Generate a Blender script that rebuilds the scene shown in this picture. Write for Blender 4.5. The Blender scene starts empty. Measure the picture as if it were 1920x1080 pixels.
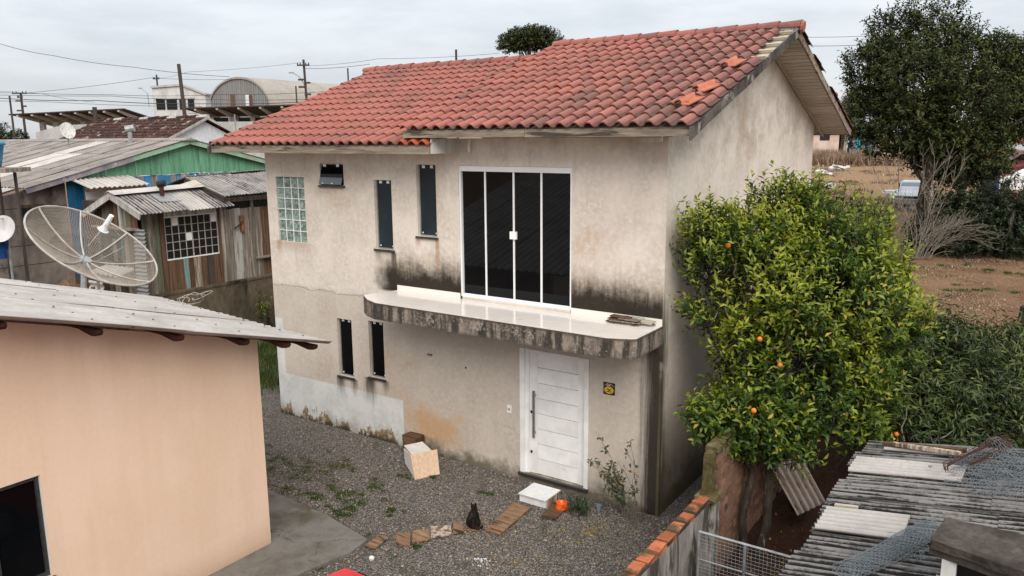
import bpy, bmesh, math, random
import numpy as np
from mathutils import Vector, Matrix

random.seed(7)
rng = np.random.default_rng(7)
S = bpy.context.scene
COL = S.collection
R = math.radians

# ------------------------------------------------------------------ camera
cam = bpy.data.cameras.new('camera')
cam.lens = 27.88
cam.sensor_width = 36.0
cam.clip_start = 0.1
cam.clip_end = 5000
camo = bpy.data.objects.new('camera', cam)
COL.objects.link(camo)
YAW, PITCH, ROLL = 0.59595, -0.18885, -0.00791
CAM = Vector((4.1954, -9.8443, 5.3448))
_f = Vector((-math.sin(YAW) * math.cos(PITCH), math.cos(YAW) * math.cos(PITCH), math.sin(PITCH)))
_r = Vector((math.cos(YAW), math.sin(YAW), 0))
_u = _r.cross(_f)
_r2 = _r * math.cos(ROLL) + _u * math.sin(ROLL)
_u2 = _u * math.cos(ROLL) - _r * math.sin(ROLL)
camo.matrix_world = Matrix(((_r2.x, _u2.x, -_f.x, CAM.x), (_r2.y, _u2.y, -_f.y, CAM.y), (_r2.z, _u2.z, -_f.z, CAM.z), (0, 0, 0, 1)))
S.camera = camo

# ------------------------------------------------------------------ view, world, sun (overcast noon)
S.view_settings.view_transform = 'Standard'
S.view_settings.look = 'None'
S.view_settings.gamma = 1.0
S.view_settings.exposure = 0.76
S.view_settings.use_curve_mapping = False
S.cycles.max_bounces = 6
S.cycles.transparent_max_bounces = 12
S.cycles.use_denoising = True
S.cycles.sample_clamp_indirect = 8

SUN_EL, SUN_AZ = R(40), R(138)          # azimuth clockwise from +Y
world = bpy.data.worlds.new('World')
S.world = world
world.use_nodes = True
wn = world.node_tree
wn.nodes.clear()
w_out = wn.nodes.new('ShaderNodeOutputWorld')
w_bg = wn.nodes.new('ShaderNodeBackground')
w_bg.inputs['Strength'].default_value = 0.1
wn.links.new(w_bg.outputs[0], w_out.inputs[0])


class V_:
    """a node socket with arithmetic"""
    def __init__(s, nt, sock): s.nt, s.k = nt, sock
    def _m(s, op, o, rev=False, clamp=False):
        n = s.nt.nodes.new('ShaderNodeMath'); n.operation = op; n.use_clamp = clamp
        a, b = (o, s) if rev else (s, o)
        for i, q in enumerate((a, b)):
            if isinstance(q, V_): s.nt.links.new(q.k, n.inputs[i])
            elif q is not None: n.inputs[i].default_value = q
        return V_(s.nt, n.outputs[0])
    def __add__(s, o): return s._m('ADD', o)
    __radd__ = __add__
    def __sub__(s, o): return s._m('SUBTRACT', o)
    def __rsub__(s, o): return s._m('SUBTRACT', o, True)
    def __mul__(s, o): return s._m('MULTIPLY', o)
    __rmul__ = __mul__
    def mx(s, o): return s._m('MAXIMUM', o)
    def mn(s, o): return s._m('MINIMUM', o)
    def frac(s): return s._m('FRACT', None)
    def abs(s): return s._m('ABSOLUTE', None)
    def sin(s): return s._m('SINE', None)
    def pw(s, o): return s._m('POWER', o)
    def ss(s, a, b, lo=0.0, hi=1.0):
        n = s.nt.nodes.new('ShaderNodeMapRange'); n.interpolation_type = 'SMOOTHSTEP'
        n.inputs['From Min'].default_value = a; n.inputs['From Max'].default_value = b
        n.inputs['To Min'].default_value = lo; n.inputs['To Max'].default_value = hi
        if a > b:
            n.inputs['From Min'].default_value = b; n.inputs['From Max'].default_value = a
            n.inputs['To Min'].default_value = hi; n.inputs['To Max'].default_value = lo
        s.nt.links.new(s.k, n.inputs['Value'])
        return V_(s.nt, n.outputs[0])


class G:
    """small node-graph builder"""
    def __init__(g, nt): g.nt = nt
    def n(g, t): return g.nt.nodes.new(t)
    def coord(g, which='Object'):
        return g.n('ShaderNodeTexCoord').outputs[which]
    def pos(g): return g.n('ShaderNodeNewGeometry').outputs['Position']
    def xyz(g, vec):
        n = g.n('ShaderNodeSeparateXYZ'); g.nt.links.new(vec, n.inputs[0])
        return [V_(g.nt, o) for o in n.outputs]
    def scaled(g, vec, sc, off=None):
        n = g.n('ShaderNodeMapping'); g.nt.links.new(vec, n.inputs['Vector'])
        n.inputs['Scale'].default_value = sc
        if off is not None:
            c = g.n('ShaderNodeCombineXYZ')
            for i in range(3): g.nt.links.new(off.k, c.inputs[i])
            g.nt.links.new(c.outputs[0], n.inputs['Location'])
        return n.outputs[0]
    def noise(g, vec, scale, detail=4.0, rough=0.55, dist=0.0):
        n = g.n('ShaderNodeTexNoise'); g.nt.links.new(vec, n.inputs['Vector'])
        n.inputs['Scale'].default_value = scale; n.inputs['Detail'].default_value = detail
        n.inputs['Roughness'].default_value = rough; n.inputs['Distortion'].default_value = dist
        return (V_(g.nt, n.outputs['Fac']) - 0.5) * 1.4 + 0.5
    def vor(g, vec, scale, feature='F1', out='Distance', rnd=1.0):
        n = g.n('ShaderNodeTexVoronoi'); n.feature = feature; g.nt.links.new(vec, n.inputs['Vector'])
        n.inputs['Scale'].default_value = scale; n.inputs['Randomness'].default_value = rnd
        return V_(g.nt, n.outputs[out])
    def ramp(g, fac, stops):
        n = g.n('ShaderNodeValToRGB'); e = n.color_ramp.elements
        while len(e) < len(stops): e.new(0.5)
        for el, (p_, c) in zip(e, stops): el.position = p_; el.color = (*c, 1)
        g.nt.links.new(fac.k, n.inputs[0])
        return n.outputs['Color']
    def mix(g, fac, a, b, mode='MIX'):
        n = g.n('ShaderNodeMix'); n.data_type = 'RGBA'; n.blend_type = mode
        if isinstance(fac, V_): g.nt.links.new(fac.k, n.inputs[0])
        else: n.inputs[0].default_value = fac
        for q, i in ((a, 6), (b, 7)):
            if isinstance(q, (tuple, list)): n.inputs[i].default_value = (*q, 1)
            else: g.nt.links.new(q, n.inputs[i])
        return n.outputs[2]
    def scale_col(g, col, v):
        n = g.n('ShaderNodeVectorMath'); n.operation = 'SCALE'
        if isinstance(col, (tuple, list)): n.inputs[0].default_value = col
        else: g.nt.links.new(col, n.inputs[0])
        if isinstance(v, V_): g.nt.links.new(v.k, n.inputs['Scale'])
        else: n.inputs['Scale'].default_value = v
        return n.outputs[0]
    def objrand(g): return V_(g.nt, g.n('ShaderNodeObjectInfo').outputs['Random'])
    def island(g): return V_(g.nt, g.n('ShaderNodeNewGeometry').outputs['Random Per Island'])
    def attr(g, name):
        n = g.n('ShaderNodeAttribute'); n.attribute_name = name
        return V_(g.nt, n.outputs['Fac'])


# the overcast sky: a thin blue daylight sky almost wholly veiled by bright grey cloud
wg = G(wn)
sky = wn.nodes.new('ShaderNodeTexSky')
sky.sky_type = 'NISHITA'
sky.sun_disc = False
sky.sun_elevation = SUN_EL
sky.sun_rotation = SUN_AZ
wv = wn.nodes.new('ShaderNodeTexCoord').outputs['Generated']
wx, wy, wz = wg.xyz(wv)
wup = wz.mx(0.0)
clv = wg.scaled(wv, (1.0, 1.0, 4.2))
c1 = wg.noise(clv, 2.6, 6, 0.55, 0.4)
c2 = wg.noise(clv, 9.0, 5, 0.6, 0.2)
cl = (c1 * 0.7 + c2 * 0.3).ss(0.30, 0.66)
ccol = wg.mix(cl, (4.0, 4.2, 4.5), (5.0, 5.17, 5.37))
lum = (wup * 1.45 + 0.86)
cloud = wg.scale_col(ccol, lum)
skyc = wg.mix(0.9, sky.outputs[0], cloud)
wn.links.new(skyc, w_bg.inputs['Color'])

sun = bpy.data.lights.new('sun', 'SUN')
sun.energy = 1.5
sun.angle = R(40)
sun.color = (1.0, 0.955, 0.89)
suno = bpy.data.objects.new('sun', sun)
COL.objects.link(suno)
_sd = Vector((math.sin(SUN_AZ) * math.cos(SUN_EL), math.cos(SUN_AZ) * math.cos(SUN_EL), math.sin(SUN_EL)))
suno.rotation_euler = _sd.to_track_quat('Z', 'Y').to_euler()
suno.location = (0, 0, 60)

# ------------------------------------------------------------------ materials
MATS = {}
def newmat(name):
    m = bpy.data.materials.new(name); m.use_nodes = True
    nt = m.node_tree
    b = nt.nodes.get('Principled BSDF')
    MATS[name] = m
    return m, nt, b, G(nt)

def setcol(nt, b, c):
    if isinstance(c, (tuple, list)): b.inputs['Base Color'].default_value = (*c, 1)
    else: nt.links.new(c, b.inputs['Base Color'])

def bump(nt, b, h, strength=0.4, dist=0.01):
    n = nt.nodes.new('ShaderNodeBump'); n.inputs['Strength'].default_value = strength
    n.inputs['Distance'].default_value = dist
    nt.links.new(h.k, n.inputs['Height']); nt.links.new(n.outputs[0], b.inputs['Normal'])

def M(name, a, bcol=None, scale=6.0, rough=0.85, spec=0.3, stretch=(1, 1, 1), bmp=0.3, bd=0.006, vary=0.12, lo=0.35, hi=0.68, fine=0.12, metal=0.0, third=None, t_lo=0.55, t_hi=0.75, world_co=False):
    """mottled material: a <-> bcol by noise, optional third colour in patches, brightness varied per object and by fine grain"""
    m, nt, b, g = newmat(name)
    rnd = (g.objrand() + g.island()).frac()
    co = g.pos() if world_co else g.coord()
    v = g.scaled(co, stretch, None if world_co else rnd * 17.0)
    n1 = g.noise(v, scale, 6, 0.62)
    n2 = g.noise(v, scale * 7, 4, 0.6)
    c = g.mix((n1 * 0.8 + n2 * 0.2).ss(lo, hi), a, bcol or tuple(x * 0.75 for x in a))
    if third:
        n3 = g.noise(v, scale * 0.55, 7, 0.68, 0.3)
        c = g.mix(n3.ss(t_lo, t_hi), c, third)
    c = g.scale_col(c, (n2 - 0.5) * (fine * 4) + (rnd - 0.5) * (vary * 2) + 1.0)
    setcol(nt, b, c)
    b.inputs['Roughness'].default_value = rough
    b.inputs['Specular IOR Level'].default_value = spec
    b.inputs['Metallic'].default_value = metal
    if bmp: bump(nt, b, n2 * 0.6 + n1, bmp, bd)
    return m

def flat(name, c, rough=0.5, spec=0.5, metal=0.0):
    m, nt, b, g = newmat(name)
    n = g.noise(g.coord(), 9, 4, 0.6)
    setcol(nt, b, g.scale_col(c, n * 0.24 + 0.88))
    b.inputs['Roughness'].default_value = rough
    b.inputs['Specular IOR Level'].default_value = spec
    b.inputs['Metallic'].default_value = metal
    return m

def leafmat(name, dark, mid, young, yellow, transl=0.22, rough=0.42, pyel=0.03, spec=0.35):
    m, nt, b, g = newmat(name)
    isl = g.island()
    big = g.noise(g.pos(), 0.75, 4, 0.6)
    f = (isl * 0.34 + big * 0.95 + g.attr('tip') * 0.55 - 0.47)
    c = g.ramp(f, [(0.0, dark), (0.42, mid), (0.78, young), (1.0, young)])
    i2 = (isl * 37.31).frac()
    c = g.mix(i2.ss(1.0 - pyel, 1.0 - pyel + 0.01), c, yellow)
    setcol(nt, b, c)
    b.inputs['Roughness'].default_value = rough
    b.inputs['Specular IOR Level'].default_value = spec
    t = nt.nodes.new('ShaderNodeBsdfTranslucent')
    nt.links.new(g.scale_col(c, 1.3), t.inputs[0])
    mx = nt.nodes.new('ShaderNodeMixShader'); mx.inputs[0].default_value = transl
    out = nt.nodes.get('Material Output')
    nt.links.new(b.outputs[0], mx.inputs[1]); nt.links.new(t.outputs[0], mx.inputs[2])
    nt.links.new(mx.outputs[0], out.inputs[0])
    return m

# --- plaster of the main house: world coordinates, since stains sit at places on the wall
def plaster():
    m, nt, b, g = newmat('plaster')
    P = g.pos(); x, y, z = g.xyz(P)
    nb = g.noise(P, 0.55, 5, 0.6); nm = g.noise(P, 2.2, 6, 0.62); nf = g.noise(P, 14, 5, 0.65)
    vst = g.noise(g.scaled(P, (5, 5, 0.45)), 1.6, 5, 0.62)          # run-off streaks
    vst2 = g.noise(g.scaled(P, (14, 14, 0.7)), 1.3, 4, 0.65)
    c = g.mix((nb * 0.6 + nm * 0.4).ss(0.38, 0.62), (0.70, 0.615, 0.53), (0.60, 0.52, 0.44))
    c = g.mix(g.noise(P, 1.1, 7, 0.7, 0.6).ss(0.56, 0.80) * 0.30, c, (0.42, 0.345, 0.265))
    c = g.mix((nm * 0.5 + nf * 0.5).ss(0.5, 0.72) * 0.55, c, (0.73, 0.665, 0.605))
    c = g.mix(vst.ss(0.55, 0.85) * 0.20, c, (0.36, 0.30, 0.24))
    low = z.ss(2.72, 2.56)
    c = g.mix(low * 0.45, c, (0.40, 0.34, 0.275))
    # seam between storeys
    zz = (z - 2.60 - (nm - 0.5) * 0.14).abs()
    front = y.ss(0.06, 0.03)
    c = g.mix(zz.ss(0.016, 0.0) * 0.55 * x.ss(-4.9, -5.1), c, (0.20, 0.16, 0.13))
    c = g.mix((z - 2.68 - (nm - 0.5) * 0.2).abs().ss(0.09, 0.03) * x.ss(-4.9, -5.3) * nf.ss(0.42, 0.6) * 0.6, c, (0.68, 0.63, 0.57))
    # pinkish-orange wash and rust
    c = g.mix(nb.ss(0.56, 0.72) * nm.ss(0.42, 0.7) * 0.5, c, (0.50, 0.34, 0.22))
    rx = ((x + 4.05).abs() + (nm - 0.5) * 1.5); 
    c = g.mix(rx.ss(0.95, 0.1) * (z + (nm - 0.5) * 0.7).ss(0.95, 0.5) * z.ss(0.1, 0.35) * front * 0.75 * x.ss(-4.82, -4.78), c, (0.52, 0.29, 0.13))
    # pale paint patch low on the left and up the left edge
    edge = (nf - 0.5) * 0.05
    patch = (x + edge * 0.5).ss(-4.78, -4.80) * (z + edge).ss(0.86, 0.83)
    strip = (x + edge).ss(-7.80, -7.84) * (z + edge).ss(1.96, 1.92)
    pp = patch.mx(strip) * front
    np_ = g.noise(g.scaled(P, (1, 1, 0.6)), 2.6, 9, 0.75, 0.2)
    peel = (np_ * 0.85 + nf * 0.12 + vst2 * 0.14 - z * 0.55 + 0.02).ss(0.50, 0.54) * z.ss(0.75, 0.5)
    pcol = g.mix(nm.ss(0.35, 0.7), (0.655, 0.65, 0.615), (0.57, 0.565, 0.53))
    pcol = g.mix(peel, pcol, (0.27, 0.185, 0.10))
    c = g.mix(pp, c, pcol)
    # damp, mossy plinth
    damp = (z * -1.7 + nm * 0.75 + g.noise(P, 6, 7, 0.72) * 0.5).ss(0.12, 0.60) * (1.0 - pp * 0.55)
    c = g.mix(damp * 0.85, c, (0.105, 0.085, 0.05))
    spl = (z * -1.9 + np_ * 1.15 + nf * 0.2).ss(0.55, 0.68) * front
    c = g.mix(spl * x.ss(-3.0, -4.6) * 0.9, c, (0.045, 0.04, 0.028))
    # black algae above the balcony, both sides of the sliding door
    above = z.ss(2.74, 2.8)
    nc = g.noise(g.scaled(P, (1, 1, 0.75)), 2.3, 8, 0.74, 0.3)
    t = (z - 2.80) + (nc - 0.5) * 0.44 + (vst2 - 0.5) * 0.14 + (nf - 0.5) * 0.12
    alg = t.ss(0.58, 0.22) * above * front
    ax1 = (x + (nm - 0.5) * 0.5).ss(-5.45, -5.0) * x.ss(-3.42, -3.46)
    ax2 = x.ss(-1.47, -1.43) * x.ss(0.02, -0.03)
    am = alg * ax1.mx(ax2)
    halo = t.ss(0.85, 0.35) * above * front * ax1.mx(ax2) * 0.55
    c = g.mix(halo, c, (0.15, 0.105, 0.06))
    c = g.mix(am * 0.96, c, (0.020, 0.015, 0.010))
    # right-hand corner: run-off below the balcony and on the side wall
    cw = x + (vst2 - 0.5) * 0.22
    corner = cw.ss(-0.38, -0.13) * z.ss(2.75, 2.4) * front
    c = g.mix(corner * 0.95, c, (0.018, 0.015, 0.010))
    sidem = x.ss(-0.05, -0.02)
    cy = y + (vst2 - 0.5) * 0.45 + (nm - 0.5) * 0.2
    sc_ = cy.ss(0.26, 0.02) * z.ss(3.3, 2.7) * sidem
    c = g.mix(sc_ * 0.75, c, (0.04, 0.034, 0.022))
    sg = z.ss(2.55, 0.4) * sidem
    c = g.mix(sg * 0.45, c, (0.24, 0.19, 0.115))
    c = g.mix(sidem * (z + (nm - 0.5)).ss(1.0, 0.1) * 0.8, c, (0.07, 0.06, 0.03))
    dg = (z - 2.2 - y * 0.5 - (nm - 0.5) * 0.3).abs()
    c = g.mix(sidem * dg.ss(0.3, 0.0) * nm.ss(0.4, 0.62) * 0.4, c, (0.60, 0.55, 0.48))
    # dirt running from the ends of the window sills
    def drip(cx, w, ztop, ln, col, k):
        d = (x - cx + (vst2 - 0.5) * 0.10).abs()
        return d.ss(w * 2.0, w * 0.4) * (z + (vst2 - 0.5) * ln * 0.9).ss(ztop - ln, ztop - ln * 0.1) * z.ss(ztop + 0.01, ztop - 0.01) * front * k, col
    for cx, w, zt, ln, col, k in (
            (-6.31, 0.075, 1.03, 0.42, (0.05, 0.04, 0.03), .85), (-5.96, 0.06, 1.03, 0.36, (0.06, 0.05, 0.035), .75),
            (-5.56, 0.10, 1.13, 0.55, (0.045, 0.035, 0.025), .92), (-5.19, 0.06, 1.13, 0.3, (0.06, 0.05, 0.035), .65),
            (-4.88, 0.05, 3.44, 0.62, (0.06, 0.045, 0.03), .85), (-5.25, 0.05, 3.44, 0.3, (0.20, 0.13, 0.07), .5),
            (-3.93, 0.035, 3.72, 0.75, (0.34, 0.18, 0.08), .7), (-4.33, 0.04, 3.72, 0.22, (0.34, 0.18, 0.08), .5),
            (-7.4, 0.40, 3.45, 0.28, (0.31, 0.17, 0.08), .42), (-6.28, 0.30, 4.5, 0.16, (0.30, 0.2, 0.12), .4),
            (-7.78, 0.05, 3.47, 0.35, (0.33, 0.17, 0.07), .5)):
        f_, cc = drip(cx, w, zt, ln, col, k)
        c = g.mix(f_, c, cc)
    # darker towards the top of the wall, broken up by noise
    c = g.mix(z.ss(4.85, 5.35) * nm.ss(0.3, 0.7) * 0.30, c, (0.27, 0.22, 0.17))
    # hairline cracks
    cr = g.vor(g.scaled(P, (1, 1, 1.4)), 0.9, 'DISTANCE_TO_EDGE')
    wob = cr + (nf - 0.5) * 0.03
    c = g.mix(wob.abs().ss(0.004, 0.0) * nm.ss(0.5, 0.62) * 0.22, c, (0.2, 0.16, 0.12))
    c = g.scale_col(c, (nf - 0.5) * 0.28 + 1.0)
    setcol(nt, b, c)
    b.inputs['Roughness'].default_value = 0.93; b.inputs['Specular IOR Level'].default_value = 0.15
    bump(nt, b, nf * 0.5 + nm + g.noise(P, 60, 3, 0.6) * 0.25, 0.35, 0.02)
    return m
plaster()

def tile_mat(name, cols, grime=1.0):
    m, nt, b, g = newmat(name)
    P = g.pos(); x, y, z = g.xyz(P)
    rnd = (g.objrand() + g.island()).frac()
    n1 = g.noise(P, 0.75, 4, 0.6); n2 = g.noise(P, 5.5, 6, 0.68); n3 = g.noise(P, 42, 4, 0.7)
    c = g.ramp(rnd, [(i / (len(cols) - 1), q) for i, q in enumerate(cols)])
    side = x.ss(-2.6, 0.2)                                   # the gable end is the most weathered
    r2 = (rnd * 13.7).frac()
    dirt_shade = g.attr('dirt_shade')
    lich = (n1 * 0.55 + n2 * 0.5 + (r2 - 0.5) * 0.16 + side * 0.17 + dirt_shade * 0.10 - 0.07).ss(0.46, 0.80) * grime
    c = g.mix(side * 0.30, c, (0.29, 0.135, 0.108))
    c = g.mix(lich * 0.62, c, (0.085, 0.052, 0.045))
    c = g.mix(n1.ss(0.42, 0.70) * 0.38 * grime, c, (0.24, 0.10, 0.08))
    c = g.mix((n2 * 0.55 + n3 * 0.45).ss(0.52, 0.70) * 0.24 * grime, c, (0.46, 0.28, 0.22))
    c = g.mix(dirt_shade * 0.80 * grime, c, (0.070, 0.040, 0.030))
    c = g.mix((r2.ss(0.9, 0.93)) * 0.35 * grime, c, (0.12, 0.075, 0.06))
    c = g.scale_col(c, (n3 - 0.5) * 0.5 + 1.0)
    setcol(nt, b, c)
    b.inputs['Roughness'].default_value = 0.82; b.inputs['Specular IOR Level'].default_value = 0.25
    bump(nt, b, n3 + n2, 0.3, 0.006)
    return m
tile_mat('tile', [(0.335, 0.108, 0.080), (0.365, 0.120, 0.088), (0.355, 0.125, 0.098), (0.32, 0.104, 0.080), (0.385, 0.138, 0.106)])
tile_mat('tile_clean', [(0.42, 0.085, 0.03), (0.48, 0.11, 0.04), (0.45, 0.095, 0.035)], 0.25)
M('tile_cut', (0.43, 0.145, 0.082), (0.36, 0.11, 0.062), 7, vary=0.05, third=(0.45, 0.16, 0.09))
M('tile_far', (0.085, 0.030, 0.022), (0.030, 0.015, 0.012), 2.2, lo=.3, hi=.6, third=(0.26, 0.20, 0.13), t_lo=.58, t_hi=.7, vary=.3, fine=.3)

def slab_mat():
    m, nt, b, g = newmat('slab')
    P = g.pos(); x, y, z = g.xyz(P)
    v = g.noise(g.scaled(P, (6, 6, 0.8)), 1.3, 6, 0.65); n = g.noise(P, 3.2, 6, 0.65); f = g.noise(P, 24, 5, 0.7)
    c = g.mix(n.ss(0.38, 0.62), (0.30, 0.245, 0.195), (0.155, 0.125, 0.10))
    c = g.mix((v * 0.7 + f * 0.3).ss(0.42, 0.58) * 0.9, c, (0.030, 0.026, 0.022))
    c = g.mix((n * 0.5 + f * 0.5).ss(0.56, 0.64) * 0.5, c, (0.50, 0.45, 0.40))
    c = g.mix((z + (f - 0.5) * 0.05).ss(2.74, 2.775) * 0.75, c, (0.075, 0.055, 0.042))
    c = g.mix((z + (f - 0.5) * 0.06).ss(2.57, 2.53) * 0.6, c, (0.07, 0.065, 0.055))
    c = g.mix(n.ss(0.58, 0.7) * v.ss(0.4, 0.5) * 0.22, c, (0.24, 0.14, 0.08))
    setcol(nt, b, g.scale_col(c, (f - 0.5) * 0.5 + 1.0))
    b.inputs['Roughness'].default_value = 0.92; b.inputs['Specular IOR Level'].default_value = 0.2
    bump(nt, b, f + n, 0.5, 0.012)
slab_mat()

def gravel_mat():
    m, nt, b, g = newmat('gravel')
    P = g.pos()
    n = g.noise(P, 0.9, 5, 0.6)
    cr = g.vor(P, 46, 'F1', 'Color'); d = g.vor(P, 46, 'F1', 'Distance')
    c = g.ramp(cr, [(0.0, (0.10, 0.084, 0.072)), (0.5, (0.20, 0.172, 0.150)), (1.0, (0.36, 0.32, 0.285))])
    c = g.mix(d.ss(0.35, 0.65) * 0.85, c, (0.035, 0.028, 0.022))
    c = g.mix(n.ss(0.52, 0.72) * 0.6, c, (0.085, 0.062, 0.042))
    c = g.mix(g.noise(P, 2.2, 5, .7).ss(0.6, 0.68) * 0.55, c, (0.045, 0.055, 0.02))
    setcol(nt, b, c)
    b.inputs['Roughness'].default_value = 0.9
    bump(nt, b, 1.0 - d, 0.9, 0.02)
gravel_mat()
M('pebble', (0.285, 0.242, 0.208), (0.155, 0.122, 0.094), 1.1, vary=0.55, fine=.2, bmp=0, rough=.8)

def soil_mat():
    m, nt, b, g = newmat('soil')
    P = g.pos(); x, y, z = g.xyz(P)
    n = g.noise(P, 0.35, 5, 0.6); n2 = g.noise(P, 2.6, 7, 0.7); f = g.noise(P, 16, 5, 0.75)
    sr = g.noise(g.scaled(P, (9, 22, 10)), 1.2, 5, 0.7)
    c = g.mix((n * 0.5 + n2 * 0.5).ss(0.38, 0.62), (0.150, 0.078, 0.044), (0.215, 0.128, 0.074))
    far = y.ss(24, 40)
    c = g.mix(far * 0.75, c, (0.30, 0.195, 0.11))
    c = g.mix((f * 0.5 + sr * 0.5).ss(0.50, 0.66) * 0.6, c, (0.36, 0.235, 0.14))
    c = g.mix(g.noise(P, 7, 6, 0.75).ss(0.55, 0.75) * 0.6, c, (0.075, 0.036, 0.02))
    c = g.mix(n2.ss(0.6, 0.7) * 0.5, c, (0.075, 0.075, 0.028))
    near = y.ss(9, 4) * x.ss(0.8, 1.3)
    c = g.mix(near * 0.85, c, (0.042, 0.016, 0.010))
    c = g.scale_col(c, (f - 0.5) * 0.9 + 1.0)
    setcol(nt, b, c)
    b.inputs['Roughness'].default_value = 0.95; b.inputs['Specular IOR Level'].default_value = 0.1
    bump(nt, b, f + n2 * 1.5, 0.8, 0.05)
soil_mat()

def fibre_mat(name, light, dark, black, amt, strx=(1, 1, 1), seedv=0.0):
    """asbestos-cement sheet: grey, lichen-blackened along the ribs, valleys also darkened as painted shade"""
    m, nt, b, g = newmat(name)
    P = g.pos(); rnd = g.objrand()
    st = g.noise(g.scaled(P, strx), 1.0, 6, 0.68, 0.2); n = g.noise(P, 1.6, 6, 0.65); f = g.noise(P, 22, 5, 0.72)
    dirt_shade = g.attr('dirt_shade')
    c = g.mix((n * 0.6 + f * 0.4).ss(0.38, 0.64), light, dark)
    k = (st * 0.62 + f * 0.25 + dirt_shade * 0.30 + (rnd - 0.5) * 0.10 + n * 0.14 - 0.16)
    c = g.mix(k.ss(0.62 - amt, 0.78 - amt), c, black)
    c = g.mix(dirt_shade.ss(0.35, 1.0) * 0.45, c, black)  # rib valleys darkened in the colour, painted shade that makes the ribs show
    c = g.mix(g.vor(P, 3.2, 'F1', 'Distance').ss(0.09, 0.05) * 0.6, c, (0.04, 0.035, 0.03))
    setcol(nt, b, g.scale_col(c, (f - 0.5) * 0.7 + 1.0 + (rnd - 0.5) * 0.07))
    b.inputs['Roughness'].default_value = 0.92; b.inputs['Specular IOR Level'].default_value = 0.15
    bump(nt, b, f + n, 0.5, 0.01)
fibre_mat('fibre_peach', (0.47, 0.43, 0.395), (0.35, 0.315, 0.285), (0.15, 0.132, 0.115), 0.05, (34, 1.6, 6))
fibre_mat('fibre_far', (0.30, 0.262, 0.235), (0.19, 0.165, 0.147), (0.075, 0.065, 0.057), 0.09, (1.2, 8, 4))
fibre_mat('fibre_pale', (0.50, 0.455, 0.415), (0.38, 0.345, 0.31), (0.19, 0.165, 0.14), -0.04, (1.2, 8, 4))
fibre_mat('fibre_shack', (0.34, 0.312, 0.285), (0.19, 0.172, 0.157), (0.030, 0.025, 0.022), 0.13, (1.6, 7, 4))
fibre_mat('fibre_shed', (0.225, 0.212, 0.20), (0.11, 0.103, 0.097), (0.016, 0.015, 0.013), 0.24, (1.1, 17, 6))
fibre_mat('sheet_white', (0.43, 0.40, 0.37), (0.34, 0.31, 0.28), (0.15, 0.12, 0.10), 0.0, (2, 30, 6))
fibre_mat('sheet_rust', (0.46, 0.40, 0.35), (0.32, 0.24, 0.185), (0.15, 0.055, 0.025), 0.07, (5, 5, 5))

def peach_mat():
    m, nt, b, g = newmat('peach')
    P = g.pos(); x, y, z = g.xyz(P)
    n = g.noise(P, 0.8, 5, 0.6); f = g.noise(P, 20, 4, 0.6); v = g.noise(g.scaled(P, (4, 4, 0.4)), 1.4, 5, 0.6)
    c = g.mix((n * 0.6 + v * 0.4).ss(0.36, 0.66), (0.775, 0.56, 0.41), (0.735, 0.52, 0.37))
    c = g.mix(z.ss(0.18, 0.02) * 0.45 * (f + .5), c, (0.42, 0.27, 0.18))
    st = g.noise(g.scaled(P, (7, 7, 0.35)), 1.2, 5, 0.65)
    c = g.mix(st.ss(0.58, 0.85) * 0.11, c, (0.50, 0.34, 0.24))
    c = g.mix((z + (n - 0.5) * 0.5).ss(0.42, 0.05) * 0.35, c, (0.40, 0.27, 0.18))
    c = g.scale_col(c, (f - 0.5) * 0.09 + 1.0)
    setcol(nt, b, c); b.inputs['Roughness'].default_value = 0.85; b.inputs['Specular IOR Level'].default_value = 0.2
    bump(nt, b, f + g.noise(P, 90, 3, .6) * .5, 0.12, 0.006)
peach_mat()

def glass(name, c, rough=0.04, spec=0.5):
    m, nt, b, g = newmat(name)
    n = g.noise(g.coord(), 3.0, 4, 0.6)
    setcol(nt, b, g.scale_col(c, n * 0.5 + 0.75))
    b.inputs['Roughness'].default_value = rough; b.inputs['Specular IOR Level'].default_value = spec
glass('glass_black', (0.004, 0.0044, 0.005), 0.03, 0.22)
glass('glass_slate', (0.020, 0.030, 0.038), 0.08, 0.25)
glass('glass_dark', (0.003, 0.0035, 0.004), 0.05, 0.15)
glass('glass_pale', (0.20, 0.25, 0.27), 0.06, 0.6)
glass('glass_far', (0.012, 0.013, 0.014), 0.25, 0.2)
glass('glass_reflection', (0.10, 0.125, 0.135), 0.1, 0.4)  # pale tint painted in as the sky reflected by the tilted pane

def block_mat():
    m, nt, b, g = newmat('glass_block')
    v = g.scaled(g.coord(), (1, 1, 1), g.objrand() * 9.0)
    w = g.noise(v, 13, 3, 0.6, 1.6); w2 = g.noise(v, 5, 2, 0.5, 0.5)
    c = g.ramp(w * 0.7 + w2 * 0.3, [(0.3, (0.050, 0.078, 0.062)), (0.48, (0.16, 0.225, 0.185)), (0.62, (0.30, 0.39, 0.33)), (0.8, (0.48, 0.58, 0.52))])
    setcol(nt, b, c); b.inputs['Roughness'].default_value = 0.08; b.inputs['Specular IOR Level'].default_value = 0.6
    bump(nt, b, w, 0.6, 0.02)
block_mat()

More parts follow.
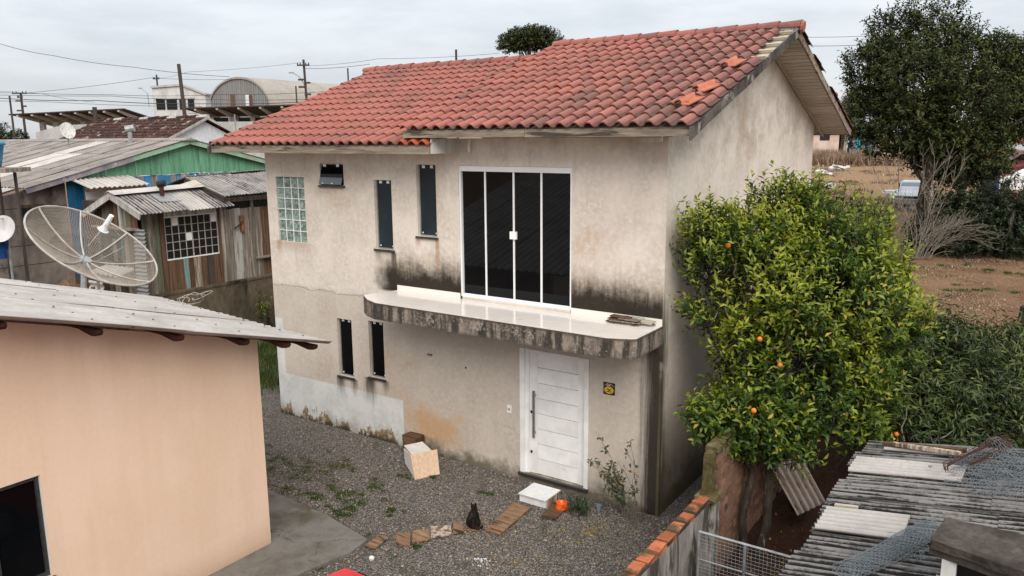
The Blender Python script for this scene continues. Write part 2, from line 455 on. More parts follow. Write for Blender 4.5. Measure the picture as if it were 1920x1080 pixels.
M('paint_white', (0.88, 0.865, 0.835), (0.75, 0.735, 0.70), 3, .45, .4, bmp=.05, vary=.02, fine=.03, third=(.62, .58, .52), t_lo=.66, t_hi=.9)
M('alu_white', (0.82, 0.81, 0.80), (0.76, 0.75, 0.74), 3, .35, .5, bmp=0, vary=.02, fine=.02)
M('steel', (0.34, 0.33, 0.32), (0.25, 0.245, 0.24), 8, .35, .5, metal=.7, bmp=0)
M('galv', (0.36, 0.36, 0.355), (0.25, 0.25, 0.245), 9, .5, .5, metal=.35, bmp=.1, third=(.30, .24, .18), t_lo=.6, t_hi=.8)
M('sill', (0.040, 0.042, 0.040), (0.022, 0.023, 0.022), 20, .35, .5, bmp=.05)
M('marble', (0.80, 0.725, 0.655), (0.765, 0.69, 0.62), 2.5, .13, .5, bmp=0, vary=.025, fine=.015, third=(.66, .57, .49), t_lo=.6, t_hi=.85)
M('grout', (0.42, 0.36, 0.30), (0.30, 0.25, 0.2), 9)
M('fascia', (0.35, 0.285, 0.22), (0.20, 0.16, 0.125), 2.2, .9, .15, (0.7, 6, 9), .5, .01, third=(.085, .07, .058), t_lo=.55, t_hi=.66, fine=.2)
M('barge', (0.135, 0.115, 0.098), (0.035, 0.030, 0.027), 2.2, .95, .1, (5, 1.2, 1.2), .6, .012, third=(.27, .25, .23), t_lo=.62, t_hi=.70, fine=.3)
M('soffit', (0.64, 0.57, 0.49), (0.54, 0.47, 0.40), 3, .8, .2, (1, 4, 4), .15, vary=.12)
M('batten', (0.50, 0.43, 0.33), (0.36, 0.30, 0.22), 5, stretch=(1, 5, 5))
M('soffit_white', (0.66, 0.64, 0.60), (0.52, 0.50, 0.46), 4, stretch=(4, 4, .6), vary=.05)
M('mortar', (0.50, 0.47, 0.43), (0.33, 0.30, 0.27), 12, fine=.25)
M('concrete', (0.165, 0.152, 0.132), (0.12, 0.108, 0.092), 1.3, .92, .2, bmp=.35, vary=0, third=(.085, .074, .055), t_lo=.52, t_hi=.72, world_co=True)
def crack_concrete():
    m, nt, b, g = newmat('concrete')
    P = g.pos(); n = g.noise(P, 1.2, 6, .62); n2 = g.noise(P, 5, 6, .66); f = g.noise(P, 30, 4, .7)
    c = g.mix((n * .6 + n2 * .4).ss(.35, .65), (0.185, 0.170, 0.148), (0.12, 0.108, 0.090))
    c = g.mix(n.ss(.56, .78) * .8, c, (0.085, 0.060, 0.038))
    wp = g.n('ShaderNodeVectorMath'); wp.operation = 'ADD'; nz = g.n('ShaderNodeTexNoise'); nz.inputs['Scale'].default_value = 2.2; nz.inputs['Detail'].default_value = 6
    g.nt.links.new(P, wp.inputs[0]); g.nt.links.new(P, nz.inputs['Vector']); g.nt.links.new(nz.outputs['Color'], wp.inputs[1])
    e = g.vor(wp.outputs[0], .62, 'DISTANCE_TO_EDGE')
    c = g.mix(e.ss(.009, .002) * n2.ss(.25, .5) * 0.55, c, (0.03, 0.026, 0.02))
    setcol(nt, b, g.scale_col(c, (f - .5) * .35 + 1.0)); b.inputs['Roughness'].default_value = .93; b.inputs['Specular IOR Level'].default_value = .15
    bump(nt, b, n2 + f * .4, .4, .01)
crack_concrete()
M('wall_old', (0.135, 0.105, 0.072), (0.075, 0.06, 0.04), 1.4, .95, .1, (1, 1, .55), .6, .02, vary=0, third=(.022, .02, .013), t_lo=.52, t_hi=.66, fine=.3, world_co=True)
M('block_wall', (0.25, 0.205, 0.172), (0.10, 0.082, 0.07), 1.3, .95, .1, (1, 1, .7), .6, .02, vary=0, third=(.055, .045, .038), t_lo=.52, t_hi=.68, fine=.2, world_co=True)
M('lot_wall', (0.36, 0.325, 0.29), (0.215, 0.19, 0.17), 1.5, .95, .1, (2.5, 2.5, .6), .5, .02, vary=0, third=(.075, .068, .055), t_lo=.50, t_hi=.60, fine=.3, world_co=True)
M('moss', (0.115, 0.092, 0.038), (0.055, 0.048, 0.022), 9, .95, .1, bmp=.8, third=(.19, .165, .105), fine=.3)
M('brick_coping', (0.40, 0.125, 0.052), (0.28, 0.09, 0.042), 5, .9, .15, vary=.28, third=(.085, .055, .03), t_lo=.47, t_hi=.64, fine=.2)
M('brick_wall', (0.26, 0.145, 0.094), (0.18, 0.10, 0.066), 4, .93, .12, vary=.2, third=(.10, .065, .042), t_lo=.54, t_hi=.72, fine=.18)
M('stone_dark', (0.085, 0.070, 0.058), (0.042, 0.035, 0.029), 3, .95, .1, bmp=.7, bd=.02, fine=.3, third=(.16, .14, .12), t_lo=.6, t_hi=.75)
def wood(name, a, b_, third=None, vary=.22, s=(9, 9, .7)):
    return M(name, a, b_, 2.2, .88, .15, s, .5, .008, vary, third=third, t_lo=.54, t_hi=.66, fine=.2)
wood('plank_grey', (0.26, 0.215, 0.175), (0.15, 0.12, 0.095), (.36, .32, .27))
wood('plank_brown', (0.155, 0.088, 0.052), (0.085, 0.050, 0.032), (.075, .045, .03))
wood('plank_teal', (0.16, 0.27, 0.26), (0.15, 0.115, 0.075), (.24, .17, .10))
wood('plank_green', (0.13, 0.155, 0.105), (0.10, 0.078, 0.05), (.19, .15, .10))
wood('plank_pale', (0.50, 0.49, 0.45), (0.36, 0.34, 0.30), (.26, .21, .16))
wood('plank_patchy', (0.46, 0.39, 0.32), (0.17, 0.095, 0.05), (.10, .06, .035))
wood('plank_dark', (0.075, 0.06, 0.048), (0.04, 0.032, 0.026))
wood('board_green', (0.155, 0.36, 0.215), (0.12, 0.285, 0.165), (.10, .215, .13), .1)
wood('board_blue', (0.03, 0.21, 0.44), (0.03, 0.155, 0.31), (.24, .20, .17), .18)
wood('board_deepblue', (0.015, 0.115, 0.24), (0.012, 0.08, 0.16), None, .15)
wood('board_aqua', (0.06, 0.33, 0.42), (0.04, 0.24, 0.32), None, .1)
wood('barge_violet', (0.30, 0.265, 0.25), (0.155, 0.145, 0.205), (.40, .36, .31), .1, (1, 1, 1))
wood('barge_green', (0.29, 0.43, 0.30), (0.22, 0.36, 0.24), (.36, .34, .27), .05, (1, 1, 1))
wood('plank_yard', (0.29, 0.175, 0.10), (0.185, 0.105, 0.06), (.055, .036, .024), .14, (1.2, 10, 10))
wood('plank_wet', (0.155, 0.085, 0.045), (0.09, 0.05, 0.03), (.045, .03, .02), .1, (1.2, 10, 10))
wood('plywood', (0.72, 0.51, 0.365), (0.65, 0.45, 0.31), None, .02, (5, 5, .6))
wood('mdf', (0.66, 0.61, 0.56), (0.58, 0.525, 0.475), None, .03, (1, 8, 1))
wood('purlin', (0.075, 0.028, 0.018), (0.045, 0.018, 0.013), None, .1, (1, 1, 1))
M('bark', (0.062, 0.048, 0.037), (0.028, 0.021, 0.016), 7, .95, .1, (2, 2, .5), .8, .02, third=(.20, .175, .14), t_lo=.58, t_hi=.68)
M('bark_pale', (0.25, 0.215, 0.175), (0.15, 0.125, 0.10), 7, .95, .1, (2, 2, .5), .5, .01)
M('twig', (0.27, 0.225, 0.175), (0.165, 0.135, 0.105), 6, bmp=0)
M('cut_wood', (0.55, 0.42, 0.28), (0.45, 0.32, 0.2), 8)
M('orange_fruit', (0.78, 0.20, 0.012), (0.70, 0.15, 0.01), 8, .45, .4, bmp=.1)
M('orange_plastic', (0.85, 0.115, 0.008), (0.80, 0.10, 0.006), 3, .3, .5, bmp=0, vary=0, fine=.02)
M('tile_white', (0.76, 0.755, 0.74), (0.68, 0.67, 0.65), 5, .3, .5, bmp=.05, vary=.03)
M('paint_red', (0.58, 0.012, 0.025), (0.54, 0.01, 0.02), 3, .18, .6, bmp=0, vary=0, fine=.01)
M('paint_maroon', (0.21, 0.018, 0.028), (0.17, 0.015, 0.022), 3, .3, .5, bmp=0, vary=.1)
M('car_white', (0.66, 0.68, 0.70), (0.60, 0.62, 0.64), 3, .25, .5, bmp=0, vary=.05)
M('rubber', (0.02, 0.02, 0.02), (0.03, 0.03, 0.03), 5, .9)
wood('board_teal', (0.03, 0.13, 0.145), (0.02, 0.085, 0.095), None, .1)
M('dish_mesh', (0.42, 0.36, 0.29), (0.33, 0.28, 0.225), 6, .6, .4, metal=.1, bmp=0, vary=.05)
M('dish_rib', (0.47, 0.42, 0.365), (0.34, 0.295, 0.245), 6, .5, .4, bmp=0, vary=.05)
M('wire_blue', (0.20, 0.225, 0.235), (0.13, 0.15, 0.16), 6, .6, .4, metal=.2, bmp=0)
M('rust', (0.085, 0.032, 0.022), (0.04, 0.018, 0.013), 12, .9, .2)
M('white_render', (0.58, 0.56, 0.53), (0.44, 0.42, 0.395), 1.6, stretch=(1, 1, .5), world_co=True, vary=0)
M('grey_render', (0.43, 0.42, 0.41), (0.33, 0.325, 0.315), 1.6, stretch=(1, 1, .5), world_co=True, vary=0)
M('white_wall', (0.66, 0.68, 0.70), (0.60, 0.62, 0.64), 1.2, stretch=(1, 1, .6), world_co=True, vary=0, bmp=.1)
M('pink_render', (0.58, 0.45, 0.38), (0.47, 0.36, 0.30), 1.0, world_co=True, vary=0)
M('hangar_front', (0.255, 0.25, 0.245), (0.185, 0.182, 0.178), .5, stretch=(6, 6, .15), world_co=True, vary=0, bmp=0)
M('hangar_roof', (0.345, 0.305, 0.265), (0.285, 0.25, 0.215), .3, world_co=True, vary=0, bmp=0)
M('blue_water', (0.02, 0.22, 0.40), (0.018, 0.18, 0.33), 4, .5, .4, bmp=0)
M('blue_light', (0.22, 0.52, 0.70), (0.19, 0.46, 0.62), 1, .6, world_co=True, vary=0, bmp=0)
M('pole', (0.075, 0.058, 0.048), (0.045, 0.036, 0.03), 3, stretch=(4, 4, .5), bmp=0)
M('cable', (0.07, 0.07, 0.075), (0.05, 0.05, 0.055), 3, bmp=0)
M('cloth_blue', (0.012, 0.05, 0.19), (0.01, 0.035, 0.13), 5, .95)
M('dryveg', (0.36, 0.25, 0.145), (0.24, 0.16, 0.09), 3, vary=.35, bmp=0)
M('white_trash', (0.70, 0.70, 0.68), (0.52, 0.51, 0.49), 3, .6, vary=.1)
M('bluepost', (0.045, 0.045, 0.12), (0.03, 0.03, 0.085), 3, stretch=(3, 3, .4))
M('black', (0.012, 0.012, 0.012), (0.008, 0.008, 0.008), 6, .6)
M('sign_black', (0.014, 0.014, 0.014), (0.02, 0.02, 0.018), 6, .4, bmp=0)
M('sign_yellow', (0.66, 0.42, 0.03), (0.58, 0.35, 0.025), 6, .4, bmp=0)
M('sign_white', (0.6, 0.6, 0.58), (0.5, 0.5, 0.48), 6, .4, bmp=0)
def cat_mat():
    m, nt, b, g = newmat('cat_fur')
    P = g.coord()
    w = g.noise(g.scaled(P, (30, 12, 9)), 1.0, 5, .7, 1.2); n = g.noise(P, 60, 4, .7)
    c = g.mix((w * .7 + n * .3).ss(.46, .66), (0.006, 0.005, 0.004), (0.045, 0.035, 0.025))
    setcol(nt, b, c); b.inputs['Specular IOR Level'].default_value = .1; b.inputs['Roughness'].default_value = .8
    bump(nt, b, n + w, .8, .01)
cat_mat()
flat('cat_eye', (0.35, 0.36, 0.12), .1); flat('cat_pale', (0.30, 0.27, 0.20), .8); flat('cat_nose', (0.12, 0.05, 0.045), .5)
leafmat('leaf_citrus', (0.014, 0.036, 0.006), (0.062, 0.112, 0.012), (0.33, 0.36, 0.030), (0.46, 0.35, 0.05), .34, .42, .03, .3)
leafmat('leaf_bush', (0.011, 0.020, 0.005), (0.032, 0.052, 0.012), (0.105, 0.13, 0.03), (0.28, 0.22, 0.04), .18, .40, .02, .25)
leafmat('leaf_big', (0.010, 0.016, 0.005), (0.027, 0.038, 0.010), (0.080, 0.088, 0.021), (0.10, 0.09, 0.02), .15, .5, .03, .15)
leafmat('leaf_hedge', (0.008, 0.014, 0.006), (0.018, 0.028, 0.011), (0.045, 0.058, 0.022), (0.06, 0.055, 0.02), .12, .45, .01, .15)
leafmat('leaf_rose', (0.045, 0.060, 0.035), (0.075, 0.095, 0.05), (0.15, 0.155, 0.06), (0.30, 0.17, 0.07), .2, .5, .10)
leafmat('leaf_weed', (0.022, 0.045, 0.015), (0.045, 0.075, 0.025), (0.08, 0.115, 0.03), (0.14, 0.14, 0.04), .2, .5, .04)
leafmat('grass', (0.022, 0.042, 0.007), (0.045, 0.078, 0.013), (0.095, 0.13, 0.025), (0.25, 0.22, 0.08), .25, .6, .08)
leafmat('leaf_dead', (0.22, 0.13, 0.05), (0.30, 0.20, 0.06), (0.48, 0.34, 0.06), (0.56, 0.40, 0.04), .2, .6, .2)
leafmat('leaf_litter', (0.13, 0.075, 0.045), (0.22, 0.14, 0.085), (0.36, 0.26, 0.17), (0.5, 0.4, 0.28), .1, .8, .1)

# ------------------------------------------------------------------ geometry helpers
WL = {}                                   # world position of every object made here (all unrotated unless stated)

class MB:
    def __init__(s): s.v, s.f, s.a = [], [], {}
    def add(s, vs, fs):
        o = len(s.v); s.v += [tuple(p) for p in vs]; s.f += [tuple(i + o for i in f) for f in fs]; return s
    def box(s, x0, x1, y0, y1, z0, z1):
        return s.add([(x, y, z) for z in (z0, z1) for y in (y0, y1) for x in (x0, x1)],
                     [(0, 2, 3, 1), (4, 5, 7, 6), (0, 1, 5, 4), (2, 6, 7, 3), (0, 4, 6, 2), (1, 3, 7, 5)])
    def obox(s, c, ax, ay, az, hx, hy, hz):
        c, ax, ay, az = map(Vector, (c, ax, ay, az))
        vs = [c + ax * hx * i + ay * hy * j + az * hz * k for k in (-1, 1) for j in (-1, 1) for i in (-1, 1)]
        return s.add(vs, [(0, 2, 3, 1), (4, 5, 7, 6), (0, 1, 5, 4), (2, 6, 7, 3), (0, 4, 6, 2), (1, 3, 7, 5)])
    def beam(s, a, b, w, h, up=(0, 0, 1)):
        a, b = Vector(a), Vector(b); d = (b - a).normalized(); u = Vector(up); sd = d.cross(u).normalized(); u = sd.cross(d)
        return s.obox((a + b) / 2, d, sd, u, (b - a).length / 2, w / 2, h / 2)
    def poly(s, ps): return s.add(ps, [tuple(range(len(ps)))])
    def prism(s, ps, vec):
        n = len(ps); vec = Vector(vec); q = [Vector(p) + vec for p in ps]
        fs = [tuple(range(n - 1, -1, -1)), tuple(range(n, 2 * n))] + [(i, (i + 1) % n, (i + 1) % n + n, i + n) for i in range(n)]
        return s.add(list(ps) + q, fs)
    def tube(s, pts, rad, n=6, cap=True):
        pts = [Vector(p) for p in pts]
        if not isinstance(rad, (list, tuple)): rad = [rad] * len(pts)
        rings, up = [], None
        for i, p in enumerate(pts):
            d = (pts[min(i + 1, len(pts) - 1)] - pts[max(i - 1, 0)]).normalized()
            if up is None: up = Vector((0, 0, 1)) if abs(d.z) < 0.9 else Vector((1, 0, 0))
            sd = d.cross(up).normalized(); up = sd.cross(d).normalized()
            rings.append([p + (sd * math.cos(2 * math.pi * k / n) + up * math.sin(2 * math.pi * k / n)) * rad[i] for k in range(n)])
        vs = [q for r_ in rings for q in r_]
        fs = [(i * n + k, i * n + (k + 1) % n, (i + 1) * n + (k + 1) % n, (i + 1) * n + k) for i in range(len(pts) - 1) for k in range(n)]
        if cap: fs += [tuple(range(n - 1, -1, -1)), tuple(range(len(vs) - n, len(vs)))]
        return s.add(vs, fs)
    def lathe(s, prof, c=(0, 0, 0), n=16):
        vs = [(c[0] + r * math.cos(2 * math.pi * k / n), c[1] + r * math.sin(2 * math.pi * k / n), c[2] + z) for r, z in prof for k in range(n)]
        fs = [(i * n + k, i * n + (k + 1) % n, (i + 1) * n + (k + 1) % n, (i + 1) * n + k) for i in range(len(prof) - 1) for k in range(n)]
        return s.add(vs, fs)
    def ball(s, c, r, n=8, m=6):
        r = r if isinstance(r, (tuple, list)) else (r, r, r)
        vs = [(c[0] + r[0] * math.sin(math.pi * j / m) * math.cos(2 * math.pi * k / n), c[1] + r[1] * math.sin(math.pi * j / m) * math.sin(2 * math.pi * k / n), c[2] + r[2] * math.cos(math.pi * j / m)) for j in range(m + 1) for k in range(n)]
        fs = [(j * n + k, (j + 1) * n + k, (j + 1) * n + (k + 1) % n, j * n + (k + 1) % n) for j in range(m) for k in range(n)]
        return s.add(vs, fs)
    def jit(s, a, seed=0):
        r = random.Random(seed); s.v = [(x + r.uniform(-a, a), y + r.uniform(-a, a), z + r.uniform(-a, a)) for x, y, z in s.v]; return s

def mesh_of(name, mb, mat, off=(0, 0, 0), smooth=False):
    me = bpy.data.meshes.new(name)
    o = Vector(off)
    me.from_pydata([(p[0] - o.x, p[1] - o.y, p[2] - o.z) for p in mb.v], [], mb.f)
    for k, vals in mb.a.items():
        at = me.attributes.new(k, 'FLOAT', 'POINT'); at.data.foreach_set('value', vals)
    if mat: me.materials.append(MATS[mat])
    if smooth: me.polygons.foreach_set('use_smooth', [True] * len(me.polygons))
    me.update()
    return me

def mesh_np(name, V, F, mat):
    """numpy verts (n,3) and equal-sized faces (m,k) -> mesh"""
    me = bpy.data.meshes.new(name)
    V = np.asarray(V, np.float32); F = np.asarray(F, np.int32); k = F.shape[1]
    me.vertices.add(len(V)); me.vertices.foreach_set('co', V.ravel())
    me.loops.add(F.size); me.loops.foreach_set('vertex_index', F.ravel())
    me.polygons.add(len(F)); me.polygons.foreach_set('loop_start', np.arange(0, F.size, k, dtype=np.int32))
    me.update(calc_edges=True)
    me.materials.append(MATS[mat])
    return me

def set_tip(me, vals):
    at = me.attributes.new('tip', 'FLOAT', 'POINT'); at.data.foreach_set('value', np.asarray(vals, np.float32))

def tag(o, label=None, cat=None, group=None, kind=None):
    for k, v in (('label', label), ('category', cat), ('group', group), ('kind', kind)):
        if v: o[k] = v
    return o

def link(name, me, parent=None, at=None):
    o = bpy.data.objects.new(name, me); COL.objects.link(o)
    if parent is not None: o.parent = parent
    base = WL.get(parent, Vector((0, 0, 0)))
    if at is None: at = base
    at = Vector(at); o.location = at - base; WL[o] = at
    return o

def thing(name, label, cat, loc, group=None):
    o = bpy.data.objects.new(name, None); COL.objects.link(o)
    o.empty_display_size = 0.3; o.location = loc; WL[o] = Vector(loc)
    return tag(o, label, cat, group)

def part(name, mb, mat, parent, label=None, smooth=False, kind=None):
    """part built in world coordinates"""
    o = link(name, mesh_of(name, mb, mat, WL[parent], smooth), parent)
    return tag(o, label, None, None, kind)

def solo(name, mb, mat, label, cat, loc, group=None, smooth=False, kind=None):
    """top-level one-mesh object, verts in world coordinates, origin at loc"""
    o = link(name, mesh_of(name, mb, mat, loc, smooth), None, loc)
    return tag(o, label, cat, group, kind)

def piece(name, me, parent, at, rot=None, scale=None, mtx=None):
    o = link(name, me, parent, at)
    if rot: o.rotation_euler = rot
    if scale: o.scale = scale
    if mtx is not None:
        m4 = mtx.to_4x4(); m4.translation = o.location; o.matrix_basis = m4
    return o

def wires(segs, r, k=3):
    """(n,2,3) segments -> prism bars"""
    sg = np.asarray(segs, float); a, b = sg[:, 0], sg[:, 1]; d = b - a
    d /= np.maximum(np.linalg.norm(d, axis=1, keepdims=True), 1e-9)
    ref = np.where(np.abs(d[:, 2:3]) < 0.9, np.array([[0, 0, 1.0]]), np.array([[1.0, 0, 0]]))
    u = np.cross(d, ref); u /= np.linalg.norm(u, axis=1, keepdims=True); w = np.cross(d, u)
    V = []
    for e in (a, b):
        for i in range(k):
            t = 2 * math.pi * i / k; V.append(e + (u * math.cos(t) + w * math.sin(t)) * r)
    V = np.stack(V, 1)
    n = len(sg); base = (np.arange(n) * 2 * k)[:, None]
    F = np.concatenate([base + np.array([[i, (i + 1) % k, k + (i + 1) % k, k + i]]) for i in range(k)], 0)
    return V.reshape(-1, 3), F

def wire_part(name, segs, r, mat, parent, kind=None):
    V, F = wires(segs, r)
    o = link(name, mesh_np(name, V - np.array(WL[parent]), F, mat), parent)
    return tag(o, None, None, None, kind)

def corrugated(O, A, B, L, W, pitch=0.177, amp=0.024, th=0.008, per=6, segs=3, wav=0.006, seed=0, phase=0.0):
    """ribbed sheet: ribs run along A for L metres, waves across B for W metres"""
    r = random.Random(seed)
    O, A, B = Vector(O), Vector(A).normalized(), Vector(B).normalized(); N = A.cross(B).normalized()
    if N.z < 0: N = -N
    n = max(2, int(round(W / pitch * per))); mb = MB(); dirt_shade = []
    wob = [[r.uniform(-wav, wav) for _ in range(segs + 1)] for _ in range(2)]
    for lay in (0, 1):
        for i in range(segs + 1):
            for j in range(n + 1):
                b = W * j / n; c = math.cos(2 * math.pi * b / pitch + phase)
                h = amp * c + (wob[0][i] * (1 - j / n) + wob[1][i] * j / n) - th * lay
                mb.v.append(tuple(O + A * (L * i / segs) + B * b + N * h)); dirt_shade.append(0.5 - 0.5 * c)
    m = n + 1; q = (segs + 1) * m
    for i in range(segs):
        for j in range(n):
            a = i * m + j; mb.f.append((a, a + 1, a + m + 1, a + m)); mb.f.append((q + a, q + a + m, q + a + m + 1, q + a + 1))
    for j in range(n):
        mb.f.append((j, q + j, q + j + 1, j + 1)); a = segs * m + j; mb.f.append((a, a + 1, q + a + 1, q + a))
    for i in range(segs):
        a = i * m; mb.f.append((a, a + m, q + a + m, q + a)); a += n; mb.f.append((a, q + a, q + a + m, a + m))
    mb.a['dirt_shade'] = dirt_shade
    return mb

# --- foliage -------------------------------------------------------------------------------------
def nrm(a): return a / np.maximum(np.linalg.norm(a, axis=-1, keepdims=True), 1e-9)

def leaf_arrays(P, D, N, L, W, curl=0.15):
    Sd = nrm(np.cross(D, N)); N = np.cross(Sd, D); L = L[:, None]; W = W[:, None]
    tip = P + D * L - N * L * curl
    mid = P + D * L * 0.45
    a = mid + Sd * W * 0.5 + N * W * 0.18; b = mid - Sd * W * 0.5 + N * W * 0.18
    V = np.stack([P, a, tip, b], 1).reshape(-1, 3)
    k = np.arange(len(P))[:, None] * 4
    F = np.concatenate([k + np.array([[0, 1, 2]]), k + np.array([[0, 2, 3]])], 0)
    return V, F

def shoots(blobs, n, per, shoot_len, leaf, seed, up=0.6, shell=0.35, lump=0.18, spread=0.9, droop=0.0, width=0.42, gapt=-0.5):
    """leafy shoots filling the outer part of a union of ellipsoids; returns leaf P,D,N,L,W and shoot roots"""
    r = np.random.default_rng(seed)
    bl = np.array(blobs, float); vol = (bl[:, 3] * bl[:, 4] * bl[:, 5]) ** (2 / 3)
    which = r.choice(len(bl), n * 2, p=vol / vol.sum())
    d = nrm(r.normal(size=(n * 2, 3)))
    ph = r.uniform(0, 6.28, 6)
    lumps = 1 + lump * (np.sin(d[:, 0] * 5 + ph[0] + which) + np.sin(d[:, 1] * 6 + ph[1] + which * 2) + np.sin(d[:, 2] * 5 + ph[2] + which)) / 1.6
    rad = (1 - shell * r.random(n * 2) ** 1.6) * lumps
    which = which[:]; C = bl[which, :3] + d * bl[which, 3:6] * rad[:, None]
    keep = np.ones(len(C), bool)
    for i, q in enumerate(bl):
        inside = (((C - q[:3]) / q[3:6]) ** 2).sum(1) < 0.30
        keep &= ~(inside & (which != i))
    # thin out lumps so that gaps show
    gap = np.sin(C[:, 0] * 2.9 + ph[3]) * np.sin(C[:, 1] * 3.3 + ph[4]) * np.sin(C[:, 2] * 3.1 + ph[5])
    keep &= (gap > gapt) | (r.random(len(C)) < 0.25)
    C, d = C[keep][:n], d[keep][:n]
    sd = nrm(d * 0.75 + np.array([0, 0, up]) + r.normal(size=d.shape) * 0.35)
    n = len(C)
    t = (np.arange(per) + 0.5) / per
    ln = shoot_len * r.uniform(0.6, 1.3, n)
    P = C[:, None, :] + sd[:, None, :] * (t[None, :, None] * ln[:, None, None])
    az = r.uniform(0, 6.28, (n, 1)) + np.arange(per)[None, :] * 2.4
    e1 = nrm(np.cross(sd, np.array([0.3, 0.5, 0.8]))); e2 = np.cross(sd, e1)
    rd = e1[:, None, :] * np.cos(az)[..., None] + e2[:, None, :] * np.sin(az)[..., None]
    D = nrm(sd[:, None, :] * (1 - 0.4 * spread) + rd * spread + np.array([0, 0, -droop]) + r.normal(size=rd.shape) * 0.2)
    N = nrm(sd[:, None, :] + np.array([0, 0, 0.5]) - rd * 0.3 + r.normal(size=rd.shape) * 0.25)
    L = leaf * r.uniform(0.65, 1.25, (n, per)); W = L * width * r.uniform(0.85, 1.15, (n, per))
    T = (t[None, :] * (0.55 + 0.45 * np.clip(sd[:, 2:3] + .2, 0, 1)) + np.zeros((n, per))).ravel()
    return P.reshape(-1, 3), D.reshape(-1, 3), N.reshape(-1, 3), L.ravel(), W.ravel(), C, sd, ln, T

def crown(name, parent, mat, blobs, n, per, shoot_len, leaf, seed, twigs=None, twig_mat='bark', **kw):
    P, D, N, L, W, C, sd, ln, T = shoots(blobs, n, per, shoot_len, leaf, seed, **kw)
    V, F = leaf_arrays(P, D, N, L, W)
    me = mesh_np(name, V - np.array(WL[parent]), F, mat); set_tip(me, np.repeat(T, 4)); o = link(name, me, parent)
    if twigs:
        seg = np.stack([C - sd * ln[:, None] * 0.9, C + sd * ln[:, None] * 0.8], 1)[::2]
        wire_part('twig', seg, twigs, twig_mat, parent)
    return o

def limb(a, b, r0, r1, seed, wob=0.06, n=6, sides=6, mb=None):
    rr = random.Random(seed); a, b = Vector(a), Vector(b); L = (b - a).length
    pts, rad = [], []
    for i in range(n + 1):
        t = i / n
        p = a.lerp(b, t) + Vector((rr.uniform(-1, 1), rr.uniform(-1, 1), rr.uniform(-1, 1) * 0.4)) * wob * L * math.sin(math.pi * t) 
        pts.append(p); rad.append(r0 + (r1 - r0) * t)
    (mb or MB()).tube(pts, rad, sides)
    return pts

# --- a frame turned to the street: a = metres to the right, h = metres ahead of the viewpoint on the ground
_A = Vector((math.cos(YAW), math.sin(YAW), 0)); _H = Vector((-math.sin(YAW), math.cos(YAW), 0)); _O = Vector((CAM.x, CAM.y, 0))
def st(a, h, z): return _O + _A * a + _H * h + Vector((0, 0, z))
HS = [-200, 28, 32, 40, 55, 75, 92, 150, 400, 3000]
ZS = [0, 0, .3, 1.2, 2.0, 2.6, 3.0, 4.0, 4.5, 4.6]
def gz(a, h): return float(np.interp(h, HS, ZS))

# ------------------------------------------------------------------ ground
def terrain():
    a_ = np.concatenate([np.linspace(-1500, -120, 12), np.linspace(-100, 100, 61), np.linspace(120, 1500, 12)])
    h_ = np.concatenate([[-60, -30, -10], np.linspace(0, 100, 61), [115, 150, 250, 400, 800, 1500, 3000]])
    V = []
    for h in h_:
        for a in a_:
            bumpz = 0.06 * math.sin(a * 1.3 + h * .7) * math.sin(h * 1.1 - a * .4) if h > 29 else 0
            V.append(st(a, h, gz(a, h) - 0.012 + bumpz))
    na = len(a_)
    F = [(i * na + j, i * na + j + 1, (i + 1) * na + j + 1, (i + 1) * na + j) for i in range(len(h_) - 1) for j in range(na - 1)]
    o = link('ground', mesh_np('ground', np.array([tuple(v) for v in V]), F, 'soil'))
    tag(o, 'red-brown bare soil and field around and behind the houses', 'ground', kind='structure')
terrain()
mb = MB().poly([(-13.2, -9, -0.006), (1.2, -9, -0.006), (1.2, 2, -0.006), (-0.05, 9.5, -0.006), (-13.2, 9.5, -0.006)])
solo('gravel_yard', mb, 'gravel', 'grey gravel yard in front of the two-storey house', 'yard', (-5, -2, 0), kind='structure')
mb = MB().prism([(-5.32, -2.52, -.02), (-4.5, -2.58, -.02), (-4.02, -2.6, -.02), (-2.96, -2.80, -.02), (-2.90, -3.16, -.02), (-3.04, -3.8, -.02), (-3.12, -6.4, -.02), (-5.4, -6.4, -.02)][::-1], (0, 0, .06))
solo('concrete_path', mb, 'concrete', 'cracked concrete apron along the foot of the peach house', 'path', (-4, -3.5, 0), kind='structure')
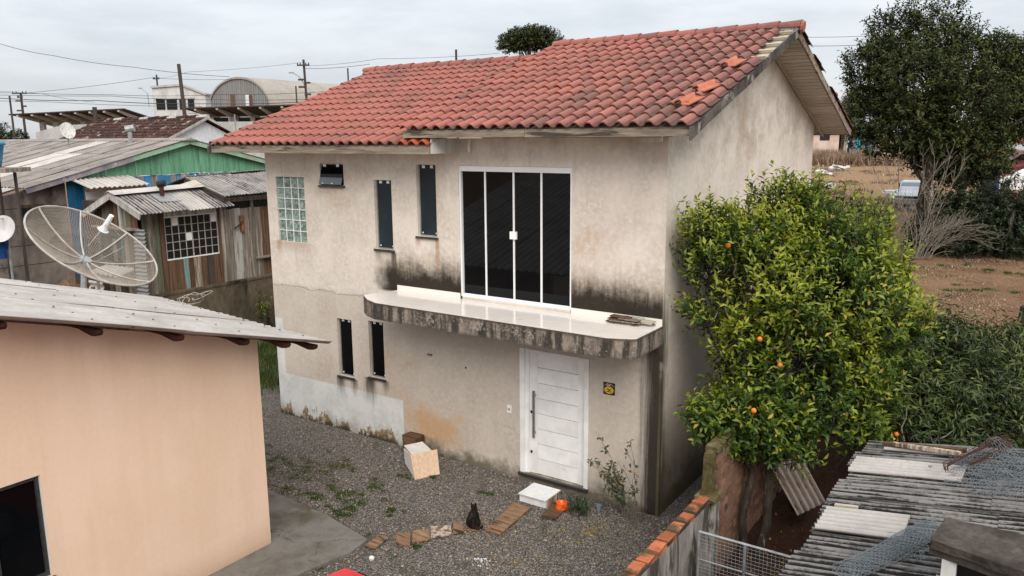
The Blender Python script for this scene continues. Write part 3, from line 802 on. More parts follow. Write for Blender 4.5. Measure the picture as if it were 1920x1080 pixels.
# crack pieces in the apron are real gaps
def pebbles():
    n = 26000
    x = rng.uniform(-8.6, 1.05, n * 2); y = rng.uniform(-4.6, 0.0, n * 2)
    ok = ~((x < -2.95) & (y < -2.62) & (x > -5.3)) & ~((x < -3.9) & (y < -3.4))
    x, y = x[ok][:n], y[ok][:n]
    x2 = rng.uniform(-12.6, -8.1, 2500); y2 = rng.uniform(-2.0, 2.0, 2500)
    x = np.concatenate([x, x2]); y = np.concatenate([y, y2]); n = len(x)
    ico = np.array([(0, 0, 1), (.94, 0, .1), (-.2, .9, 0), (-.8, -.5, .1), (.35, -.85, -.1), (0, 0, -.6)])
    f = np.array([(0, 1, 2), (0, 2, 3), (0, 3, 4), (0, 4, 1), (5, 2, 1), (5, 3, 2), (5, 4, 3), (5, 1, 4)])
    s = rng.uniform(.007, .019, n) * np.where(rng.random(n) < .06, 1.6, 1); th = rng.uniform(0, 6.28, n)
    sx = s * rng.uniform(.8, 1.6, n); sz = s * rng.uniform(.45, .8, n)
    bx = ico[None, :, 0] * sx[:, None]; by = ico[None, :, 1] * s[:, None]; bz = ico[None, :, 2] * sz[:, None]
    V = np.stack([x[:, None] + bx * np.cos(th)[:, None] - by * np.sin(th)[:, None], y[:, None] + bx * np.sin(th)[:, None] + by * np.cos(th)[:, None], bz + sz[:, None] * .35 - .004], 2).reshape(-1, 3)
    F = (np.arange(n)[:, None, None] * 6 + f[None]).reshape(-1, 3)
    o = link('gravel', mesh_np('gravel', V, F, 'pebble'))
    tag(o, 'loose grey gravel stones covering the yard', 'gravel', kind='stuff')
pebbles()

def grass_patch(name, spots, n, h, mat, label, seed, wide=.006):
    r = np.random.default_rng(seed); sp = np.array(spots, float); k = r.integers(0, len(sp), n)
    rr = np.abs(r.normal(size=n)) * .55; th = r.uniform(0, 6.28, n)
    clump = r.normal(size=(n, 2)) * .02
    x = sp[k, 0] + rr * sp[k, 2] * np.cos(th) + clump[:, 0]; y = sp[k, 1] + rr * sp[k, 3] * np.sin(th) + clump[:, 1]
    hh = h * r.uniform(.4, 1.2, n); t2 = r.uniform(0, 6.28, n); lean = r.uniform(.1, .9, n) * hh
    z0 = sp[k, 4] if sp.shape[1] > 4 else np.zeros(n)
    a = np.stack([x - wide * np.sin(t2), y + wide * np.cos(t2), z0 - .01], 1); b = np.stack([x + wide * np.sin(t2), y - wide * np.cos(t2), z0 - .01], 1)
    c = np.stack([x + lean * np.cos(t2), y + lean * np.sin(t2), z0 + hh], 1)
    V = np.stack([a, b, c], 1).reshape(-1, 3)
    me = mesh_np(name, V, np.arange(n * 3).reshape(-1, 3), mat); set_tip(me, np.full(n * 3, .5)); o = link(name, me)
    return tag(o, label, 'grass' if 'grass' in name else 'litter', kind='stuff')
gs = [(-4.3, -2.0, .32, .16), (-5.5, -1.7, .5, .3), (-4.1, -1.45, .16, .12), (-3.3, -1.95, .10, .07), (-3.9, -2.42, .22, .10), (-4.75, -2.3, .3, .12), (-4.0, -.95, .12, .06), (-6.3, -1.6, .5, .3), (-3.1, -3.05, .12, .25),
      (-2.5, -.75, .08, .04), (-3.55, -.75, .06, .04), (-2.4, -2.55, .07, .05), (-5.0, -1.25, .3, .14)]
gs2 = [(-4.2 + rng.normal() * .45, -1.95 + rng.normal() * .28, .14, .10) for _ in range(26)] + [(-5.6 + rng.normal() * .6, -1.6 + rng.normal() * .4, .16, .12) for _ in range(22)] + [(-3.95 + rng.normal() * .15, -2.35 + rng.normal() * .15, .12, .08) for _ in range(8)]
gs2 += [(x + sx * rng.normal() * .8, y + sy * rng.normal() * .8, sx * .35, sy * .45) for x, y, sx, sy in gs for _ in range(7)]
grass_patch('grass', gs2, 13000, .024, 'grass', 'low green grass tufts growing through the yard gravel', 3)
grass_patch('grass', [(-11.2, 2.4, 1.7, 1.5), (-10.2, 1.2, 1.2, .8), (-12.2, 3.4, .9, 1.4)], 9000, .17, 'grass', 'taller grass on the strip between the house and the moss-black boundary wall', 4, .011)
grass_patch('leaf_litter', [(-1.0, -2.1, 1.6, 1.3), (-.6, -.9, .9, .8), (-2.0, -1.5, 1.4, 1.2), (1.9, -.6, .8, 1.2)], 900, .018, 'leaf_dead', 'yellow and brown fallen leaves scattered by the front door', 5, .018)
gf = []
for _ in range(60):
    a, h = random.uniform(13, 27), random.uniform(23, 36); p = st(a, h, 0); gf.append((p.x, p.y, 1.0, .7, gz(a, h)))
grass_patch('leaf_litter', gf, 16000, .045, 'leaf_litter', 'dry straw and leaf litter strewn over the brown field', 6, .022)
gf = []
for _ in range(90):
    a, h = random.uniform(16.5, 31), random.uniform(37, 72); p = st(a, h, 0); gf.append((p.x, p.y, 1.1, 1.1, gz(a, h)))
grass_patch('dry_grass', gf, 9000, .17, 'leaf_litter', 'short dry grass and litter over the far half of the field', 7, .045)
gf = []
for a, h in ((19.5, 27), (17.5, 30.5), (21.5, 24.5), (16.5, 27), (20.5, 30)):
    p = st(a, h, 0); gf += [(p.x + rng.normal() * .8, p.y + rng.normal() * .8, .3, .3, gz(a, h)) for _ in range(6)]
grass_patch('grass', gf, 2200, .07, 'grass', 'sparse green grass patches on the brown field', 8, .02)

# ------------------------------------------------------------------ the two-storey house
SL = 0.357; TH = math.atan(SL); CT, ST = math.cos(TH), math.sin(TH)
YR = 3.77                                    # ridge line
def ztop(y, base=5.45): return base + SL * ((y if y <= YR else 2 * YR - y) + 0.6)

house = thing('house', 'two-storey unpainted plastered house with red clay tile roofs and a narrow balcony', 'house', (-4, 3.7, 0))

HOLES = dict(block=(-7.77, -7.005, 3.458, 4.648), small=(-6.57, -5.99, 4.526, 4.907), n1=(-5.283, -4.886, 3.477, 4.645), n2=(-4.333, -3.93, 3.754, 4.912),
             slide=(-3.474, -1.442, 2.84, 4.908), door=(-2.347, -1.129, .13, 2.157), l1=(-6.335, -5.965, 1.055, 2.13), l2=(-5.55, -5.195, 1.155, 2.18), box=(-4.215, -4.10, 1.735, 1.785))
def wall_holes(x0, x1, z0, z1, holes, y=0.0, t=0.15):
    xs = sorted({x0, x1, *[h[i] for h in holes for i in (0, 1)]}); zs = sorted({z0, z1, *[h[i] for h in holes for i in (2, 3)]})
    mb = MB()
    for i in range(len(xs) - 1):
        for j in range(len(zs) - 1):
            cx, cz = (xs[i] + xs[i + 1]) / 2, (zs[j] + zs[j + 1]) / 2
            if any(h[0] < cx < h[1] and h[2] < cz < h[3] for h in holes): continue
            mb.poly([(xs[i], y, zs[j]), (xs[i + 1], y, zs[j]), (xs[i + 1], y, zs[j + 1]), (xs[i], y, zs[j + 1])])
    for a, b, c, d in holes:
        mb.poly([(a, y, c), (a, y, d), (a, y + t, d), (a, y + t, c)]); mb.poly([(b, y, c), (b, y + t, c), (b, y + t, d), (b, y, d)])
        mb.poly([(a, y, d), (b, y, d), (b, y + t, d), (a, y + t, d)]); mb.poly([(a, y, c), (a, y + t, c), (b, y + t, c), (b, y, c)])
        mb.poly([(a, y + t, c), (a, y + t, d), (b, y + t, d), (b, y + t, c)])
    mb.poly([(x1, y, z0), (x1, y + t, z0), (x1, y + t, z1), (x1, y, z1)]); mb.poly([(x0, y, z0), (x0, y, z1), (x0, y + t, z1), (x0, y + t, z0)])
    mb.poly([(x0, y, z1), (x1, y, z1), (x1, y + t, z1), (x0, y + t, z1)])
    return mb
part('wall', wall_holes(-8.04, 0.0, -.15, 5.32, list(HOLES.values())), 'plaster', house, 'stained beige front wall with black algae over the balcony')
zs0 = ztop(.15) - .13; zsr = ztop(YR) - .13; zsb = ztop(7.53) - .13
part('wall', MB().prism([(-.15, .15, -.15), (-.15, 7.53, -.15), (-.15, 7.53, zsb), (-.15, YR, zsr), (-.15, .15, zs0)], (.15, 0, 0)), 'plaster', house, 'tall plain gable wall beside the orange tree')
mb = MB().box(-8.04, -7.89, .15, 7.53, -.15, 5.3); mb.box(-7.89, -.15, 7.38, 7.53, -.15, 5.3)
part('wall', mb, 'plaster', house, 'plain rear and left walls')

# --- windows
def window(h, glass_m, sill=True, clips=True, y=.065):
    a, b, c, d = HOLES[h]
    w = part('window', MB().box(a + .004, a + .022, y - .012, y + .02, c + .004, d - .004).box(a + .022, b - .004, y - .012, y + .02, c + .004, c + .02), 'galv', house)
    part('pane', MB().box(a + .022, b - .006, y, y + .01, c + .02, d - .005), glass_m, w)
    if sill: part('sill', MB().box(a - .03, b + .03, -.035, .06, c - .035, c - .002), 'sill', w)
    if clips:
        W_ = b - a
        for q in (.2, .62): part('clip', MB().box(a + W_ * q, a + W_ * q + .055, y - .014, y - .002, d - .058, d - .012), 'alu_white', w)
        for q in (.16, .86): part('knob', MB().ball((a + W_ * q, y - .012, c + .055), .014, 6, 4), 'alu_white', w)
    return w
tag(window('n1', 'glass_slate'), 'narrow slate-glazed upper window, lower of the pair')
tag(window('n2', 'glass_slate'), 'narrow slate-glazed upper window beside the sliding doors')
tag(window('l1', 'glass_dark'), 'narrow black lower window over the pale paint patch')
tag(window('l2', 'glass_dark'), 'narrow black lower window under the balcony end')
a, b, c, d = HOLES['small']
w = part('window', MB().box(a + .004, b - .004, .02, .05, d - .02, d - .003), 'galv', house, 'small top-hung window standing ajar')
part('dark_opening', MB().box(a + .003, b - .003, .135, .147, c + .003, d - .022), 'black', w)  # black panel painted in for the unlit inside of the room
ca, sa_ = math.cos(.30), math.sin(.30)
part('pane', MB().obox(((a + b) / 2, .012, c + .235), (1, 0, 0), (0, -sa_, -ca), (0, ca, -sa_), (b - a) / 2 - .012, .10, .004), 'glass_dark', w)
part('pane', MB().obox(((a + b) / 2, .012 - sa_ * .165, c + .235 - ca * .165), (1, 0, 0), (0, -sa_, -ca), (0, ca, -sa_), (b - a) / 2 - .012, .062, .004), 'glass_reflection', w, 'lower strip of the tilted pane, painted pale as reflected sky')
part('sill', MB().box(a - .03, b + .03, -.04, .06, c - .035, c - .002), 'sill', w)
for q in (.16, .72): part('clip', MB().box(a + (b - a) * q, a + (b - a) * q + .06, -.004, .008, d - .06, d - .012), 'alu_white', w)
for q in (.2, .6): part('knob', MB().ball((a + (b - a) * q, -.06, c + .035), .014, 6, 4), 'alu_white', w)

a, b, c, d = HOLES['block']
gb = part('glass_block_window', MB().box(a + .002, b - .002, .075, .14, c + .002, d - .002), 'mortar', house)
bw, bh = (b - a) / 4, (d - c) / 6
def block_mesh():
    m_ = MB(); g_ = .009; X, Z = bw / 2 - g_, bh / 2 - g_
    o_ = [(-X, -.055, -Z), (X, -.055, -Z), (X, -.055, Z), (-X, -.055, Z)]
    i_ = [(x * .82, -.042, z * .82) for x, _, z in o_]; k_ = [(x, .02, z) for x, _, z in o_]
    m_.add(o_ + i_ + k_, [(4, 5, 6, 7)] + [(i, (i + 1) % 4, 4 + (i + 1) % 4, 4 + i) for i in range(4)] + [(8 + i, 8 + (i + 1) % 4, (i + 1) % 4, i) for i in range(4)])
    return mesh_of('glass_block', m_, 'glass_block')
bm_ = block_mesh()
for i in range(4):
    for j in range(6): piece('glass_block', bm_, gb, (a + bw * (i + .5), .085, c + bh * (j + .5)))
mb = MB()
for i in range(1, 4): mb.box(a + bw * i - .007, a + bw * i + .007, .022, .074, c + .003, d - .003)
for j in range(1, 6): mb.box(a + .003, b - .003, .024, .073, c + bh * j - .007, c + bh * j + .007)
part('joint', mb, 'alu_white', gb)

# --- sliding doors to the balcony
a, b, c, d = HOLES['slide']
sd = part('sliding_door', MB().box(a + .003, a + .035, .012, .10, c, d - .004).box(b - .03, b - .003, .012, .10, c, d - .004).box(a + .035, b - .03, .012, .10, d - .085, d - .004).box(a + .035, b - .03, .006, .10, c - .01, c + .035), 'alu_white', house, 'four-leaf sliding door of black glass in thin white frames')
xs = [a + .035, -2.99, -2.465, -1.975, b - .03]
for i in range(4):
    x0, x1 = xs[i], xs[i + 1]
    part('pane', MB().box(x0 + .014, x1 - .014, .048, .058, c + .05, d - .085), 'glass_black', sd)
    if i: part('stile', MB().box(x0 - .0145, x0 + .0145, .035, .075, c + .036, d - .086), 'alu_white', sd)
mb = MB()
for i in range(4): mb.box(xs[i] + .0148, xs[i + 1] - .0148, .04, .07, c + .036, c + .05)
part('bottom_rail', mb, 'alu_white', sd)
part('handle', MB().box(-2.52, -2.40, .005, .034, 3.82, 3.935).box(-2.50, -2.485, .0, .006, 3.865, 3.89), 'paint_white', sd)

# --- front door
a, b, c, d = HOLES['door']
fd = part('front_door', MB().box(a + .003, a + .085, -.012, .145, c, d - .003).box(a + .085, a + .15, .03, .145, c, d - .003).box(b - .075, b - .003, -.012, .145, c, d - .003).box(a + .15, b - .075, -.008, .145, d - .04, d - .004), 'paint_white', house, 'white panelled front door with a long steel pull bar')
lx0, lx1 = a + .152, b - .077
for x0, x1 in ((lx0, lx0 + .135), (lx1 - .135, lx1)): part('stile', MB().box(x0, x1, .055, .095, c + .005, d - .045), 'paint_white', fd)
n = 8; hh = (d - .045 - c - .005) / n
pm = mesh_of('door_plank', MB().box(-(lx1 - lx0 - .274) / 2, (lx1 - lx0 - .274) / 2, -.018, .018, .0045, hh - .0045), 'paint_white')
for i in range(n): piece('door_plank', pm, fd, ((lx0 + lx1) / 2, .076 + (.001 if i % 2 else 0), c + .005 + i * hh))
part('door_back', MB().box(lx0, lx1, .1, .14, c + .003, d - .043), 'mdf', fd)
part('handle', MB().box(-2.112, -2.078, -.012, .012, .74, 1.5).box(-2.105, -2.085, .012, .054, .80, .83).box(-2.105, -2.085, .012, .054, 1.40, 1.43), 'steel', fd)
for z in (1.135, .48): part('lock', MB().box(-2.182, -2.152, .043, .054, z - .02, z + .02), 'black', fd)
part('threshold', MB().box(a - .02, b + .0, -.05, .05, c - .045, c - .002), 'sill', fd)

# --- small fittings on the wall
sw = part('switch_plate', MB().box(-2.585, -2.505, -.014, -.001, 1.06, 1.185), 'paint_white', house)
part('button', MB().box(-2.565, -2.525, -.02, -.0145, 1.105, 1.145), 'batten', sw)
part('lamp_holder', MB().tube([(-3.22, -.02, 5.31), (-3.22, -.05, 5.22), (-3.215, -.055, 5.11)], [.02, .022, .018], 8), 'paint_white', house)
part('drain_hole', MB().tube([(-3.40, .03, 1.66), (-3.40, -.006, 1.66)], .016, 8), 'black', house)
part('pipe_stub', MB().tube([(-8.02, .3, 1.83), (-8.19, .3, 1.84)], .035, 8), 'white_trash', house)

# --- balcony
poly = [(-4.84, 0), (-5.02, -.61), (-4.97, -.67), (-4.74, -.84), (-4.46, -.96), (-.36, -1.0), (-.05, -.88), (.0, -.82), (.0, 0)]
bal = part('balcony', MB().prism([(x, min(y, -.003), 2.525) for x, y in poly][::-1], (0, 0, .262)), 'slab', house, 'weathered concrete balcony slab streaked black')
def clip(pl, ax, v, keep_less):
    out = []
    for i in range(len(pl)):
        p, q = pl[i], pl[(i + 1) % len(pl)]
        ip, iq = (p[ax] <= v) == keep_less or p[ax] == v, (q[ax] <= v) == keep_less or q[ax] == v
        if ip: out.append(p)
        if ip != iq:
            t = (v - p[ax]) / (q[ax] - p[ax]); out.append(tuple(p[k] + (q[k] - p[k]) * t for k in (0, 1)))
    return out
inset = [(x * .9975 - .004, min(y * .985, -.012)) for x, y in poly]
xs = [-5.1] + [-4.84 + .605 * i for i in range(1, 8)] + [.05]
for i in range(len(xs) - 1):
    for y0, y1 in ((-1.05, -.6), (-.6, 0)):
        pl = clip(clip(clip(clip(inset, 0, xs[i] + .0025, False), 0, xs[i + 1] - .0025, True), 1, y0 + .0025, False), 1, y1 - .0025, True)
        if len(pl) > 2: part('floor_tile', MB().prism([(x, y, 2.789) for x, y in pl][::-1], (0, 0, .011)), 'marble', bal)
part('skirting', MB().box(-4.82, -3.478, -.013, -.001, 2.801, 2.89), 'marble', bal)
part('skirting', MB().box(-1.438, -.012, -.013, -.001, 2.801, 2.885), 'marble', bal)

# --- roofs
PROF = [(0, 0), (.010, .030), (.038, .058), (.070, .066), (.102, .058), (.130, .030), (.144, .008), (.178, .0), (.212, .012)]
DIRT = [.85, .35, .05, 0, .05, .35, 1, 1, 1]
def tile_arrays(L=.405, w=1.0):
    V, D = [], []
    n = len(PROF)
    for y, dz in ((0, .032), (L, .002)):
        for (u, z), q in zip(PROF, DIRT): V.append((u * w, y, z * (1.0 if y == 0 else .93) + dz)); D.append(q)
    for (u, z), q in zip(PROF, DIRT): V.append((u * w, .004, z + .032 - .021)); D.append(q)
    F = [(i, i + 1, n + i + 1, n + i) for i in range(n - 1)] + [(2 * n + i, 2 * n + i + 1, i + 1, i) for i in range(n - 1)]
    return V, F, D
TV, TF, TD = tile_arrays()
tm = MB().add(TV, TF); tm.a['dirt_shade'] = TD
tile_me = mesh_of('tile', tm, 'tile', smooth=False)
tile_clean = mesh_of('tile', tm, 'tile_clean')
TW, ROW = .2105, .357
def slope_pt(x, s, back=False, base=5.45):
    y = -.66 + s * CT; z = base + SL * (-.06) + s * ST
    return (x, 2 * YR - y, z) if back else (x, y, z)
def tile_stuff(name, x0, ncol, nrow, parent, back=False, base=5.45, skip=None, mat='tile'):
    V, F, D = [], [], []
    r = random.Random(5)
    for c_ in range(ncol):
        for k in range(nrow):
            if skip and skip(c_, k): continue
            o = slope_pt(x0 + c_ * TW, k * ROW, back, base); ys = -1 if back else 1
            o = (o[0], o[1], o[2] + r.uniform(0, .006)); q = len(V); tw = r.uniform(-.012, .012)
            for (u, y, z), dd in zip(TV, TD):
                u2 = (TW - u if back else u) + y * tw
                V.append((o[0] + u2, o[1] + ys * (y * CT - z * ST), o[2] + y * ST + z * CT)); D.append(dd)
            F += [tuple(i + q for i in f) for f in TF]
    m_ = MB().add(V, F); m_.a['dirt_shade'] = D
    return part(name, m_, mat, parent, kind='stuff')

def deck(x0, x1, base, ytop=YR, thick=.03):
    m_ = MB()
    e0 = (-.58, base + SL * .02); e1 = (YR, base + SL * (YR + .6)); e2 = (2 * YR + .58, e0[1])
    m_.prism([(x0, e0[0], e0[1] - .014), (x0, e1[0], e1[1] - .014), (x0, e1[0], e1[1] - .014 - thick), (x0, e0[0], e0[1] - .014 - thick)], (x1 - x0, 0, 0))
    m_.prism([(x0, e2[0], e2[1] - .014), (x0, e2[0], e2[1] - .014 - thick), (x0, e1[0] + .002, e1[1] - .014 - thick), (x0, e1[0] + .002, e1[1] - .014)], (x1 - x0, 0, 0))
    return m_
RX0, RX1 = -4.05, .58
roof = part('roof', deck(RX0 + .04, .545, 5.45), 'batten', house, 'higher tiled roof over the sliding doors, tiles missing along its verge')
rr = random.Random(11)
for c_ in range(22):
    for k in range(13):
        if c_ == 21 and k >= 8: continue
        p = slope_pt(RX0 + c_ * TW, k * ROW)
        jx = rr.uniform(-.004, .004)
        me = tile_me
        piece('tile', me, roof, (p[0] + jx, p[1] + rr.uniform(-.008, .008), p[2] + rr.uniform(0, .006)), (TH + rr.uniform(-.01, .01), rr.uniform(-.012, .012), rr.uniform(-.014, .014)))
tile_stuff('rear_tiles', RX0 + 19 * TW + .05, 3, 13, roof, True, skip=lambda c_, k: c_ == 2 and k in (6, 7, 10))
p = slope_pt(.50, 1.62, True); o = piece('tile', tile_me, roof, (p[0] + .1, p[1], p[2] + .05), (.2, -.25, 2.6))
for k in range(8, 13):
    p = slope_pt(.37, k * ROW + .12)
    part('batten', MB().obox((.455, p[1], p[2] + .022), (1, 0, 0), (0, CT, ST), (0, -ST, CT), .105, .025, .02), 'batten', roof)
LB = 5.23
LX0, LX1 = -8.75, -3.53
lroof = part('roof', deck(LX0 + .04, LX1, LB), 'batten', house, 'lower tiled roof over the left half of the house')
tile_stuff('roof_tiles', LX0, 25, 13, lroof, False, LB, skip=lambda c_, k: c_ >= 22 and k == 0)
for c_ in (22, 23, 24):
    p = slope_pt(LX0 + c_ * TW, 0, False, LB); piece('tile', tile_clean, lroof, p, (TH, 0, 0))
# ridge caps
cap = MB(); n_ = 8
for y_, r_ in ((0, .138), (.40, .100)):
    for k in range(n_ + 1): cap.v.append((y_, -r_ * math.cos(math.pi * k / n_), r_ * .86 * math.sin(math.pi * k / n_)))
for k in range(n_ + 1): cap.v.append((.004, -.112 * math.cos(math.pi * k / n_), .094 * math.sin(math.pi * k / n_)))
for k in range(n_): cap.f += [(k, n_ + 1 + k, n_ + 2 + k, k + 1), (2 * n_ + 2 + k, k, k + 1, 2 * n_ + 3 + k)]
cap.a['dirt_shade'] = [0.15] * len(cap.v)
cap_me = mesh_of('ridge_tile', cap, 'tile', smooth=False)
for x0, x1, base, pr in ((-4.12, .62, 5.45, roof), (-9.08, -4.06, LB, lroof)):
    n = int((x1 - x0) / .352)
    for k in range(n):
        z = base + SL * (YR + .6) + .022
        piece('ridge_tile', cap_me, pr, (x1 - k * .352, YR, z + rr.uniform(-.004, .008)), (0, R(-1.5), math.pi + rr.uniform(-.02, .02)))
    part('ridge_mortar', MB().box(x0 + .05, x1 - .03, YR - .085, YR + .085, base + SL * (YR + .6) - .03, base + SL * (YR + .6) + .03), 'mortar', pr)
part('ridge_end', MB().tube([(.62, YR, 7.04), (.66, YR, 7.035)], [.112, .085], 10), 'tile', roof)
# fascias, bargeboards
part('fascia', MB().box(-4.03, -1.83, -.635, -.605, 5.335, 5.437), 'fascia', roof); part('fascia', MB().box(-1.825, .565, -.635, -.605, 5.332, 5.436), 'fascia', roof)
part('fascia', MB().box(-8.74, -3.52, -.635, -.605, 5.095, 5.215), 'fascia', lroof)
part('fascia', MB().box(-4.0, .56, 8.15, 8.18, 5.32, 5.44), 'fascia', roof)
def barge(x, base, parent, h=.15, seed=1, rear=True):
    for back in (False, True):
        if back and not rear: continue
        m_ = MB(); N = 9; r = random.Random(seed + back)
        lo, hi = [], []
        for i in range(N + 1):
            t = i / N; y = -.69 + (YR + .69) * t; z = base + SL * (y + .6); y2 = 2 * YR - y if back else y
            lo.append((x, y2, z - h + .02 + r.uniform(-.012, .012))); hi.append((x, y2, z + .012 + r.uniform(-.008, .006)))
        for i in range(N): m_.prism([lo[i], lo[i + 1], hi[i + 1], hi[i]], (.032, 0, 0))
        part('bargeboard', m_, 'barge' if not back else 'fascia', parent)
barge(.552, 5.45, roof); barge(-8.78, LB, lroof, .15, 5, False)
part('bargeboard', MB().prism([(-4.03, -.60, 5.33), (-4.03, YR, 5.33 + SL * (YR + .6)), (-4.03, YR, 5.43 + SL * (YR + .6)), (-4.03, -.60, 5.43)], (.025, 0, 0)), 'barge', roof)
# soffit of the gable overhang: one slat after another up the rear slope
sl_me = mesh_of('soffit_slat', MB().box(0, .545, -.061, .061, -.008, .008), 'soffit')
n = 31
for i in range(n):
    s = .08 + i * .1465
    p = slope_pt(.004, s, True); z = p[2] - .095
    piece('soffit_slat', sl_me, roof, (p[0], p[1], z), (-TH, 0, 0))
part('soffit', MB().prism([(.003, -.58, 5.34), (.003, YR - .01, 5.345 + SL * (YR + .58)), (.003, YR - .01, 5.36 + SL * (YR + .58)), (.003, -.58, 5.355)], (.54, 0, 0)), 'soffit', roof)
p0, p1 = slope_pt(.03, 0, True), slope_pt(.03, 4.7, True)
part('soffit_trim', MB().beam((.03, p0[1], p0[2] - .12), (.03, p1[1], p1[2] - .12), .035, .04), 'soffit', roof)
# white boards closing the end of the lower eave, and a white rafter end
bm2 = mesh_of('soffit_board', MB().box(-.012, .012, 0, .097, 0, .225), 'soffit_white')
for i in range(6): piece('soffit_board', bm2, lroof, (-3.508 + .001 * (i % 2), -.60 + i * .1, 5.10 + .0))
part('rafter_end', MB().box(-.26, .02, -.30, -.22, 5.262, 5.318), 'soffit_white', roof)

# --- things lying on the roof, on the balcony and hung on the wall
brk = MB(); nb_ = 8
pts = [(-.125, 0), (-.10, 0), (-.05, .02), (0, .01), (.02, -.03), (.06, -.02), (.125, -.02)]
hz_ = [0, .035, .05, .03, .006, 0, .004]
for lay in (0, -.014):
    for (x, y0), z in zip(pts, hz_):
        brk.v += [(x, y0 - .16, z + lay), (x, y0 * .3 + .17 - .05 * (abs(x) < .03), z + lay)]
m2 = len(pts) * 2
for i in range(len(pts) - 1):
    a_ = i * 2; brk.f += [(a_, a_ + 2, a_ + 3, a_ + 1), (m2 + a_, m2 + a_ + 1, m2 + a_ + 3, m2 + a_ + 2), (a_, m2 + a_, m2 + a_ + 2, a_ + 2), (a_ + 1, a_ + 3, m2 + a_ + 3, m2 + a_ + 1)]
brk.f += [(0, 1, m2 + 1, m2), (m2 - 2, 2 * m2 - 2, 2 * m2 - 1, m2 - 1)]
brk_me = mesh_of('roof_tile', brk, 'tile_cut')
for (x, y), rz, lab in (((.235, .08), -.30, 'loose bright orange tile lying lowest on the weathered roof'), ((.27, .62), -.5, 'loose broken orange tile just above the lowest loose tile'), ((.235, 1.70), -.2, 'loose orange tile lying highest up near the bare battens')):
    o = link('roof_tile', brk_me, None, (x, y, ztop(y) + .095)); tag(o, lab, 'roof tile', 'loose orange tiles lying on the roof')
    o.rotation_euler = (Matrix.Rotation(TH, 3, 'X') @ Matrix.Rotation(rz, 3, 'Z')).to_euler()
bs = thing('board_stack', 'small stack of weathered boards at the right end of the balcony', 'board stack', (-.42, -.14, 2.80))
for i in range(11):
    lay = i // 2; z = 2.802 + lay * .018; cx = -.44 + rr.uniform(-.05, .05) + (.13 if i % 2 else -.06) * (lay < 4); cy = -.15 + (.04 if i % 2 else -.06) + rr.uniform(-.02, .02)
    L = .22 if lay < 4 else .15
    an = rr.uniform(-.12, .12)
    part('board', MB().obox((cx - (.06 if lay > 4 else 0), cy, z + .007), (math.cos(an), math.sin(an), rr.uniform(-.02, .02)), (-math.sin(an), math.cos(an), 0), (0, 0, 1), L, .055, .0065), ('plank_grey', 'plank_pale', 'plank_brown', 'batten')[i % 4], bs)
ws = thing('warning_sign', 'small black sign with a yellow emblem of a bird beside the front door', 'sign', (-.80, -.01, 1.765))
part('plate', MB().box(-.89, -.71, -.010, -.002, 1.675, 1.855), 'sign_black', ws)
def disc(cx, cz, rx, rz, y, n=20, a0=0, a1=2 * math.pi): return [(cx + rx * math.cos(a0 + (a1 - a0) * i / n), y, cz + rz * math.sin(a0 + (a1 - a0) * i / n)) for i in range(n)]
part('emblem', MB().prism(disc(-.80, 1.745, .075, .055, -.0105), (0, -.002, 0)), 'sign_yellow', ws)
part('bird', MB().prism([(-.838, -.0128, 1.772), (-.815, -.0128, 1.765), (-.800, -.0128, 1.750), (-.788, -.0128, 1.758), (-.772, -.0128, 1.768), (-.776, -.0128, 1.748), (-.790, -.0128, 1.735), (-.806, -.0128, 1.737), (-.822, -.0128, 1.752)], (0, -.002, 0)), 'sign_black', ws)
part('ribbon', MB().prism(disc(-.80, 1.722, .048, .006, -.0128, 12), (0, -.0015, 0)), 'black', ws)
for q in (0, 1):
    t0 = 1.75 if q == 0 else .35
    pts = [(-.80 + .072 * math.cos(t0 + .25 * i), -.011, 1.785 + .055 * math.sin(t0 + .25 * i)) for i in range(5)]
    part('arc', MB().tube(pts, .0035, 4), 'sign_white', ws)
for i, (z, w_) in enumerate(((1.832, .045), (1.819, .038), (1.807, .042))): part('line', MB().box(-.80 - w_, -.80 + w_ * .6, -.012, -.0102, z - .0035, z + .0035), 'sign_yellow' if i != 1 else 'sign_white', ws)

# ------------------------------------------------------------------ the peach house in front
ph = thing('peach_house', 'peach-painted single-storey house with a corrugated fibre-cement roof in front', 'house', (-5.8, -5.5, 0))
WX = -3.97
wmb = MB()
ys = [-3.58, -6.31, -7.6, -8.6]
def ptop(y): return 2.70 - .2816 * (y + 3.0) - .03
# gable wall with a window opening (y -7.6..-6.31, z .92..2.03)
for y0, y1 in ((-8.6, -7.6), (-6.31, -3.58)): wmb.poly([(WX, y0, -.1), (WX, y1, -.1), (WX, y1, ptop(y1)), (WX, y0, ptop(y0))])
wmb.poly([(WX, -7.6, -.1), (WX, -6.31, -.1), (WX, -6.31, .92), (WX, -7.6, .92)]); wmb.poly([(WX, -7.6, 2.03), (WX, -6.31, 2.03), (WX, -6.31, ptop(-6.31)), (WX, -7.6, ptop(-7.6))])
for y_ in (-7.6, -6.31): wmb.poly([(WX, y_, .92), (WX - .12, y_, .92), (WX - .12, y_, 2.03), (WX, y_, 2.03)])
for z_ in (.92, 2.03): wmb.poly([(WX, -7.6, z_), (WX, -6.31, z_), (WX - .12, -6.31, z_), (WX - .12, -7.6, z_)])
wmb.poly([(WX, -3.58, -.1), (-7.5, -3.3, -.1), (-7.5, -3.3, 2.68), (WX, -3.58, ptop(-3.58))]); wmb.poly([(-7.5, -3.3, -.1), (-7.5, -8.6, -.1), (-7.5, -8.6, 4.15), (-7.5, -3.3, 2.68)])
wmb.poly([(WX, -8.6, -.1), (WX, -8.6, ptop(-8.6)), (-7.5, -8.6, 4.15), (-7.5, -8.6, -.1)])
part('wall', wmb, 'peach', ph)
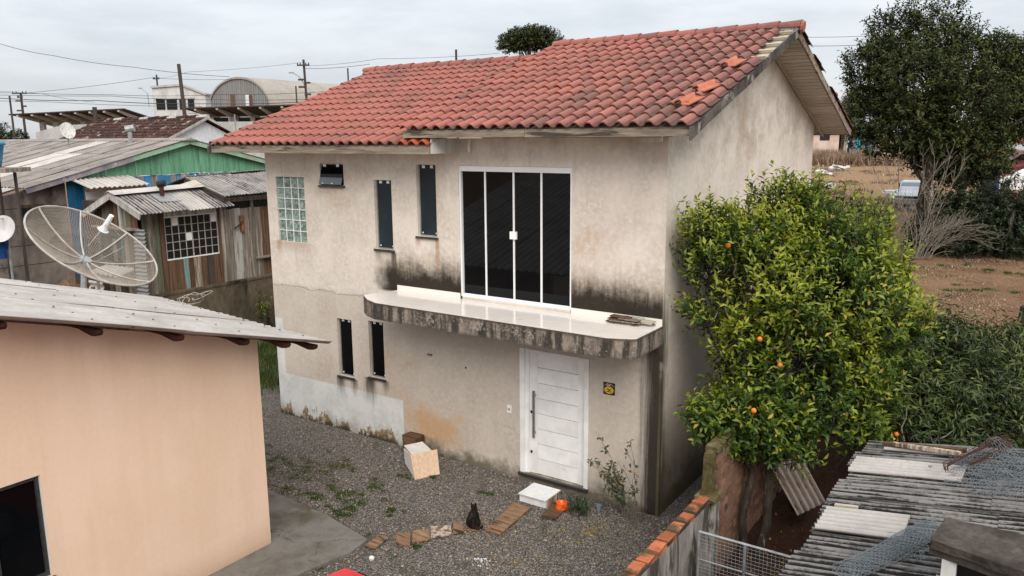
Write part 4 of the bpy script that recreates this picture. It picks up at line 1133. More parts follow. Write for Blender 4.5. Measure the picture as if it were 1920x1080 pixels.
pw = part('window', MB().box(WX - .08, WX - .03, -7.595, -6.315, 1.985, 2.025).box(WX - .08, WX - .03, -7.595, -6.315, .925, .965).box(WX - .08, WX - .03, -6.355, -6.315, .965, 1.985).box(WX - .079, WX - .031, -6.80, -6.755, .966, 1.984), 'sill', ph)
part('pane', MB().box(WX - .062, WX - .056, -6.755, -6.355, .965, 1.985), 'glass_dark', pw); part('pane', MB().box(WX - .062, WX - .056, -7.59, -6.80, .965, 1.985), 'glass_dark', pw)
part('sill', MB().box(WX - .03, WX + .035, -7.62, -6.29, .885, .918), 'sill', pw)
part('shutter_edge', MB().box(WX - .03, WX + .004, -6.318, -6.312, .93, 2.02), 'marble', pw)
E1, E2 = Vector((-3.30, -2.93, 2.735)), Vector((-7.62, -2.57, 2.80))
A = Vector((0, -1, .2816)).normalized(); A2 = Vector((-.01, -1, .285)).normalized()
Bv = (E2 - E1); Wt = Bv.length; Bn = Bv.normalized()
ns = 5
for i in range(ns):
    O = E1 + Bn * (Wt / ns * i) + Vector((0, 0, .006 * ((i % 2) == 0)))
    for k in range(3):
        m_ = corrugated(O + A * (2.05 * k) + Vector((0, 0, .007 * k)), A, Bn, 2.12, Wt / ns + .03, .168, .021, .006, 6, 3, .006, i * 7 + k)
        part('roof_sheet', m_, 'fibre_peach', ph)
for y_ in (-3.12, -3.55, -4.15, -4.98, -5.85, -6.7):
    zt = 2.735 - .2816 * (y_ + 2.93) - .045
    prof = [(-4.6, zt), (-3.40, zt), (-3.40, zt - .035), (-3.43, zt - .062), (-3.52, zt - .072), (-3.62, zt - .055), (-3.75, zt - .03), (-3.95, zt - .025), (-4.6, zt - .025)]
    part('purlin', MB().prism([(x, y_ - .03, z) for x, z in prof], (0, .06, 0)), 'purlin', ph)
bolt = mesh_of('roof_bolt', MB().lathe([(0, .009), (.007, .008), (.011, .002), (.015, 0)], n=7), 'stone_dark')
rb_ = random.Random(2)
for y_ in (-3.15, -4.15, -4.98, -5.85):
    for i in range(9):
        u = .06 + i * .115 + rb_.uniform(-.02, .02); P_ = E1 + Bn * (Wt * u) + A * ((-2.93 - y_) / .9625)
        piece('roof_bolt', bolt, ph, P_ + Vector((0, 0, .032)))
# stones and a cable loop lying on that roof
segs = []
for q in range(5):
    cx, cy = -6.95 + .10 * q, -2.62 + .02 * q; r_ = .07 + .035 * (q % 3)
    pts = [Vector((cx + r_ * 1.7 * math.cos(t * .52 + q), cy + .05 * math.sin(t * .9 + q), 2.84 + .03 * q + r_ * .8 * math.sin(t * .52 + q * 1.3))) for t in range(12)]
    segs += [(pts[i], pts[i + 1]) for i in range(11)]
cl = thing('cable_coil', 'loose coil of pale cable on the far eave of the peach house roof', 'cable', (-6.8, -2.6, 2.82)); wire_part('strand', segs, .0065, 'dish_rib', cl)

# ------------------------------------------------------------------ mesh satellite dish behind the peach house
dish = thing('satellite_dish', 'large tilted mesh satellite dish on a steel mast behind the peach house', 'satellite dish', (-9.10, -3.05, 0))
ax = Vector((.54, .26, .80)).normalized()      # faces up and to the east
Cd = Vector((-9.21, -2.74, 3.58)); DR, DD = 1.09, .33         # rim centre, radius, depth
e1 = ax.cross(Vector((0, 0, 1))).normalized(); e2 = ax.cross(e1)
def dp(r_, t): return Cd + (e1 * math.cos(t) + e2 * math.sin(t)) * r_ + ax * (DD * (r_ / DR) ** 2 - DD)
segs = []
for i in range(1, 46):
    r_ = DR * i / 46; m = 72
    segs += [(dp(r_, 2 * math.pi * k / m), dp(r_, 2 * math.pi * (k + 1) / m)) for k in range(m)]
for k in range(192):
    t = 2 * math.pi * k / 192; r0 = .12 if k % 4 == 0 else (.35 if k % 2 == 0 else .62)
    rs = np.linspace(r0, DR, 9); segs += [(dp(rs[i], t), dp(rs[i + 1], t)) for i in range(8)]
wire_part('mesh_panel', segs, .0030, 'dish_mesh', dish, kind='stuff')
part('rim', MB().tube([dp(DR, 2 * math.pi * k / 48) for k in range(49)], .017, 6), 'dish_rib', dish)
rib = [math.pi * 2 * k / 8 + .12 for k in range(8)]
for t in rib: part('rib', MB().tube([dp(r_, t) + ax * .012 for r_ in np.linspace(.06, DR, 8)], .0165, 5), 'dish_rib', dish)
part('hub', MB().tube([Cd - ax * (DD + .07), Cd - ax * (DD - .04)], [.13, .10], 10), 'galv', dish)
fp = Cd + ax * .44
fe = part('feed_horn', MB().tube([fp + ax * .10, fp + ax * .02, fp - ax * .03, fp - ax * .10], [.04, .045, .045, .07], 10).tube([fp - ax * .10, fp - ax * .11, fp - ax * .12], [.07, .095, .085], 10), 'alu_white', dish)
part('converter', MB().tube([fp + ax * .08, fp + ax * .20], [.045, .04], 8), 'alu_white', fe)
for t in (rib[0] + .2, rib[3]): part('stay', MB().tube([dp(.16, t), dp(.5, t) + ax * .45, fp + ax * .05], .006, 4), 'dish_rib', dish)
part('mast', MB().tube([(-9.10, -3.05, 0), (-9.10, -3.05, 2.9), Cd - ax * (DD + .06)], [.05, .05, .045], 8), 'galv', dish)

# ------------------------------------------------------------------ the boundary wall and the shack beyond it
bw_ = thing('boundary_wall', 'low moss-blackened masonry wall behind the two-storey house', 'wall', (-13.2, 2, 0))
m_ = MB().box(-13.36, -13.2, -6, 9.4, -.2, 1.64)
part('wall', m_, 'wall_old', bw_)
part('coping', MB().box(-13.38, -13.18, -6, 9.4, 1.641, 1.70).jit(.004, 1), 'wall_old', bw_)

def boards(parent, mats, x, y0, y1, z0, z1, n=None, seed=0, th=.02, gap=.006, top=None, name='plank', face=1):
    """vertical boards on a wall whose face looks along +X"""
    r = random.Random(seed); n = n or max(1, int((y1 - y0) / .16)); ws_ = [r.uniform(.8, 1.25) for _ in range(n)]; t = sum(ws_); y = y0
    for i in range(n):
        w_ = ws_[i] / t * (y1 - y0); ya, yb = y + gap / 2, y + w_ - gap / 2; zt = z1 + r.uniform(-.015, .012); o = r.uniform(-.012, .012)
        za, zb = (top(ya), top(yb)) if top else (zt, zt)
        part(name, MB().prism([(x + o, ya, z0 + r.uniform(-.02, .02)), (x + o, yb, z0 + r.uniform(-.02, .02)), (x + o, yb, zb), (x + o, ya, za)], (th, 0, 0)), mats[i % len(mats)], parent)
        y += w_
shack = thing('plank_shack', 'patched plank shack with a barred window on top of the mossy wall', 'shack', (-14.5, 2.0, 0))
FX = -13.33
boards(shack, ['plank_green', 'plank_grey', 'plank_green', 'plank_brown'], FX, .60, 1.16, 1.60, 3.66, 4, 1)
boards(shack, ['plank_brown', 'plank_brown', 'plank_teal', 'plank_brown', 'plank_patchy', 'plank_brown', 'plank_dark', 'plank_brown'], FX, 1.17, 2.62, 1.66, 2.45, 8, 2)
boards(shack, ['plank_brown', 'plank_grey'], FX, 2.63, 2.82, 1.66, 3.66, 2, 3)
boards(shack, ['plank_pale'], FX, 1.17, 2.62, 3.53, 3.68, 1, 4)
part('dark_room', MB().box(-15.9, FX - .15, .62, 5.2, 1.2, 3.86), 'plank_dark', shack)
win = part('window', MB().box(FX - .02, FX + .012, 1.175, 2.615, 2.455, 2.49).box(FX - .02, FX + .012, 1.175, 2.615, 3.485, 3.52).box(FX - .02, FX + .011, 1.145, 1.1745, 2.455, 3.52).box(FX - .02, FX + .011, 2.6155, 2.64, 2.455, 3.52), 'paint_white', shack, 'wide multi-pane window with three white panes')
ny, nz = 8, 5
dy, dz = (2.615 - 1.175) / ny, (3.485 - 2.49) / nz
pane_d = mesh_of('pane', MB().box(-.004, .004, -dy / 2 + .012, dy / 2 - .012, -dz / 2 + .01, dz / 2 - .01), 'glass_far')
pane_w = mesh_of('pane', MB().box(-.004, .008, -dy / 2 + .008, dy / 2 - .008, -dz / 2 + .008, dz / 2 - .008), 'paint_white')
for i in range(ny):
    for j in range(nz):
        piece('pane', pane_w if (i, j) in ((1, 4), (3, 2), (7, 4)) else pane_d, win, (FX + .002, 1.175 + dy * (i + .5), 2.49 + dz * (j + .5)))
mb = MB()
for i in range(ny + 1): mb.box(FX - .008, FX + .016, 1.175 + dy * i - (.016 if i == 4 else .009), 1.175 + dy * i + (.016 if i == 4 else .009), 2.491, 3.484)
for j in range(1, nz): mb.box(FX - .007, FX + .014, 1.19, 2.60, 2.49 + dz * j - .007, 2.49 + dz * j + .007)
part('bars', mb, 'dish_rib', win)
# gable face towards the dish
def gt(x): return 4.05 - abs(x + 14.0) * .40
r = random.Random(4); x = -15.15; i = 0
while x < -13.36:
    w_ = r.uniform(.13, .22); xb = min(x + w_ - .006, -13.34); z0 = 1.2
    win_zone = -15.05 < (x + xb) / 2 < -13.95
    spans = [(z0, gt((x + xb) / 2))] if not win_zone else [(z0, 2.36), (3.12, gt((x + xb) / 2))]
    for za, zb in spans:
        part('plank', MB().box(x, xb, .50 + r.uniform(-.01, .01), .52, za, zb), ('plank_brown', 'plank_dark', 'plank_grey', 'plank_green', 'plank_brown')[i % 5], shack)
    x += w_; i += 1
tw = part('window', MB().box(-15.03, -13.97, .47, .50, 3.06, 3.13).box(-15.03, -13.97, .47, .50, 2.36, 2.43).box(-15.03, -14.96, .47, .50, 2.43, 3.06).box(-14.04, -13.97, .47, .50, 2.43, 3.06), 'board_teal', shack, 'dark window in a teal frame in the gable')
part('pane', MB().box(-14.96, -14.04, .505, .515, 2.43, 3.06), 'black', tw)
part('curtain', MB().box(-14.45, -14.30, .488, .503, 2.44, 3.0), 'plank_teal', tw)
part('ledge', MB().box(-15.0, -13.3, .30, .52, 3.27, 3.31), 'plank_grey', shack)
part('post', MB().box(-13.98, -13.90, .43, .49, 3.3, 3.95), 'plank_pale', shack)
for s_, xe, ze in ((-1, -15.28, 3.56), (1, -12.82, 3.62)):
    part('bargeboard', MB().beam((-14.0, .28, 4.06), (xe, .28, ze), .03, .15), 'plank_pale', shack)
for k in range(4):                       # slope over the window
    y0 = .26 + k * .63
    part('roof_sheet', corrugated((-12.82, y0, 3.665 + .01 * (k % 2)), (-1.18, 0, .455), (0, 1, .022), 1.27, .67, .095, .014, .006, 6, 2, .006, 40 + k), 'fibre_shack' if k != 2 else 'fibre_pale', shack)
for k in range(4):
    y0 = .26 + k * .63
    part('roof_sheet', corrugated((-14.0, y0, 4.12), (-1.28, 0, -.52), (0, 1, .022), 1.38, .67, .095, .014, .006, 6, 2, .006, 50 + k), 'fibre_pale', shack)
part('ridge_cap', MB().prism([(-14.22, .24, 4.07), (-14.0, .24, 4.175), (-13.72, .24, 4.09), (-14.0, .24, 4.155)], (0, 2.4, .06)), 'fibre_pale', shack)
ch = part('stove_pipe', MB().tube([(-13.6, 1.36, 3.85), (-13.6, 1.36, 4.28)], .055, 8), 'rust', shack)
part('pipe_cap', MB().tube([(-13.66, 1.30, 4.27), (-13.52, 1.42, 4.31)], .085, 8), 'black', ch)
part('flashing', MB().obox((-13.5, 1.36, 3.965), (.93, 0, -.36), (0, 1, 0), (.36, 0, .93), .24, .25, .005), 'galv', shack)
# plank door section to the right, under its own higher roof
boards(shack, ['plank_grey', 'plank_pale', 'plank_grey', 'plank_grey', 'plank_grey', 'plank_brown', 'plank_grey'], FX - .03, 2.84, 4.75, 1.66, 3.56, 8, 6)
part('lintel', MB().box(FX - .06, FX - .01, 2.84, 4.9, 3.74, 3.86), 'plank_grey', shack)
part('dark_gap', MB().box(FX - .12, FX - .07, 2.84, 4.9, 3.5, 3.8), 'black', shack)
for y_ in (2.9, 3.75, 4.55): part('post', MB().box(FX - .06, FX - .012, y_ - .04, y_ + .04, 3.56, 3.74), 'plank_teal', shack)
part('clay_pipe', MB().tube([(FX + .03, 3.36, 2.95), (FX + .03, 3.35, 3.37)], .055, 10), 'brick_coping', shack)
part('pipe_elbow', MB().tube([(FX + .06, 3.10, 3.05), (FX + .07, 3.24, 3.13), (FX + .07, 3.32, 3.16)], .018, 6), 'rust', shack)
part('shelf', MB().box(FX - .01, FX + .12, 3.75, 4.6, 2.18, 2.22), 'plank_grey', shack)
for k in range(4):
    y0 = 2.70 + k * .62
    part('roof_sheet', corrugated((-12.92, y0, 3.93 + .01 * (k % 2)), (-1.6, 0, .44), (0, 1, .03), 1.66, .66, .095, .014, .006, 6, 2, .008, 60 + k), 'fibre_shack', shack)
for q in range(3): part('verge_sheet', MB().beam((-12.92, 2.66 - .03 * q, 3.93 - .06 * q), (-14.5, 2.66 - .03 * q, 4.36 - .05 * q), .05, .035), 'plank_dark' if q else 'fibre_shack', shack)
part('roof_sheet', corrugated((-14.5, 2.7, 4.40), (-1.5, 0, -.40), (0, 1, .03), 1.55, 2.5, .095, .014, .006, 6, 2, .006, 66), 'fibre_shack', shack)
part('patch_board', MB().prism([(-14.0, 1.95, 4.16), (-14.1, 2.62, 4.30), (-13.85, 2.66, 4.19), (-13.8, 2.1, 4.13)], (0, 0, .02)), 'batten', shack)
# bits leaning about the shack
t = thing('metal_sheet', 'corrugated metal sheet standing upright against the shack gable', 'metal sheet', (-13.2, .42, 1.2)); part('sheet', corrugated((-13.50, .44, 1.75), (1, 0, .02), (.05, 0, 1), .46, 1.55, .095, .02, .004, 6, 2, .004, 70), 'galv', t)
o = corrugated((-14.9, .1, 1.35), (0, .05, 1), (1, 0, 0), .78, .75, .11, .02, .004, 6, 2, .01, 71)
t = thing('metal_sheet', 'bent metal sheet standing below the dish at the foot of the shack', 'metal sheet', (-14.5, .1, 1.2)); part('sheet', corrugated((-14.95, .08, 1.0), (1, 0, 0), (0, .02, 1), .62, 1.0, .16, .022, .004, 6, 2, .012, 71), 'fibre_pale', t)
t = thing('roof_sheet', 'short wavy roofing sheet resting on a low shelf under the shack window', 'roofing sheet', (-14.2, .1, 2.2)); part('sheet', corrugated((-14.62, -.05, 2.24), (.0, .42, .10), (1, 0, 0), .5, 1.1, .2, .03, .006, 8, 2, .004, 72), 'fibre_pale', t)
part('shelf_leg', MB().box(-13.72, -13.62, .05, .12, 1.2, 2.2), 'plank_grey', t); part('shelf_leg', MB().box(-14.55, -14.45, .05, .12, 1.2, 2.2), 'plank_grey', t)
solo('log_pile', MB().tube([(-14.4, .05, 1.3), (-13.5, .05, 1.28)], .07, 7).tube([(-14.35, .0, 1.43), (-13.55, .02, 1.42)], .06, 7).tube([(-14.4, -.02, 1.55), (-13.6, 0, 1.54)], .055, 7), 'plank_brown', 'little pile of brown logs beside the shack foot', 'logs', (-14, 0, 1.2))
hb = thing('wooden_box', 'small grey wooden box with a peaked lid by the block wall', 'box', (-12.9, -1.55, 1.3))
part('body', MB().prism([(-13.12, -1.68, 1.55), (-12.72, -1.45, 1.55), (-12.76, -1.39, 2.22), (-13.16, -1.62, 2.22)], (-.22, .36, 0)), 'galv', hb)
lidc = Vector((-13.05, -1.38, 2.44)); base_ = [Vector((-13.20, -1.70, 2.2)), Vector((-12.72, -1.42, 2.2)), Vector((-12.92, -1.05, 2.2)), Vector((-13.40, -1.33, 2.2))]
part('lid', MB().add([*base_, lidc], [(0, 1, 4), (1, 2, 4), (2, 3, 4), (3, 0, 4), (3, 2, 1, 0)]), 'plank_brown', hb)
part('ring', MB().tube([(-12.87 + .04 * math.cos(k), -1.50, 1.86 + .04 * math.sin(k)) for k in np.linspace(0, 6.28, 9)], .01, 4), 'black', hb)
solo('wooden_pole', MB().tube([(-12.55, -1.1, 1.3), (-12.62, -1.05, 2.25)], .045, 7), 'plank_brown', 'short wooden pole beside the grey box', 'pole', (-12.6, -1.1, 1.3))

# ------------------------------------------------------------------ green-gabled house beyond the shack
bh_ = thing('board_house', 'board house with a green gable, a grey block wall and a fibre-cement roof', 'house', (-22, 4, 0))
GX = -18.0
def gtop(y): return 5.30 - abs(y - 5.06) * .2466 - .10
boards(bh_, ['board_green'], GX, 1.2, 8.6, 4.30, 4.9, 34, 8, top=lambda y: max(4.31, gtop(y)), name='gable_board')
boards(bh_, ['board_blue', 'board_blue', 'plank_grey', 'board_blue', 'plank_grey'], GX - .03, 3.0, 8.4, 3.4, 4.29, 26, 9, name='wall_board')
for y_ in np.linspace(5.3, 8.3, 7): part('batten', MB().box(GX - .01, GX + .02, y_ - .02, y_ + .02, 4.02, 4.27), 'paint_white', bh_)
part('rail', MB().box(GX - .01, GX + .05, 3.0, 7.0, 3.86, 3.95), 'board_aqua', bh_)
part('block_wall', MB().prism([(GX - .04, -2.5, -.2), (GX - .04, 1.32, -.2), (GX - .04, 1.32, 4.30), (GX - .04, .3, 4.06), (GX - .04, -.7, 3.84), (GX - .04, -2.5, 3.8)], (-.16, 0, 0)), 'block_wall', bh_)
for z_, y0, y1 in ((2.62, -2.5, 1.3), (3.13, -2.5, 1.3), (3.6, -2.5, 1.3), (2.1, -2.5, 1.3)): part('joint', MB().box(GX - .045, GX - .0385, y0, y1, z_ - .008, z_ + .008), 'black', bh_)
bwn = part('window', MB().box(GX - .038, GX - .01, .12, .72, 3.60, 3.68).box(GX - .038, GX - .02, .12, .72, 3.28, 3.30), 'plank_brown', bh_, 'small barred vent window in the block wall')
part('pane', MB().box(GX - .038, GX - .03, .14, .70, 3.30, 3.60), 'black', bwn)
for y_ in (.28, .42, .56): part('bar', MB().box(GX - .03, GX - .015, y_ - .012, y_ + .012, 3.30, 3.60), 'plank_dark', bwn)
boards(bh_, ['board_deepblue'], GX - .03, 1.34, 2.05, 1.6, 4.26, 3, 10, name='wall_board')
part('dark_doorway', MB().box(GX - .3, GX - .2, 2.05, 3.0, 1.2, 4.2), 'black', bh_)
part('white_panel', MB().box(GX + .15, GX + .18, 1.75, 2.45, 3.72, 4.06), 'paint_white', bh_)
for k in range(3): part('awning_sheet', corrugated((-16.9, 1.35 + k * .56, 4.08), (-.95, 0, .20), (0, 1, .02), 1.1, .60, .15, .022, .006, 6, 2, .01, 80 + k), 'fibre_pale', bh_)
part('awning_beam', MB().beam((-16.95, 1.3, 4.02), (-16.95, 3.0, 4.05), .06, .07), 'plank_brown', bh_)
# roof: columns of sheets from ridge to eave
gs_ = (Vector((0, .32, 4.15)) - Vector((0, 5.06, 5.32))).normalized(); gl = 4.88
for i in range(13):
    xc = -17.75 - i * .98
    for k in range(3):
        o_ = Vector((xc, 5.06, 5.34)) + gs_ * (gl / 3 * k) + Vector((0, 0, -.012 * k))
        pale = (i in (3, 4) and k >= 1) or (i == 4 and k == 0)
        part('roof_sheet', corrugated(o_, gs_, (-1, 0, 0), gl / 3 + .12, 1.02, .177, .022, .007, 5, 1, .008, 100 + i * 3 + k), 'fibre_pale' if pale else 'fibre_far', bh_)
for i in range(4):
    part('roof_sheet', corrugated((-18.3 - i * .95, .55, 4.17), gs_, (-1, 0, 0), 1.5, 1.0, .177, .026, .007, 6, 1, .01, 140 + i), 'fibre_pale', bh_)
g2 = Vector((gs_.x, -gs_.y, gs_.z))
part('roof_sheet', corrugated((-17.75, 5.06, 5.34), g2, (-1, 0, 0), 3.6, 11, .177, .02, .007, 3, 1, .0, 150), 'fibre_far', bh_)
part('bargeboard', MB().beam((GX + .2, 3.2, 4.795), (GX + .2, .2, 4.055), .03, .15), 'barge_violet', bh_)
part('bargeboard', MB().beam((GX + .2, 5.08, 5.26), (GX + .2, 3.2, 4.795), .03, .13), 'barge_green', bh_); part('bargeboard', MB().beam((GX + .2, 5.08, 5.26), (GX + .2, 8.6, 4.40), .03, .13), 'barge_green', bh_)
part('ridge_cap', MB().prism([(-17.7, 4.8, 5.30), (-17.7, 5.06, 5.385), (-17.7, 5.32, 5.30)], (-12.5, 0, 0)), 'fibre_far', bh_)
vt = part('vent_pipe', MB().tube([(-20.2, 4.6, 5.1), (-20.2, 4.6, 5.62)], .07, 8), 'galv', bh_)
part('vent_cowl', MB().tube([(-20.28, 4.52, 5.66), (-20.10, 4.70, 5.70)], .115, 10), 'galv', vt)
part('gutter_pipe', MB().tube([(-17.9, -.62, 4.1), (-17.9, -.62, 3.1)], .03, 6), 'dish_rib', bh_)

wt = thing('water_tank', 'blue plastic water tank on a wooden platform at the left edge', 'water tank', tuple(st(-12.75, 19, 0)))
tc = st(-12.72, 19, 0)
part('barrel', MB().lathe([(0, 4.72), (.56, 4.72), (.60, 4.9), (.66, 5.22), (.70, 5.24), (.70, 5.30), (.64, 5.31), (.50, 5.38), (0, 5.42)], tc, 20), 'blue_water', wt, smooth=True)
part('platform', MB().obox(tc + Vector((.1, 0, 4.66)), _A, _H, (0, 0, 1), 1.0, .5, .05), 'plank_grey', wt)
for q in (.55, .95): part('leg', MB().tube([tc + _A * q + Vector((0, 0, 0)), tc + _A * q + Vector((0, 0, 4.6))], .04, 6), 'plank_dark', wt)
sdh = thing('satellite_dish', 'small white offset dish by the block wall at the left edge', 'satellite dish', (-15.4, -1.5, 3.0))
q_ = Vector((-15.4, -1.48, 3.36)); nx = (-_f + Vector((.2, -.1, .35))).normalized(); u1 = nx.cross(Vector((0, 0, 1))).normalized(); u2 = nx.cross(u1)
m_ = MB(); N = 20
for r_, dd in ((0, .0), (.16, .02), (.29, .07)):
    m_.v += [tuple(q_ + (u1 * math.cos(2 * math.pi * k / N) + u2 * 1.1 * math.sin(2 * math.pi * k / N)) * r_ + nx * dd) for k in range(N)]
m_.f = [(i * N + k, i * N + (k + 1) % N, (i + 1) * N + (k + 1) % N, (i + 1) * N + k) for i in (0, 1) for k in range(N)]
part('reflector', m_, 'white_render', sdh, smooth=True); part('mast', MB().tube([(-15.42, -1.4, 0), (-15.42, -1.4, 3.3)], .03, 6), 'galv', sdh)
part('arm', MB().tube([q_ - u2 * .28, q_ + nx * .35 - u2 * .1], .015, 5), 'galv', sdh)
rd = thing('satellite_dish', 'small pale offset dish with a rust mark on the ridge of the green gable house', 'satellite dish', (-24.4, 5.06, 5.4))
q2 = st(-14.52, 26.5, 5.62); nx2 = (_A * .55 - _H * .6 + Vector((0, 0, .5))).normalized(); v1 = nx2.cross(Vector((0, 0, 1))).normalized(); v2 = nx2.cross(v1)
m_ = MB()
for r_, dd in ((0, 0), (.15, .015), (.28, .06)): m_.v += [tuple(q2 + (v1 * .8 * math.cos(2 * math.pi * k / N) + v2 * 1.1 * math.sin(2 * math.pi * k / N)) * r_ + nx2 * dd) for k in range(N)]
m_.f = [(i * N + k, i * N + (k + 1) % N, (i + 1) * N + (k + 1) % N, (i + 1) * N + k) for i in (0, 1) for k in range(N)]
part('reflector', m_, 'plank_pale', rd, smooth=True); part('mast', MB().tube([q2 - Vector((0, 0, .5)), q2 - nx2 * .05], .025, 5), 'galv', rd)
m_ = MB(); nn = 7
for i in range(nn):
    for j in range(5): m_.v.append((-15.62 + .055 * i + .02 * math.sin(j * 2), -1.72 + .10 * math.sin(i * 1.6 + j * .4) + .04 * i, 3.16 - .11 * j - .03 * (i % 2)))
m_.f = [(i * 5 + j, i * 5 + j + 1, (i + 1) * 5 + j + 1, (i + 1) * 5 + j) for i in range(nn - 1) for j in range(4)]
solo('blue_cloth', m_, 'cloth_blue', 'dark blue cloth hanging under the small white dish', 'cloth', (-15.5, -1.6, 3.1))

# ------------------------------------------------------------------ far left: tiled house, stand roof, tower, hangar, poles, cables
th_ = thing('house', 'house with a dark mossy tile roof and a pale blue-white gable beyond the green gable', 'house', (-29, 11.5, gz(0, 36)))
part('wall', MB().prism([(-27.1, 10.45, 0), (-27.1, 13.6, 0), (-27.1, 13.6, 5.45), (-27.1, 12.2, 6.1), (-27.1, 10.45, 5.36)], (-8.3, 0, 0)), 'white_wall', th_)
mb = MB()
r = random.Random(3)
ncol, nrow = 34, 7
for i in range(ncol):
    for k in range(nrow):
        x0 = -26.95 - i * .262; y0, z0 = 12.2 - 2.0 * (k + 1) / nrow, 6.26 - .92 * (k + 1) / nrow; y1, z1 = 12.2 - 2.0 * k / nrow + .04, 6.26 - .92 * k / nrow
        j = r.uniform(-.012, .012)
        mb.add([(x0, y0, z0 + .05 + j), (x0 - .13, y0, z0 + .10 + j), (x0 - .26, y0, z0 + .05 + j), (x0, y1, z1 + .015), (x0 - .13, y1, z1 + .06), (x0 - .26, y1, z1 + .015), (x0, y0, z0), (x0 - .26, y0, z0)],
               [(0, 1, 4, 3), (1, 2, 5, 4), (0, 6, 7, 2, 1)])
part('roof_tiles', mb, 'tile_far', th_, kind='stuff')
part('roof', MB().prism([(-26.9, 10.2, 5.33), (-26.9, 12.2, 6.25), (-26.9, 13.75, 5.52), (-26.9, 13.75, 5.46), (-26.9, 12.2, 6.18), (-26.9, 10.2, 5.27)], (-8.9, 0, 0)), 'tile_far', th_)
part('bargeboard', MB().beam((-26.86, 10.2, 5.32), (-26.86, 12.2, 6.24), .04, .10), 'plank_pale', th_); part('bargeboard', MB().beam((-26.86, 12.2, 6.24), (-26.86, 13.8, 5.50), .04, .10), 'plank_pale', th_)
for k in range(12): part('ridge_tile', MB().tube([(-26.85 - k * .74, 12.2, 6.30), (-27.62 - k * .74, 12.2, 6.28)], [.12, .09], 6), 'tile_far' if k % 3 else 'mortar', th_)
part('antenna_pole', MB().tube([(-25.9, 12.9, 5.4), (-25.9, 12.9, 6.4)], .03, 5), 'galv', th_)

def stp(lst): return [st(*q) for q in lst]
tw_ = thing('white_tower', 'white concrete cabin tower with a slanted top and a band of dark windows', 'tower', tuple(st(-38.7, 95, gz(0, 95))))
front = stp([(-41.7, 95, 3), (-35.6, 95, 3), (-35.55, 95, 10.5), (-38.15, 95, 11.55), (-41.68, 95, 11.3)])
part('wall', MB().prism(front, tuple(_H * 1.6)), 'white_render', tw_)
part('roof_edge', MB().prism(stp([(-35.4, 94.8, 10.55), (-38.15, 94.8, 11.66), (-41.8, 94.8, 11.4), (-41.8, 94.8, 11.18), (-38.15, 94.8, 11.42), (-35.4, 94.8, 10.32)])[::-1], tuple(_H * 2)), 'grey_render', tw_)
for i, (a0, a1) in enumerate(((-41.3, -40.3), (-40.1, -38.9), (-38.6, -37.9), (-37.6, -36.9))):
    w = part('window', MB().prism(stp([(a0, 94.99, 8.75), (a1, 94.99, 8.75), (a1, 94.99, 9.95), (a0, 94.99, 9.95)]), tuple(-_H * .08)), 'glass_far', tw_)
    part('frame', MB().prism(stp([(a0 - .1, 94.93, 9.95), (a1 + .1, 94.93, 9.95), (a1 + .1, 94.93, 10.08), (a0 - .1, 94.93, 10.08)]), tuple(-_H * .12)), 'grey_render', w)
part('lettering', MB().prism(stp([(-37.6, 94.97, 8.28), (-36.7, 94.97, 8.28), (-36.7, 94.97, 8.42), (-37.6, 94.97, 8.42)]), tuple(-_H * .02)), 'grey_render', tw_)

def stand(name, lab, a0, a1, z0, z1, zb, n, hh=90):
    s_ = thing(name, lab, 'stand roof', tuple(st((a0 + a1) / 2, hh, gz(0, hh))))
    part('roof', MB().prism(stp([(a0, hh - 2.2, z0), (a1, hh - 2.2, z1), (a1, hh + 5.5, zb + .12), (a0, hh + 5.5, zb)]), (0, 0, -.12)), 'stone_dark', s_)
    for i in range(n):
        t = (i + .5) / n; a = a0 + (a1 - a0) * t; z = z0 + (z1 - z0) * t
        part('beam', MB().prism(stp([(a, hh - 2.1, z - .13), (a, hh + 5, zb - .13), (a, hh + 5, zb - .75), (a, hh - 2.1, z - .32)]), tuple(_A * .22)), 'white_render', s_)
        part('column', MB().prism(stp([(a, hh + 2.0, 3), (a + .5, hh + 2.0, 3), (a + .5, hh + 2.0, zb - .2), (a, hh + 2.0, zb - .2)]), tuple(_H * .5)), 'white_render', s_)
    part('back_wall', MB().prism(stp([(a0 + 2, hh + 3.5, 3), (a1, hh + 3.5, 3), (a1, hh + 3.5, zb - 1.4), (a0 + 2, hh + 3.5, zb - 1.6)]), tuple(_H * .3)), 'grey_render', s_)
    return s_
s1 = stand('grandstand_roof', 'long dark flat grandstand roof on slanted white beams left of the tower', -54.3, -41.75, 8.15, 8.66, 7.6, 8)
part('blue_band', MB().prism(stp([(-50.5, 91.9, 6.1), (-42, 91.9, 6.1), (-42, 91.9, 6.75), (-50.5, 91.9, 6.75)]), tuple(_H * .1)), 'board_deepblue', s1)
s2 = stand('grandstand_roof', 'dark flat grandstand roof on slanted white beams right of the tower', -35.4, -19.0, 8.68, 9.03, 8.0, 7)
for a0, a1 in ((-34.9, -32.2), (-31, -27.5)): part('opening', MB().prism(stp([(a0, 92.4, 6.6), (a1, 92.4, 6.6), (a1, 92.4, 7.7), (a0, 92.4, 7.7)]), tuple(_H * .1)), 'glass_far', s2)
solo('blue_building', MB().prism(stp([(-27.3, 91.5, 4), (-23.2, 91.5, 4), (-23.2, 91.5, 7.85), (-27.3, 91.5, 7.75)]), tuple(_H * 1.2)), 'blue_light', 'small light blue building under the right grandstand roof', 'building', tuple(st(-25, 92, 3)))
solo('site_wall', MB().prism(stp([(-47, 80, 2.8), (-30, 80, 2.8), (-30, 80, 6.7), (-41, 80, 6.9), (-44.5, 80, 6.75), (-47, 80, 6.1)]), tuple(_H * .3)), 'grey_render', 'pale grey retaining wall below the left grandstand', 'wall', tuple(st(-40, 80, 2.8)))
